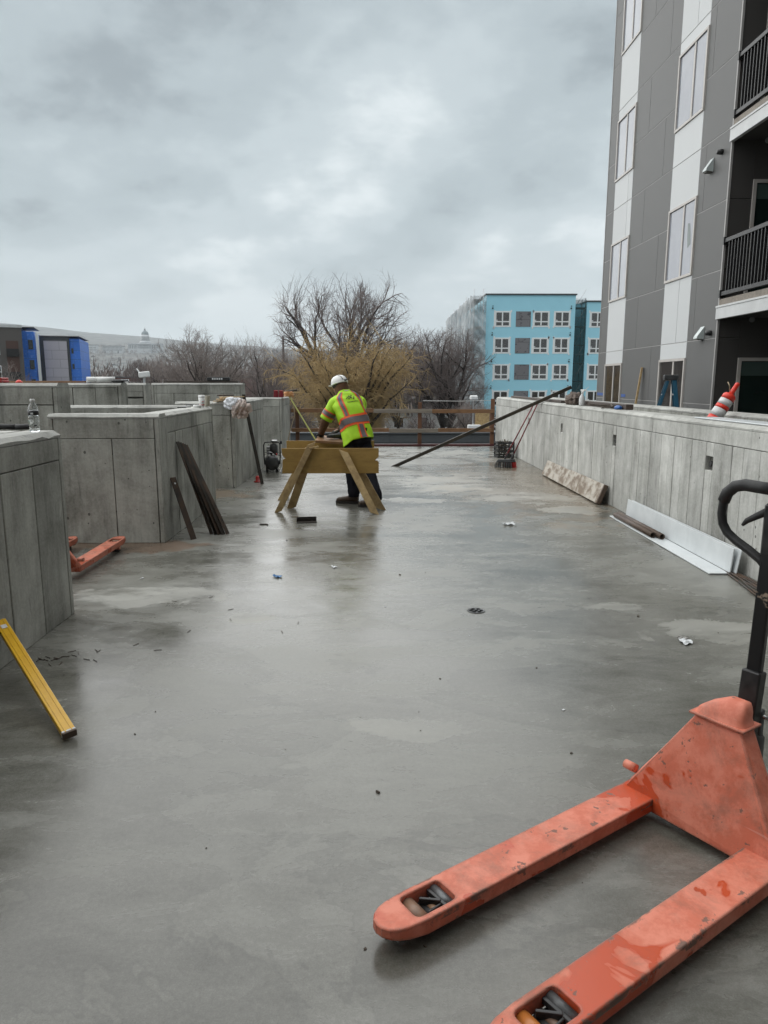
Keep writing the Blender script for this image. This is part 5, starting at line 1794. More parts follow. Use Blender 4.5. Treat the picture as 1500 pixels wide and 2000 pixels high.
hs = MB().tube([(-1.72, 12.98, 0.30), (-1.66, 12.95, 0.33), (-1.63, 12.9, 0.25), (-1.64, 12.88, 0.12), (-1.68, 12.85, 0.015), (-1.55, 12.75, 0.012), (-1.35, 12.8, 0.012)], 0.010, 8).build('air_hose', M['white_plastic'])
tag(hs, 'short white air hose hanging from the compressor', 'hose')
cup = empty('red_cup', (-1.88, 11.62, 0), 0, 'small red plastic cone lying by the foot of the long left bar', 'cone')
MB().lathe([(0.075, 0.0), (0.075, 0.012), (0.045, 0.014), (0.042, 0.09), (0.028, 0.10), (0.0, 0.10)], 14).build('body', M['red_plastic'], cup)

# yellow box level leaning on the nearest wall
lv = empty('yellow_level', (-1.385, 3.03, 0), 0, 'long yellow spirit level leaning against the nearest left wall', 'spirit level')
a, b = Vector((0, 0, 0.03)), Vector((-0.715, 0.834, 0.276))
d = (b - a).normalized()
lvb = MB().bar(a, b, 0.060, 0.032, (0.3, -0.5, 1)).build('body', M['yellow'], lv, 0.003, 2)
sd = d.cross(Vector((0.3, -0.5, 1))).normalized(); un = sd.cross(d)
for k in (-0.014, 0.014):
    MB().bar(a + un * 0.0165 + sd * k, b + un * 0.0165 + sd * k, 0.005, 0.003, un).build('rib', M['yellow'], lv)
MB().bar(a - d * 0.012, a + d * 0.0, 0.064, 0.036, (0.3, -0.5, 1)).build('end_cap', M['stone_edge'], lv, 0.004)
MB().bar(a + d * 0.0005, a + d * 0.012, 0.062, 0.034, (0.3, -0.5, 1)).build('end_band', M['refl_white'], lv, 0.002)
MB().bar(a + d * 1.02 + un * 0.0172, a + d * 1.06 + un * 0.0172, 0.03, 0.004, un).build('vial', M['refl_white'], lv, 0.002)

# ------------------------------------------------------------------ right-hand side of the deck
# brooms
for i, (bxo, mat, hm, lab, top_) in enumerate(((2.52, 'steel_grey', 'steel_grey', 'push broom with grey bristles and red handle leaning on the right wall', (3.10, 13.72, 1.235)),
                                               (2.66, 'red_plastic', 'maroon', 'broom with red bristles leaning beside the grey broom', (3.13, 13.60, 1.22)))):
    br = empty('broom', (bxo, 13.62 + 0.02 * i, 0), R(-12), lab, 'broom', 'brooms by the crate')
    tp = Vector(top_) - Vector((bxo, 13.62 + 0.02 * i, 0))
    tp = Matrix.Rotation(R(12), 3, 'Z') @ tp
    hb = MB()
    w0 = 0.15 if i == 0 else 0.10
    hb.add([(-w0, -0.05, 0.10), (w0, -0.05, 0.10), (w0, 0.05, 0.10), (-w0, 0.05, 0.10), (-w0 * 0.7, -0.03, 0.16), (w0 * 0.7, -0.03, 0.16), (w0 * 0.7, 0.03, 0.16), (-w0 * 0.7, 0.03, 0.16)],
           [(0, 3, 2, 1), (4, 5, 6, 7), (0, 1, 5, 4), (1, 2, 6, 5), (2, 3, 7, 6), (3, 0, 4, 7)])
    hb.build('head', M['gunmetal'] if i == 0 else M['rubber'], br, 0.01)
    bs = MB()
    rs = random.Random(i)
    for q in range(60):
        x = rs.uniform(-w0, w0); y = rs.uniform(-0.045, 0.045)
        bs.tube([(x, y, 0.10), (x * 1.12 + rs.uniform(-0.01, 0.01), y * 1.3 - 0.01, 0.0)], [0.007, 0.008], 4, False)
    bs.build('bristles', M[mat], br)
    MB().tube([(0, 0, 0.13), tp], [0.013, 0.012], 8).build('handle', M['maroon'], br)
    MB().tube([(0, 0, 0.12), Vector((0, 0, 0.12)).lerp(tp, 0.13)], [0.02, 0.016], 8).build('ferrule', M['rubber'], br)

# milk crate full of scrap
cr = empty('scrap_crate', (2.88, 15.55, 0), R(4), 'black plastic crate heaped with dark scrap by the right wall', 'crate')
w = 0.18
bx('floor', M['rubber'], cr, -w, w, -w, w, 0.0, 0.012)
for s in (-1, 1):
    for z in (0.02, 0.12, 0.22, 0.30):
        bx('slat', M['rubber'], cr, -w, w, s * w - 0.006, s * w + 0.006, z, z + 0.03)
        bx('slat', M['rubber'], cr, s * w - 0.006, s * w + 0.006, -w + 0.007, w - 0.007, z, z + 0.03)
    for q in range(4):
        x = -w + 0.02 + q * (2 * w - 0.04) / 3
        bx('slat', M['rubber'], cr, x - 0.008, x + 0.008, s * w - 0.0065, s * w + 0.0065, 0.0, 0.335)
        bx('slat', M['rubber'], cr, s * w - 0.0065, s * w + 0.0065, x - 0.008, x + 0.008, 0.0, 0.335)
rs = random.Random(9)
scp = MB()
for q in range(70):
    c = Vector((rs.uniform(-0.14, 0.14), rs.uniform(-0.14, 0.14), rs.uniform(0.05, 0.36)))
    dd = Vector((rs.gauss(0, 1), rs.gauss(0, 1), rs.gauss(0, 0.6))).normalized()
    ln_ = rs.uniform(0.03, 0.085)
    scp.bar(c - dd * ln_, c + dd * ln_, rs.uniform(0.01, 0.03), rs.uniform(0.008, 0.02), (0.1, 0.2, 1))
so = scp.build('scrap_pieces', M['brick_dark'], None, fix=False)
so.location = (2.88, 15.55, 0.0)
tag(so, 'loose dark scrap pieces heaped in the black crate', 'scrap', kind='stuff')

# mortar-stained stone plank leaning on the wall foot
st = empty('stained_plank', (2.98, 10.9, 0), 0, 'mortar-stained plank leaning along the foot of the right wall', 'plank')
m_ = Matrix.Rotation(R(22), 4, 'Y')
vs = []
MB().box(-0.028, 0.028, -1.56, 0.04, 0.0, 0.27, Matrix.Translation((0.02, 0, 0.012)) @ m_).build('board', M['stone'], st, 0.006, 2)
MB().box(-0.028, 0.028, 0.045, 1.52, 0.0, 0.262, Matrix.Translation((0.02, 0, 0.012)) @ m_).build('board', M['stone'], st, 0.006, 2)
MB().box(-0.030, 0.030, -1.60, -1.562, 0.0, 0.272, Matrix.Translation((0.02, 0, 0.012)) @ m_).build('end_board', M['stone_edge'], st, 0.006, 2)

# white steel angles
ag = empty('white_steel_angle', (3.03, 7.15, 0), R(-0.6), 'long white primed steel angle lying at the foot of the right wall', 'steel angle')
bx('bottom_flange', M['white_steel'], ag, -0.17, 0.0, -1.36, 1.30, 0.004, 0.016, 0.002)
MB().box(-0.006, 0.006, -1.36, 1.24, 0.0, 0.21, Matrix.Translation((0.008, 0, 0.017)) @ Matrix.Rotation(R(5), 4, 'Y')).build('upright_flange', M['white_steel'], ag, 0.002, 1)
ag2 = empty('white_steel_angle', (3.085, 7.15, 0), R(-0.4), 'second white steel angle standing close behind the first', 'steel angle')
MB().box(-0.005, 0.005, -1.40, 1.20, 0.0, 0.205, Matrix.Translation((-0.02, 0, 0.02)) @ Matrix.Rotation(R(9), 4, 'Y')).build('upright_flange', M['white_steel'], ag2, 0.002, 1)
bx('bottom_flange', M['white_steel'], ag2, -0.02, 0.02, -1.40, 1.20, 0.005, 0.018)
for i, (x, z, y0, y1, lab) in enumerate(((2.905, 0.046, 7.18, 8.34, 'left of two rusty pipes lying in the white steel angle'), (2.97, 0.047, 7.10, 8.42, 'right of two rusty pipes lying in the white steel angle'))):
    pp = empty('rusty_pipe', (x, y0, z), 0, lab, 'pipe', 'pipes in the white angle')
    n = 14
    L_ = y1 - y0
    vs, fs = [], []
    for rr, yy in ((0.030, 0.0), (0.030, L_), (0.024, L_), (0.024, 0.0)):
        for k in range(n):
            a_ = 2 * math.pi * k / n
            vs.append((rr * math.cos(a_), yy, rr * math.sin(a_)))
    for q in range(4):
        for k in range(n):
            fs.append((q * n + k, q * n + (k + 1) % n, ((q + 1) % 4) * n + (k + 1) % n, ((q + 1) % 4) * n + k))
    MB().add(vs, fs, True).build('tube', M['pipe'], pp)
rs = random.Random(3)
for q in range(8):
    x0 = 3.05 + rs.uniform(-0.04, 0.05); y0 = 5.95 + rs.uniform(-0.1, 0.1)
    x1 = 2.86 + q * 0.035 + rs.uniform(-0.02, 0.02)
    rod = MB().tube([(x0, y0, 0.010 + 0.005 * (q % 3)), ((x0 + x1) / 2, 5.4, 0.014 + 0.004 * (q % 3)), (min(x1, 3.12), 4.75 + rs.uniform(-0.1, 0.1), 0.009)], 0.0075, 6).build('rebar_rod', M['rust_steel'])
    tag(rod, 'one of the dark rebar rods fanned out past the white steel angle', 'rebar', 'rebar rods by the right wall')

# things on top of the right wall
tz = 1.252
dk = MB().box(-0.06, 0.06, -2.3, 2.3, 0, 0.045).build('dark_plank', M['lumber_dark'], None, 0.004, 1, fix=False)
dk.location = (3.37, 14.9, tz); tag(dk, 'long wet dark plank lying on the far end of the right wall', 'plank')
dk = MB().box(-0.05, 0.05, -1.5, 1.5, 0, 0.07).build('dark_plank', M['lumber_dark'], None, 0.004, 1, fix=False)
dk.location = (3.38, 10.9, tz); tag(dk, 'dark plank lying on the right wall beneath the bundled jacket', 'plank')


def crumple(name, mat, loc, rad, label, cat, seed, squash=(1, 1, 1), amp=0.25, sub=3):
    bm = bmesh.new()
    bmesh.ops.create_icosphere(bm, subdivisions=sub, radius=1.0)
    rr = np.random.default_rng(seed)
    ks = rr.normal(0, 1, (14, 3)) * np.linspace(1.5, 7, 14)[:, None]
    ph = rr.uniform(0, 6.28, 14)
    for v in bm.verts:
        p = np.array(v.co)
        n_ = sum(abs(math.sin(float(ks[i] @ p) + ph[i])) / (1 + i * 0.4) for i in range(14)) / 4.0
        s = 1 + amp * (n_ - 0.6)
        v.co = Vector((p[0] * squash[0] * s, p[1] * squash[1] * s, max(p[2], -0.75) * squash[2] * s)) * rad
    me = bpy.data.meshes.new(name); bm.to_mesh(me); bm.free()
    me.polygons.foreach_set('use_smooth', [True] * len(me.polygons))
    me.materials.append(M[mat])
    ob = bpy.data.objects.new(name, me); COL.objects.link(ob); ob.location = loc
    return tag(ob, label, cat)


crumple('bundled_jacket', 'scarf', (3.30, 11.75, tz + 0.075), 0.12, 'bundled brown jacket lying on the right wall', 'jacket', 3, (0.9, 1.6, 0.8), 1.1, 5)
sb = empty('spray_bottle', (3.27, 11.2, tz), R(-60), 'clear spray bottle standing on the right wall next to the jacket', 'bottle')
MB().lathe([(0.0, 0.0), (0.042, 0.0), (0.044, 0.02), (0.044, 0.11), (0.036, 0.14), (0.016, 0.17), (0.014, 0.19)], 16).build('body', M['refl_white'], sb)
MB().lathe([(0.018, 0.19), (0.018, 0.21), (0.012, 0.22)], 12).build('collar', M['white_plastic'], sb)
MB().bar((-0.03, 0, 0.235), (0.05, 0, 0.235), 0.02, 0.028).build('head', M['white_plastic'], sb, 0.004)
MB().bar((0.03, 0, 0.222), (0.018, 0, 0.18), 0.008, 0.01, (1, 0, 0)).build('trigger', M['white_plastic'], sb)
MB().tube([(0.05, 0, 0.236), (0.13, 0.0, 0.29)], 0.004, 6).build('nozzle', M['white_plastic'], sb)
rs = random.Random(6)
for q in range(16):
    c = Vector((3.30 + rs.uniform(-0.09, 0.09), 9.95 + rs.uniform(-0.28, 0.28), tz + 0.012 + 0.012 * (q // 4)))
    a_ = rs.uniform(0, 3.14)
    dd = Vector((math.cos(a_), math.sin(a_), rs.uniform(-0.05, 0.16)))
    ln_ = rs.uniform(0.08, 0.16)
    sk = MB().bar(c - dd * ln_, c + dd * ln_, rs.uniform(0.012, 0.02), rs.uniform(0.006, 0.012)).build('form_stake', M['brick_dark' if q % 3 else 'dark_steel'], fix=False)
    tag(sk, 'one of the dark steel stakes piled on the right wall', 'stake', 'stakes piled on the right wall')
crumple('blue_wrapper', 'blue_plastic', (3.28, 9.55, tz + 0.022), 0.035, 'crumpled blue wrapper beside the pile of stakes', 'wrapper', 5, (1.2, 1.8, 0.8), 0.5)
wbd = MB().box(-0.11, 0.11, -1.5, 1.25, 0, 0.012).build('white_sheet', M['white_steel'], None, 0.003, 1, fix=False)
wbd.location = (3.34, 5.9, tz + 0.002); tag(wbd, 'flat white sheet lying on the near end of the right wall', 'sheet')

# traffic delineator leaning in the planter
dl = empty('traffic_delineator', (3.62, 8.28, 0.60), 0, 'orange and white traffic delineator leaning out of the right planter', 'traffic cone')
dl.rotation_euler = (R(0), R(31), R(0))
dl.scale = (1.3, 1.3, 1.06)
MB().lathe([(0.19, 0.0), (0.19, 0.035), (0.075, 0.05)], 8).build('base', M['rubber'], dl)
zz = [(0.05, 0.46, 'orange_red', 0.064), (0.461, 0.60, 'refl_white', 0.063), (0.601, 0.675, 'orange_red', 0.062), (0.676, 0.77, 'refl_white', 0.061), (0.771, 0.815, 'orange_red', 0.06), (0.816, 0.885, 'refl_white', 0.059)]
for z0, z1, mt, rr in zz:
    MB().lathe([(rr, z0), (rr - 0.001, z1)], 20).build('band', M[mt], dl)
MB().lathe([(0.058, 0.886), (0.057, 0.935), (0.045, 0.955), (0.022, 0.965), (0.02, 1.06), (0.021, 1.085), (0.012, 1.10), (0.0, 1.10)], 20).build('top', M['orange_red'], dl)
MB().tube([(0.024, 0, 0.975), (0.0, 0.026, 0.98), (-0.026, 0.0, 0.985), (-0.06, -0.02, 1.02), (-0.085, 0.0, 1.05)], 0.006, 6).build('tie', M['hose_tan'], dl)

# step ladder in front of the ground-floor door
ld = empty('step_ladder', (5.62, 13.55, 0), R(72), 'blue fibreglass step ladder in front of the ground-floor window', 'ladder')
for s in (-1, 1):
    MB().bar((0.30 * s, -0.28, 0.0), (0.155 * s, -0.05, 1.66), 0.03, 0.075, (0, 1, 0)).build('front_rail', M['ladder_blue'], ld, 0.003, 1)
    MB().bar((0.27 * s, 0.48, 0.0), (0.15 * s, 0.06, 1.64), 0.025, 0.05, (0, 1, 0)).build('rear_rail', M['ladder_blue'], ld, 0.003, 1)
    MB().bar((0.265 * s, -0.17, 0.62), (0.24 * s, 0.32, 0.66), 0.008, 0.02).build('spreader', M['alu'], ld)
for q in range(5):
    f = (q + 1) / 6
    z = 1.66 * f
    MB().bar((-0.29 + 0.13 * f, -0.28 + 0.23 * f, z), (0.29 - 0.13 * f, -0.28 + 0.23 * f, z), 0.075, 0.028).build('step', M['alu'], ld, 0.003, 1)
    if q % 2 == 0:
        MB().bar((-0.26 + 0.11 * f, 0.48 - 0.42 * f, z), (0.26 - 0.11 * f, 0.48 - 0.42 * f, z), 0.025, 0.02).build('rear_brace', M['alu'], ld)
bx('top_cap', M['gunmetal'], ld, -0.19, 0.19, -0.12, 0.13, 1.655, 1.75, 0.012, 2)
bx('label_sticker', M['paper'], ld, -0.302, -0.300, -0.2, -0.1, 0.9, 0.98)
stk = MB().bar((5.95, 16.55, 0.0), (6.16, 16.5, 1.95), 0.09, 0.04).build('leaning_stud', M['ply_raw'], None, 0.003, 1)
tag(stk, 'brown wooden stud leaning against the grey facade', 'stud')

# ------------------------------------------------------------------ things on the left walls
def water_bottle(loc):
    wbt = empty('water_bottle', loc, 0, 'clear plastic water bottle with a black label on the nearest left wall', 'bottle')
    prof = [(0.0, 0.0), (0.024, 0.0), (0.0315, 0.008)]
    for q in range(6):
        prof += [(0.0325 - 0.0015 * math.sin(q), 0.015 + q * 0.015), (0.0295 - 0.0015 * math.sin(q), 0.022 + q * 0.015)]
    prof += [(0.030, 0.106), (0.0325, 0.112), (0.0325, 0.142), (0.031, 0.15), (0.025, 0.168), (0.0165, 0.184), (0.0125, 0.19), (0.0125, 0.198)]
    MB().lathe(prof, 24).build('body', M['clear'], wbt)
    MB().lathe([(0.0331, 0.109), (0.0331, 0.140)], 24).build('label_band', M['black_paint'], wbt)
    MB().add([(0.0335 * math.sin(a_), -0.0335 * math.cos(a_), z) for z in (0.114, 0.126) for a_ in (-0.1, 0.15, 0.4)], [(0, 1, 4, 3), (1, 2, 5, 4)]).build('label_print', M['paper'], wbt)
    MB().lathe([(0.0145, 0.196), (0.015, 0.198), (0.015, 0.209), (0.0135, 0.212), (0.0, 0.212)], 18).build('cap', M['white_plastic'], wbt)
    return wbt


water_bottle((-2.20, 4.69, 1.286))

CZ = 1.302
c1 = empty('coffee_cup', (-2.17, 9.18, CZ), 0, 'white paper coffee cup with lid and red print on the left wall', 'cup')
MB().lathe([(0.028, 0.0), (0.031, 0.002), (0.041, 0.125)], 20).build('body', M['white_plastic'], c1)
MB().lathe([(0.0435, 0.122), (0.0435, 0.132), (0.040, 0.134), (0.039, 0.146), (0.034, 0.147), (0.0, 0.146)], 20).build('lid', M['white_plastic'], c1)
MB().lathe([(0.0330, 0.018), (0.0338, 0.030)], 20).build('red_band', M['red_plastic'], c1)
MB().add([((0.0405 - 0.0045 * (1 - z / 0.125) * 2) * math.sin(a_), -(0.0405 - 0.0045 * (1 - z / 0.125) * 2) * math.cos(a_), z) for z in (0.045, 0.06) for a_ in (0.2, 0.6, 1.0)], [(0, 1, 4, 3), (1, 2, 5, 4)]).build('print', M['black_paint'], c1)
MB().add([((0.0408 - 0.0045 * (1 - z / 0.125) * 2) * math.sin(a_), -(0.0408 - 0.0045 * (1 - z / 0.125) * 2) * math.cos(a_), z) for z in (0.062, 0.07) for a_ in (0.2, 0.6, 1.0)], [(0, 1, 4, 3), (1, 2, 5, 4)]).build('print', M['orange_red'], c1)
c2_ = empty('coffee_cup', (-2.14, 9.34, CZ), 0, 'stained cream paper cup without lid beside the coffee cup', 'cup')
MB().lathe([(0.0, 0.004), (0.030, 0.0), (0.043, 0.132), (0.045, 0.136), (0.041, 0.133), (0.029, 0.012), (0.0, 0.012)], 20).build('body', M['cream_paper'], c2_)
c3 = empty('tape_roll', (-2.18, 8.98, CZ), 0, 'white roll of tape standing in front of the coffee cup', 'tape')
MB().lathe([(0.030, 0.0), (0.050, 0.0), (0.050, 0.03), (0.030, 0.03), (0.030, 0.0)], 20).build('ring', M['white_plastic'], c3)
for i, (x0, y0, x1, y1, mt, lab) in enumerate(((-2.33, 8.62, -2.20, 8.75, 'black_paint', 'black utility knife lying in front of the tape roll'), (-2.50, 9.66, -2.27, 9.62, 'steel_grey', 'grey hand tool lying left of the cups'),
                                               (-2.34, 8.92, -2.26, 9.16, 'alu', 'thin metal rule lying behind the tape roll'))):
    tl = empty('hand_tool', (x0, y0, CZ + 0.010), 0, lab, 'tool')
    e_ = Vector((x1 - x0, y1 - y0, 0))
    MB().bar((0, 0, 0), e_ * 0.62, 0.022, 0.014).build('grip', M[mt], tl, 0.004)
    MB().bar(e_ * 0.62, e_, 0.012, 0.006).build('blade', M['steel_grey'], tl)
rs = random.Random(8)
for q in range(5):
    s_ = MB().box(-0.28, 0.28, -0.02, 0.02, 0, 0.014, Matrix.Rotation(R(rs.uniform(60, 78)), 4, 'Z')).build('wood_shim', M['lumber_pale'], None, 0.002, 1)
    s_.location = (-2.27 + 0.022 * q, 11.15 + 0.02 * q, 1.322 + 0.0145 * q)
    tag(s_, 'one of the pale wood strips stacked behind the paper cups', 'wood strip', 'pale wood strips behind the cups')
dst = MB().box(-0.22, 0.22, -0.018, 0.018, 0, 0.02, Matrix.Rotation(R(70), 4, 'Z')).build('dark_strip', M['lumber_dark'], None, 0.002, 1)
dst.location = (-2.30, 11.32, 1.40); tag(dst, 'dark wood strip lying on top of the pale wood strips', 'wood strip')
crumple('white_bag', 'white_cloth', (-2.10, 10.88, 1.285), 0.095, 'white plastic bag draped over the wall edge', 'bag', 12, (1.1, 0.8, 0.85), 1.1, 5)
cb = crumple('clear_bag', 'bag', (-1.985, 10.86, 1.20), 0.125, 'clear plastic bag with brown contents hanging on the wall corner', 'bag', 14, (0.95, 0.75, 1.0), 1.0, 5)
crumple('bag_contents', 'fabric_brown', (-1.985, 10.86, 1.17), 0.085, 'brown contents inside the hanging clear bag', 'cloth', 15, (1, 0.7, 0.9), 0.5, 3)

# red boxes, cords and strap on the farthest left wall
for i, (x, lab) in enumerate(((-2.25, 'left of two red plastic boxes on the farthest left wall'), (-2.13, 'right of two red plastic boxes on the farthest left wall'))):
    rb_ = empty('red_box', (x, 16.86, 1.272), 0, lab, 'box', 'red boxes on the farthest left wall')
    MB().add([(-0.055, -0.06, 0), (0.055, -0.06, 0), (0.055, 0.06, 0), (-0.055, 0.06, 0), (-0.045, -0.05, 0.145), (0.045, -0.05, 0.145), (0.045, 0.05, 0.145), (-0.045, 0.05, 0.145)],
             [(0, 3, 2, 1), (4, 5, 6, 7), (0, 1, 5, 4), (1, 2, 6, 5), (2, 3, 7, 6), (3, 0, 4, 7)]).build('body', M['maroon'], rb_, 0.008)
    bx('lid', M['red_plastic'], rb_, -0.048, 0.048, -0.053, 0.053, 0.1455, 0.157, 0.004)
rs = random.Random(2)
pts = []
for q in range(90):
    a_ = q * 0.55
    pts.append((-1.98 + 0.10 * math.cos(a_) + rs.uniform(-0.015, 0.015), 17.1 + 0.14 * math.sin(a_), 1.285 + 0.0012 * q + rs.uniform(-0.004, 0.004)))
oc = MB().tube(pts, 0.011, 6).build('orange_cord', M['hose_orange']); tag(oc, 'coiled orange extension cord on the farthest left wall', 'cord')
cdb = MB().tube([(-2.08, 17.12, 1.40), (-1.95, 17.1, 1.415), (-1.78, 17.08, 1.43)], 0.02, 8).build('dark_rod', M['dark_steel']); tag(cdb, 'dark rod lying over the coiled orange cord', 'rod')
stp = MB().bar((-1.98, 17.0, 1.32), (-1.28, 16.3, 0.28), 0.036, 0.010, (0.5, -0.8, 0.5)).build('yellow_strap', M['hose_yellow']); tag(stp, 'yellow ratchet strap slanting down from the farthest left wall', 'strap')
tcd = MB().tube([(-1.92, 17.0, 1.30), (-1.86, 16.98, 1.05), (-1.84, 16.97, 0.85), (-1.92, 16.96, 0.6), (-2.0, 16.95, 0.3), (-2.02, 16.9, 0.02)], 0.011, 6).build('hanging_rope', M['hose_tan']); tag(tcd, 'tan rope hanging down the farthest left wall', 'rope')

# on the tall rear walls
TZ = 1.602
for i, (x, y, lab) in enumerate(((-4.52, 11.52, 'left of two white paper rolls lying on the tall rear wall'), (-4.36, 11.50, 'right of two white paper rolls lying on the tall rear wall'))):
    rl_ = empty('paper_roll', (x, y, TZ + 0.048), 0, lab, 'roll', 'white rolls on the tall wall')
    e_ = Vector((0.17 + 0.09 * i, 0.10, 0))
    MB().tube([(0, 0, 0), e_], 0.046, 18).build('body', M['white_plastic'], rl_)
    MB().tube([-e_ * 0.004, -e_ * 0.012], 0.02, 12).build('core', M['paper_grey'], rl_)
rbx = empty('red_case', (-4.06, 7.55, TZ), 0, 'flat red tool case on the tall wall at the far left edge', 'case')
bx('base', M['red_plastic'], rbx, -0.26, 0.26, -0.08, 0.08, 0.0, 0.028, 0.006)
bx('lid', M['red_plastic'], rbx, -0.258, 0.258, -0.078, 0.078, 0.030, 0.052, 0.006)
rcn = empty('red_cone', (-3.66, 7.55, TZ), 0, 'small bright red rubber cone on the tall wall at far left', 'cone')
MB().lathe([(0.035, 0.0), (0.034, 0.01), (0.016, 0.026), (0.004, 0.030), (0.0, 0.030)], 14).build('body', M['orange_red'], rcn)
pl_ = MB().box(-1.15, 1.05, -0.045, 0.045, 0, 0.03).build('brown_plank', M['lumber'], None, 0.003, 1, fix=False)
pl_.location = (-5.15, 11.66, TZ); tag(pl_, 'brown plank lying along the top of the tall rear wall', 'plank')
crumple('dark_glove_pile', 'rubber', (-4.02, 11.5, TZ + 0.022), 0.04, 'small dark heap of gloves right of the white rolls', 'gloves', 22, (2.2, 1.0, 0.75), 0.6, 3)
dk = MB().box(-0.78, 0.72, -0.05, 0.05, 0, 0.04).build('dark_plank', M['lumber_dark'], None, 0.003, 1, fix=False)
dk.location = (-3.45, 14.78, TZ); tag(dk, 'dark plank on the tall rear wall beneath the black case', 'plank')
bc = empty('black_case', (-3.12, 14.76, TZ + 0.042), 0, 'long black tool case with white lettering on the tall rear wall', 'case')
bx('body', M['rubber'], bc, -0.24, 0.22, -0.05, 0.05, 0, 0.075, 0.012)
for q in range(5):
    bx('letter', M['paper'], bc, -0.13 + q * 0.045, -0.10 + q * 0.045, -0.053, -0.050, 0.022, 0.055)

# ------------------------------------------------------------------ litter and fittings on the deck
dr = empty('floor_drain', (0.735, 4.86, 0.001), 0, 'round dark floor drain grate in the wet deck', 'drain')
MB().lathe([(0.0, 0.0015), (0.055, 0.0015), (0.058, 0.003), (0.062, 0.0035), (0.064, 0.001)], 24).build('rim', M['steel_grey'], dr)
for q in range(7):
    a_ = q * 2 * math.pi / 6
    rr = 0.036 if q < 6 else 0
    MB().lathe([(0.0, 0.0042), (0.013, 0.0042)], 10, Matrix.Translation((rr * math.cos(a_), rr * math.sin(a_), 0))).build('slot', M['groove'], dr)
af = empty('angle_offcut', (-0.77, 8.15, 0), R(8), 'short black steel angle offcut lying on the deck before the sawhorse', 'steel offcut')
MB().box(-0.115, 0.115, -0.045, 0.045, 0.002, 0.012).build('flange', M['dark_steel'], af, 0.002, 1, fix=False)
MB().box(-0.115, 0.115, 0.037, 0.045, 0.0125, 0.062).build('upright', M['dark_steel'], af, 0.002, 1, fix=False)
MB().box(-0.118, -0.112, -0.02, 0.036, 0.013, 0.05).build('end_tab', M['dark_steel'], af, fix=False)
hk = MB().tube([(-1.30, 8.02, 0.008), (-1.22, 8.02, 0.008), (-1.20, 7.99, 0.008)], 0.008, 6).build('bent_pin', M['rust_steel']); tag(hk, 'small bent steel pin on the deck left of the angle offcut', 'pin')


def scrap_paper(name, mat, loc, size, seed, label, cat='paper'):
    rs = np.random.default_rng(seed)
    nu = 7
    vs, fs = [], []
    for j in range(nu + 1):
        for i in range(nu + 1):
            u_, v_ = i / nu - 0.5, j / nu - 0.5
            z = 0.004 + abs(0.35 * size * (math.sin(u_ * 7 + seed) * math.cos(v_ * 6 + seed * 2) * 0.5 + rs.uniform(-0.15, 0.25)))
            vs.append((u_ * size * (1 + 0.3 * math.sin(v_ * 5 + seed)), v_ * size * 0.7 * (1 + 0.25 * math.cos(u_ * 4 + seed)), z))
    fs = [(j * (nu + 1) + i, j * (nu + 1) + i + 1, (j + 1) * (nu + 1) + i + 1, (j + 1) * (nu + 1) + i) for j in range(nu) for i in range(nu)]
    o_ = MB().add(vs, fs, False).build(name, M[mat], None, fix=False)
    sd_ = o_.modifiers.new('solid', 'SOLIDIFY'); sd_.thickness = 0.0015
    o_.location = loc
    o_.rotation_euler = (0, 0, seed * 1.3)
    return tag(o_, label, cat)


scrap_paper('blue_wrapper', 'cyan_litter', (-0.805, 5.78, 0), 0.07, 2, 'crumpled blue wrapper on the wet deck', 'wrapper')
scrap_paper('white_scrap', 'paper', (-0.342, 6.09, 0), 0.055, 4, 'crumpled white paper scrap on the deck below the sawhorse')
scrap_paper('white_scrap', 'paper', (1.56, 7.98, 0), 0.13, 5, 'flat white paper scrap on the deck between the drain and the stained plank')
scrap_paper('white_scrap', 'paper', (1.96, 4.21, 0), 0.085, 6, 'folded white paper scrap nearest the pallet jack handle')
scrap_paper('grey_scrap', 'paper_grey', (1.97, 4.28, 0), 0.055, 7, 'grey crumpled paper lying on the folded white scrap')
scrap_paper('white_scrap', 'paper', (-1.92, 5.75, 0), 0.025, 8, 'tiny white paper fleck before the left pallet jack')
rs = random.Random(21)
nl = MB()
for q in range(17):
    x, y = -1.86 + rs.gauss(0, 0.12), 3.98 + rs.gauss(0, 0.07)
    a_ = rs.uniform(0, 3.14)
    nl.bar((x, y, 0.003), (x + 0.045 * math.cos(a_), y + 0.045 * math.sin(a_), 0.003), 0.0026, 0.003)
for q in range(10):
    x, y = rs.uniform(-1.7, -0.5), rs.uniform(4.0, 5.2)
    a_ = rs.uniform(0, 3.14)
    nl.bar((x, y, 0.003), (x + 0.045 * math.cos(a_), y + 0.045 * math.sin(a_), 0.003), 0.0026, 0.003)
tag(nl.build('scattered_nails', M['rust_steel'], fix=False), 'thin nails scattered on the deck before the nearest left wall', 'nails', kind='stuff')
gb = MB()
for q in range(70):
    if q < 50:
        x, y = rs.uniform(-1.9, 3.0), rs.uniform(2.0, 17.5)
    else:
        x, y = rs.uniform(-1.6, 1.4), rs.uniform(1.6, 4.0)
    s = rs.uniform(0.0015, 0.0045) if q % 11 else rs.uniform(0.005, 0.009)
    a_ = rs.uniform(0, 3.14)
    gb.box(-s, s, -s * 0.7, s * 0.7, 0.0, s * 0.9, Matrix.Translation((x, y, 0.0005)) @ Matrix.Rotation(a_, 4, 'Z') @ Matrix.Rotation(0.4, 4, 'X'))
tag(gb.build('grit_crumbs', M['brick_dark'], fix=False), 'dark crumbs of grit scattered over the wet deck', 'grit', kind='stuff')
gb = MB()
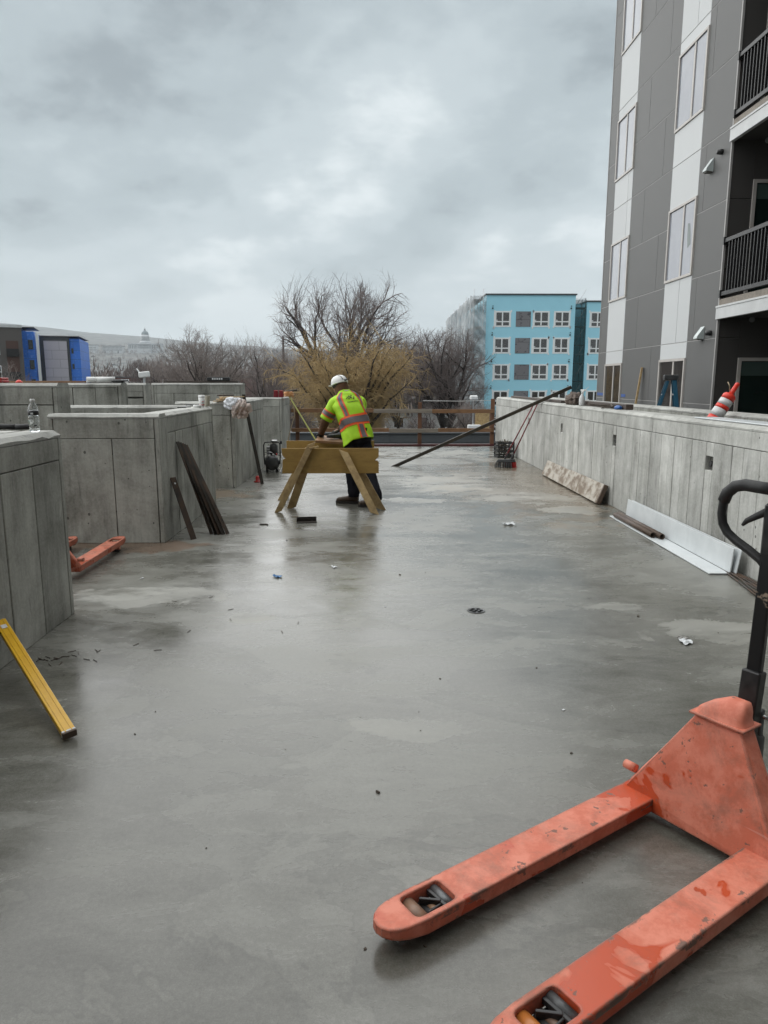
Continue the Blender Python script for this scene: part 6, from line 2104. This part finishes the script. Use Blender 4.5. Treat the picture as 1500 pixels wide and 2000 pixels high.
for q in range(26):
    x, y = rs.uniform(-1.9, 3.0), rs.uniform(3.0, 14.0)
    s = rs.uniform(0.003, 0.009)
    gb.box(-s, s, -s * 0.7, s * 0.7, 0.0, s * 0.5, Matrix.Translation((x, y, 0.0005)) @ Matrix.Rotation(rs.uniform(0, 3), 4, 'Z'))
tag(gb.build('pale_crumbs', M['paper'], fix=False), 'white plaster crumbs scattered over the wet deck', 'crumbs', kind='stuff')

# ------------------------------------------------------------------ the worker
BASE = Vector((-0.30, 9.38, 0))
pe = empty('person', BASE, 0, 'worker in hi-vis vest and white hard hat bending over the sawhorse', 'person')


def W(x, y, z):
    return Vector((x, y, z)) - BASE


RA = Vector((0.89, 0.46, 0)).normalized()
FA = Vector((-0.46, 0.89, 0)).normalized()
# joints
J = dict(pelvis=W(-0.205, 9.50, 0.93), belly=W(-0.24, 9.55, 1.08), chest=W(-0.32, 9.65, 1.29), neck=W(-0.39, 9.735, 1.455), head=W(-0.445, 9.80, 1.575), crown=W(-0.455, 9.81, 1.66),
         shl=W(-0.485, 9.635, 1.365), ell=W(-0.635, 9.665, 1.105), wrl=W(-0.705, 9.80, 0.925), hdl=W(-0.715, 9.865, 0.90),
         shr=W(-0.150, 9.80, 1.355), elr=W(-0.225, 9.96, 1.11), wrr=W(-0.47, 9.90, 0.955), hdr=W(-0.535, 9.86, 0.935),
         hil=W(-0.285, 9.465, 0.90), knl=W(-0.300, 9.475, 0.50), anl=W(-0.255, 9.455, 0.10), tol=W(-0.43, 9.51, 0.045),
         hir=W(-0.125, 9.535, 0.90), knr=W(-0.055, 9.40, 0.50), anr=W(0.045, 9.185, 0.10), tor=W(-0.10, 9.205, 0.045))
names = list(J)
edges = [('pelvis', 'belly'), ('belly', 'chest'), ('chest', 'neck'), ('neck', 'head'), ('head', 'crown'), ('chest', 'shl'), ('shl', 'ell'), ('ell', 'wrl'), ('wrl', 'hdl'),
         ('chest', 'shr'), ('shr', 'elr'), ('elr', 'wrr'), ('wrr', 'hdr'), ('pelvis', 'hil'), ('hil', 'knl'), ('knl', 'anl'), ('anl', 'tol'), ('pelvis', 'hir'), ('hir', 'knr'), ('knr', 'anr'), ('anr', 'tor')]
rad = dict(pelvis=.11, belly=.11, chest=.115, neck=.055, head=.080, crown=.06, shl=.06, ell=.040, wrl=.028, hdl=.02, shr=.06, elr=.04, wrr=.028, hdr=.02,
           hil=.075, knl=.052, anl=.04, tol=.03, hir=.075, knr=.052, anr=.04, tor=.03)
me = bpy.data.meshes.new('body')
me.from_pydata([tuple(J[n]) for n in names], [(names.index(a), names.index(b)) for a, b in edges], [])
body = bpy.data.objects.new('body', me)
COL.objects.link(body); body.parent = pe
me.materials.append(M['skin'])
md = body.modifiers.new('skin', 'SKIN')
md.use_smooth_shade = True
for i, n in enumerate(names):
    sv = me.skin_vertices[0].data[i]
    sv.radius = (rad[n], rad[n])
    sv.use_root = (n == 'pelvis')
ss = body.modifiers.new('sub', 'SUBSURF'); ss.levels = 1; ss.render_levels = 1

# ---- vest as a parametric surface so that the tapes follow it
VR = [(W(-0.180, 9.485, 0.845), 0.205, 0.165), (W(-0.205, 9.51, 0.95), 0.195, 0.155), (W(-0.240, 9.55, 1.07), 0.193, 0.150), (W(-0.285, 9.60, 1.19), 0.205, 0.150), (W(-0.325, 9.655, 1.29), 0.218, 0.145),
      (W(-0.352, 9.69, 1.365), 0.205, 0.128), (W(-0.368, 9.71, 1.415), 0.165, 0.110), (W(-0.382, 9.725, 1.455), 0.105, 0.090), (W(-0.390, 9.735, 1.485), 0.080, 0.082)]
cs = np.array([tuple(c) for c, _, _ in VR]); ws = np.array([w for _, w, _ in VR]); ds = np.array([d for _, _, d in VR])
ts = np.linspace(0, 1, len(VR))


def vest(th, t, off=0.0):
    def sp(a):
        # smooth interpolation
        k = min(int(t * (len(VR) - 1)), len(VR) - 2)
        f = t * (len(VR) - 1) - k
        p0, p1, p2, p3 = a[max(k - 1, 0)], a[k], a[k + 1], a[min(k + 2, len(VR) - 1)]
        return 0.5 * ((2 * p1) + (-p0 + p2) * f + (2 * p0 - 5 * p1 + 4 * p2 - p3) * f * f + (-p0 + 3 * p1 - 3 * p2 + p3) * f ** 3)
    c = sp(cs); w = float(sp(ws)); d = float(sp(ds))
    tan = cs[min(int(t * (len(VR) - 1)) + 1, len(VR) - 1)] - cs[max(int(t * (len(VR) - 1)) - 0, 0)] if t < 1 else cs[-1] - cs[-2]
    up = Vector(tan).normalized()
    rr = (RA - up * RA.dot(up)).normalized()
    fw = up.cross(rr).normalized()
    ca, sa = math.cos(th), math.sin(th)
    e = 2 / 2.5
    q = rr * ((w + off) * math.copysign(abs(ca) ** e, ca)) + fw * ((d + off) * math.copysign(abs(sa) ** e, sa))
    # cloth folds, stronger towards the hem
    fold = 0.006 * math.sin(th * 7 + t * 9) + 0.008 * (1 - t) * math.sin(th * 4 + 1.3 + t * 14) + 0.004 * math.sin(t * 33 + th * 3)
    q *= 1 + fold / 0.18
    p = Vector(c) + q
    # the hem drops to the front-left
    if t < 0.25:
        p.z -= (0.25 - t) * 0.28 * max(0.0, math.sin(th) * 0.6 - math.cos(th) * 0.6)
    return p


def patch(t0, t1, a0, a1, nt, na, off, name, mat, parent):
    vs = [vest(a0 + (a1 - a0) * j / na, t0 + (t1 - t0) * i / nt, off) for i in range(nt + 1) for j in range(na + 1)]
    fs = [(i * (na + 1) + j, i * (na + 1) + j + 1, (i + 1) * (na + 1) + j + 1, (i + 1) * (na + 1) + j) for i in range(nt) for j in range(na)]
    return MB().add(vs, fs, True).build(name, M[mat], parent)


TAU = 2 * math.pi
vst = patch(0, 1, 0, TAU, 40, 64, 0.0, 'vest', 'hivis', pe)
sd = vst.modifiers.new('solid', 'SOLIDIFY'); sd.thickness = 0.004; sd.offset = -1
bk = -math.pi / 2
o1 = patch(0.19, 0.315, 0, TAU, 6, 64, 0.005, 'orange_tape', 'hivis_orange', vst)
patch(0.218, 0.287, 0, TAU, 5, 64, 0.009, 'reflective_tape', 'hivis_grey', o1)
for ang, wd in ((bk - 0.72, 0.23), (bk + 0.62, 0.20)):
    o2 = patch(0.315, 0.86, ang - wd, ang + wd, 20, 6, 0.005, 'orange_tape', 'hivis_orange', vst)
    patch(0.315, 0.86, ang - wd * 0.52, ang + wd * 0.52, 16, 5, 0.009, 'reflective_tape', 'hivis_grey', o2)
o3 = patch(0.01, 0.19, bk - 0.20, bk + 0.20, 12, 6, 0.005, 'orange_tape', 'hivis_orange', vst)
patch(0.01, 0.19, bk - 0.10, bk + 0.10, 12, 5, 0.009, 'reflective_tape', 'hivis_grey', o3)
# round emblem of leaf-like marks and a line of small lettering on the back
eb = MB()
for q in range(13):
    a = q * 2.4
    rr = 0.007 * math.sqrt(q) * 2.1
    ct, ca_ = 0.60, bk - 0.02
    for (dt, da) in ((0, 0),):
        tt, aa = ct + rr * math.sin(a) * 1.25, ca_ + rr * math.cos(a) * 4.6
        quad = [vest(aa + 0.042 * math.cos(k * TAU / 6), tt + 0.0135 * math.sin(k * TAU / 6), 0.006) for k in range(6)]
        eb.add(quad, [tuple(range(6))])
eb.build('emblem', M['logo'], vst)
lt = MB()
for q in range(9):
    a0 = bk - 0.28 + q * 0.064
    lt.add([vest(a0, 0.475, 0.006), vest(a0 + 0.048, 0.475, 0.006), vest(a0 + 0.048, 0.488 if q % 3 else 0.494, 0.006), vest(a0, 0.488, 0.006)], [(0, 1, 2, 3)])
lt.build('lettering', M['logo'], vst)
patch(0.90, 0.935, bk - 0.25, bk + 0.2, 3, 4, 0.006, 'neck_label', 'refl_white', vst)


def limb(name, mat, pts, rads, parent, sides=16, wob=0.0, seed=0):
    rs = random.Random(seed)
    P = [Vector(p) for p in pts]
    # densify
    out, orad = [], []
    for i in range(len(P) - 1):
        for k in range(5):
            f = k / 5
            out.append(P[i].lerp(P[i + 1], f)); orad.append(rads[i] * (1 - f) + rads[i + 1] * f)
    out.append(P[-1]); orad.append(rads[-1])
    # smooth the bends
    for _ in range(2):
        out = [out[0]] + [(out[i - 1] + out[i] * 2 + out[i + 1]) / 4 for i in range(1, len(out) - 1)] + [out[-1]]
    orad = [r_ * (1 + (rs.uniform(-wob, wob) if 0 < i < len(orad) - 1 else 0)) for i, r_ in enumerate(orad)]
    return MB().tube(out, orad, sides).build(name, M[mat], parent)


# sleeves of the vest with their tape, sweater, gloves
for sh, el, wr, side in (('shl', 'ell', 'wrl', -1), ('shr', 'elr', 'wrr', 1)):
    a, b, c = J[sh], J[el], J[wr]
    inn = a - RA * side * 0.05 + Vector((0, 0, 0.012))
    d = (b - a)
    slv = limb('sleeve', 'hivis', [inn, a + d * 0.12, a + d * 0.5, a + d * 0.96], [0.075, 0.088, 0.084, 0.088], pe, 20, 0.03, 3 + side)
    for f0, f1, mt, rr in ((0.52, 0.80, 'hivis_orange', 0.0905), (0.575, 0.745, 'hivis_grey', 0.0935)):
        MB().tube([a + d * f0, a + d * (f0 + f1) / 2, a + d * f1], [rr * 0.985, rr, rr * 1.01], 20, False).build('sleeve_tape', M[mt], slv)
    limb('sweater_arm', 'fabric_brown', [a + d * 0.55, b, b.lerp(c, 0.5), c], [0.066, 0.064, 0.054, 0.043], pe, 16, 0.06, 9 + side)


def hand(name, wrist, knuckle, down, curl, thumb_side, mat, parent):
    """palm with five separate fingers"""
    wrist, knuckle, down = Vector(wrist), Vector(knuckle), Vector(down).normalized()
    f = (knuckle - wrist).normalized()
    s = f.cross(down).normalized() * thumb_side       # towards the thumb
    down = (down - f * down.dot(f)).normalized()
    mb_ = MB()
    L_ = (knuckle - wrist).length
    mb_.loft([(wrist - f * 0.02, s, down, 0.030, 0.026), (wrist, s, down, 0.031, 0.024), (wrist + f * L_ * 0.5, s, down, 0.042, 0.020), (knuckle, s, down, 0.043, 0.016), (knuckle + f * 0.008, s, down, 0.036, 0.010)], 14)
    for k, (off, ln_) in enumerate(((0.031, 0.068), (0.011, 0.076), (-0.010, 0.071), (-0.030, 0.055))):
        p = knuckle + s * off - f * 0.004
        d = f.copy()
        pts = [p]
        for seg, fr in enumerate((0.42, 0.33, 0.25)):
            ang = curl * (0.35 + 0.45 * seg)
            d = (f * math.cos(ang) + down * math.sin(ang)).normalized()
            pts.append(pts[-1] + d * ln_ * fr)
        mb_.tube(pts, [0.0105, 0.0100, 0.0092, 0.0070], 8)
    p = wrist + f * L_ * 0.30 + s * 0.034
    mb_.tube([p, p + s * 0.022 + f * 0.018 + down * 0.006, p + s * 0.026 + f * 0.042 + down * 0.018, p + s * 0.020 + f * 0.058 + down * 0.026], [0.014, 0.0125, 0.011, 0.008], 8)
    return mb_.build(name, M[mat], parent)


hand('glove', J['wrl'], W(-0.712, 9.868, 0.888), (0.1, -0.15, -1), 0.5, 1, 'glove', pe)
hand('glove', J['wrr'], W(-0.535, 9.865, 0.930), (0, 0.2, -1), 1.0, -1, 'glove', pe)

# trousers: seat and two legs
hipw = Vector((0.93, 0.37, 0)).normalized(); hipf = Vector((-0.37, 0.93, 0)).normalized()
MB().loft([(W(-0.205, 9.50, 1.02), hipw, hipf, 0.155, 0.125), (W(-0.20, 9.495, 0.94), hipw, hipf, 0.170, 0.140), (W(-0.20, 9.49, 0.86), hipw, hipf, 0.172, 0.138), (W(-0.205, 9.49, 0.79), hipw, hipf, 0.150, 0.110), (W(-0.205, 9.49, 0.755), hipw, hipf, 0.10, 0.06)], 24, power=2.4).build('trousers', M['denim'], pe)
for hp, kn, an, sd_ in (('hil', 'knl', 'anl', 1), ('hir', 'knr', 'anr', 2)):
    a, b, c = J[hp], J[kn], J[an]
    limb('trouser_leg', 'denim', [a, a.lerp(b, 0.5), b, b.lerp(c, 0.5), c + Vector((0, 0, 0.06)), c + Vector((0, 0, 0.0))], [0.098, 0.090, 0.076, 0.075, 0.078, 0.074], pe, 18, 0.05, 20 + sd_)


def boot(heel, toe, parent):
    heel, toe = Vector(heel), Vector(toe)
    f = (toe - heel); L_ = f.length; f.normalize()
    s = Vector((0, 0, 1)).cross(f)
    up = Vector((0, 0, 1))
    rings = []
    for t_, w_, h_, zc in ((0.0, 0.030, 0.040, 0.075), (0.06, 0.040, 0.058, 0.085), (0.22, 0.043, 0.060, 0.088), (0.36, 0.044, 0.048, 0.076), (0.55, 0.049, 0.038, 0.062), (0.75, 0.052, 0.032, 0.056), (0.92, 0.045, 0.028, 0.050), (1.0, 0.022, 0.014, 0.042)):
        rings.append((heel + f * (L_ * t_) + up * zc, s, up, w_, h_))
    bt = MB().loft(rings, 16, power=2.6).build('boot', M['boot'], parent)
    ank = heel + f * (L_ * 0.22)
    MB().loft([(ank + up * 0.10, s, f, 0.045, 0.060), (ank + up * 0.15, s, f, 0.045, 0.055), (ank + up * 0.19, s, f, 0.048, 0.056)], 16).build('boot_shaft', M['boot'], bt)
    rings = []
    pol = []
    for t_, w_ in ((-0.01, 0.030), (0.05, 0.042), (0.3, 0.046), (0.55, 0.051), (0.75, 0.055), (0.92, 0.046), (1.02, 0.022)):
        pol.append((t_, w_))
    out = [heel + f * (L_ * t_) + s * w_ for t_, w_ in pol] + [heel + f * (L_ * t_) - s * w_ for t_, w_ in reversed(pol)]
    n_ = len(out)
    vs = [Vector((p.x, p.y, 0.001)) for p in out] + [Vector((p.x, p.y, 0.034)) for p in out]
    MB().add(vs, [tuple(reversed(range(n_))), tuple(range(n_, 2 * n_))] + [(i, (i + 1) % n_, n_ + (i + 1) % n_, n_ + i) for i in range(n_)]).build('sole', M['sole'], bt)


boot(W(-0.195, 9.445, 0), W(-0.49, 9.535, 0), pe)
boot(W(0.10, 9.175, 0), W(-0.185, 9.225, 0), pe)

# head: hood, face, hard hat.  The head looks down and to the left.
look = Vector((-0.72, 0.62, -0.30)).normalized()
up = Vector((-0.16, 0.14, 0.97)); up = (up - look * up.dot(look)).normalized()
sid = look.cross(up).normalized()
hc = J['head']
MB().loft([(hc - up * 0.105 + look * 0.015, sid, look, 0.050, 0.055), (hc - up * 0.085 + look * 0.02, sid, look, 0.062, 0.075), (hc - up * 0.04 + look * 0.012, sid, look, 0.072, 0.092), (hc + up * 0.01, sid, look, 0.076, 0.098),
           (hc + up * 0.06, sid, look, 0.074, 0.094), (hc + up * 0.095, sid, look, 0.056, 0.07), (hc + up * 0.112, sid, look, 0.02, 0.03)], 20).build('head', M['skin'], pe)
fc = [o for o in pe.children if o.name.startswith('head')][-1]
MB().loft([(hc + look * 0.088 + up * 0.012, sid, up, 0.008, 0.008), (hc + look * 0.108 - up * 0.018, sid, up, 0.013, 0.010), (hc + look * 0.094 - up * 0.030, sid, up, 0.012, 0.006)], 10).build('nose', M['skin'], fc)
for s in (-1, 1):
    MB().loft([(hc + look * 0.082 + sid * 0.03 * s + up * 0.012, sid, up, 0.013, 0.006), (hc + look * 0.094 + sid * 0.028 * s + up * 0.012, sid, up, 0.009, 0.004)], 10).build('eye', M['sole'], fc)
    MB().loft([(hc + sid * 0.074 * s - look * 0.01, look, up, 0.016, 0.026), (hc + sid * 0.092 * s - look * 0.014, look, up, 0.013, 0.022)], 12).build('ear', M['skin'], fc)
MB().loft([(hc + look * 0.085 - up * 0.052, sid, up, 0.022, 0.006), (hc + look * 0.094 - up * 0.052, sid, up, 0.018, 0.004)], 10).build('mouth', M['fabric_brown'], fc)
# brown hood hanging over the neck and cheeks
hood = []
for k, (dz, w_, d_, ofs) in enumerate(((-0.155, 0.100, 0.105, -0.005), (-0.12, 0.092, 0.100, -0.008), (-0.08, 0.088, 0.100, -0.014), (-0.03, 0.090, 0.100, -0.018), (0.02, 0.088, 0.100, -0.018), (0.05, 0.084, 0.097, -0.012))):
    hood.append((hc + up * dz + look * ofs, sid, look, w_, d_))
hd = MB()
nS = 28
vs, fs = [], []
for c, u, v, ru, rv in hood:
    for q in range(nS + 1):
        a = R(115) + R(310) * q / nS          # open towards the face
        vs.append(c + u * (ru * math.cos(a)) + v * (rv * math.sin(a)))
for i in range(len(hood) - 1):
    for q in range(nS):
        fs.append((i * (nS + 1) + q, i * (nS + 1) + q + 1, (i + 1) * (nS + 1) + q + 1, (i + 1) * (nS + 1) + q))
ho = hd.add(vs, fs, True).build('hood', M['fabric_brown'], pe)
so_ = ho.modifiers.new('solid', 'SOLIDIFY'); so_.thickness = 0.008
# hard hat
hm = Matrix.Translation(hc + up * 0.018) @ Matrix((sid, look, up)).transposed().to_4x4() @ Matrix.Scale(0.92, 4)
hat = MB().lathe([(0.116, 0.0), (0.118, 0.012), (0.112, 0.045), (0.096, 0.080), (0.068, 0.106), (0.034, 0.119), (0.0, 0.122)], 28, hm @ Matrix.Scale(1.12, 4, (0, 1, 0))).build('hard_hat', M['helmet'], pe)
MB().prism([(0.10 * math.cos(R(a)), 0.118 + 0.05 * math.sin(R(a))) for a in range(0, 181, 15)], 0.0, 0.008, hm).build('brim', M['helmet'], hat)
MB().lathe([(0.119, -0.014), (0.121, 0.0), (0.1195, 0.006)], 28, hm @ Matrix.Scale(1.12, 4, (0, 1, 0))).build('rim', M['helmet'], hat)
MB().lathe([(0.098, -0.05), (0.104, -0.03), (0.110, -0.005)], 28, hm @ Matrix.Scale(1.10, 4, (0, 1, 0))).build('headband', M['glove'], hat)
for ax in (-0.045, 0.045):
    vs = []
    nn = 14
    for i in range(nn + 1):
        a = R(8 + 164 * i / nn)
        for w_ in (-0.007, 0.007):
            vs.append(hm @ Vector((ax + w_, 0.130 * math.cos(a) * 1.0, 0.004 + 0.116 * math.sin(a))))
    MB().add(vs, [(2 * i, 2 * i + 1, 2 * i + 3, 2 * i + 2) for i in range(nn)], True).build('ridge_stripe', M['glove'], hat)
MB().loft([(hc - look * 0.118 + up * 0.03, sid, up, 0.028, 0.012), (hc - look * 0.135 + up * 0.028, sid, up, 0.022, 0.009)], 12).build('ratchet', M['rubber'], hat)

# ------------------------------------------------------------------ the damp air
hz = MB().box(-8800, 8800, -2900, 8800, GZ - 1.5, 560).build('haze', None, fix=False)
m = bpy.data.materials.new('haze')
m.use_nodes = True
t = m.node_tree
t.nodes.clear()
out = N(t, 'ShaderNodeOutputMaterial')
pv = N(t, 'ShaderNodeVolumePrincipled')
pv.inputs['Color'].default_value = (0.86, 0.93, 0.98, 1)
pv.inputs['Density'].default_value = 0.00010
t.links.new(pv.outputs[0], out.inputs['Volume'])
hz.data.materials.append(m)
tag(hz, 'pale damp haze over the town and the hill', 'haze', kind='stuff')
scene.cycles.volume_bounces = 1
scene.cycles.max_bounces = 8
scene.cycles.transparent_max_bounces = 24
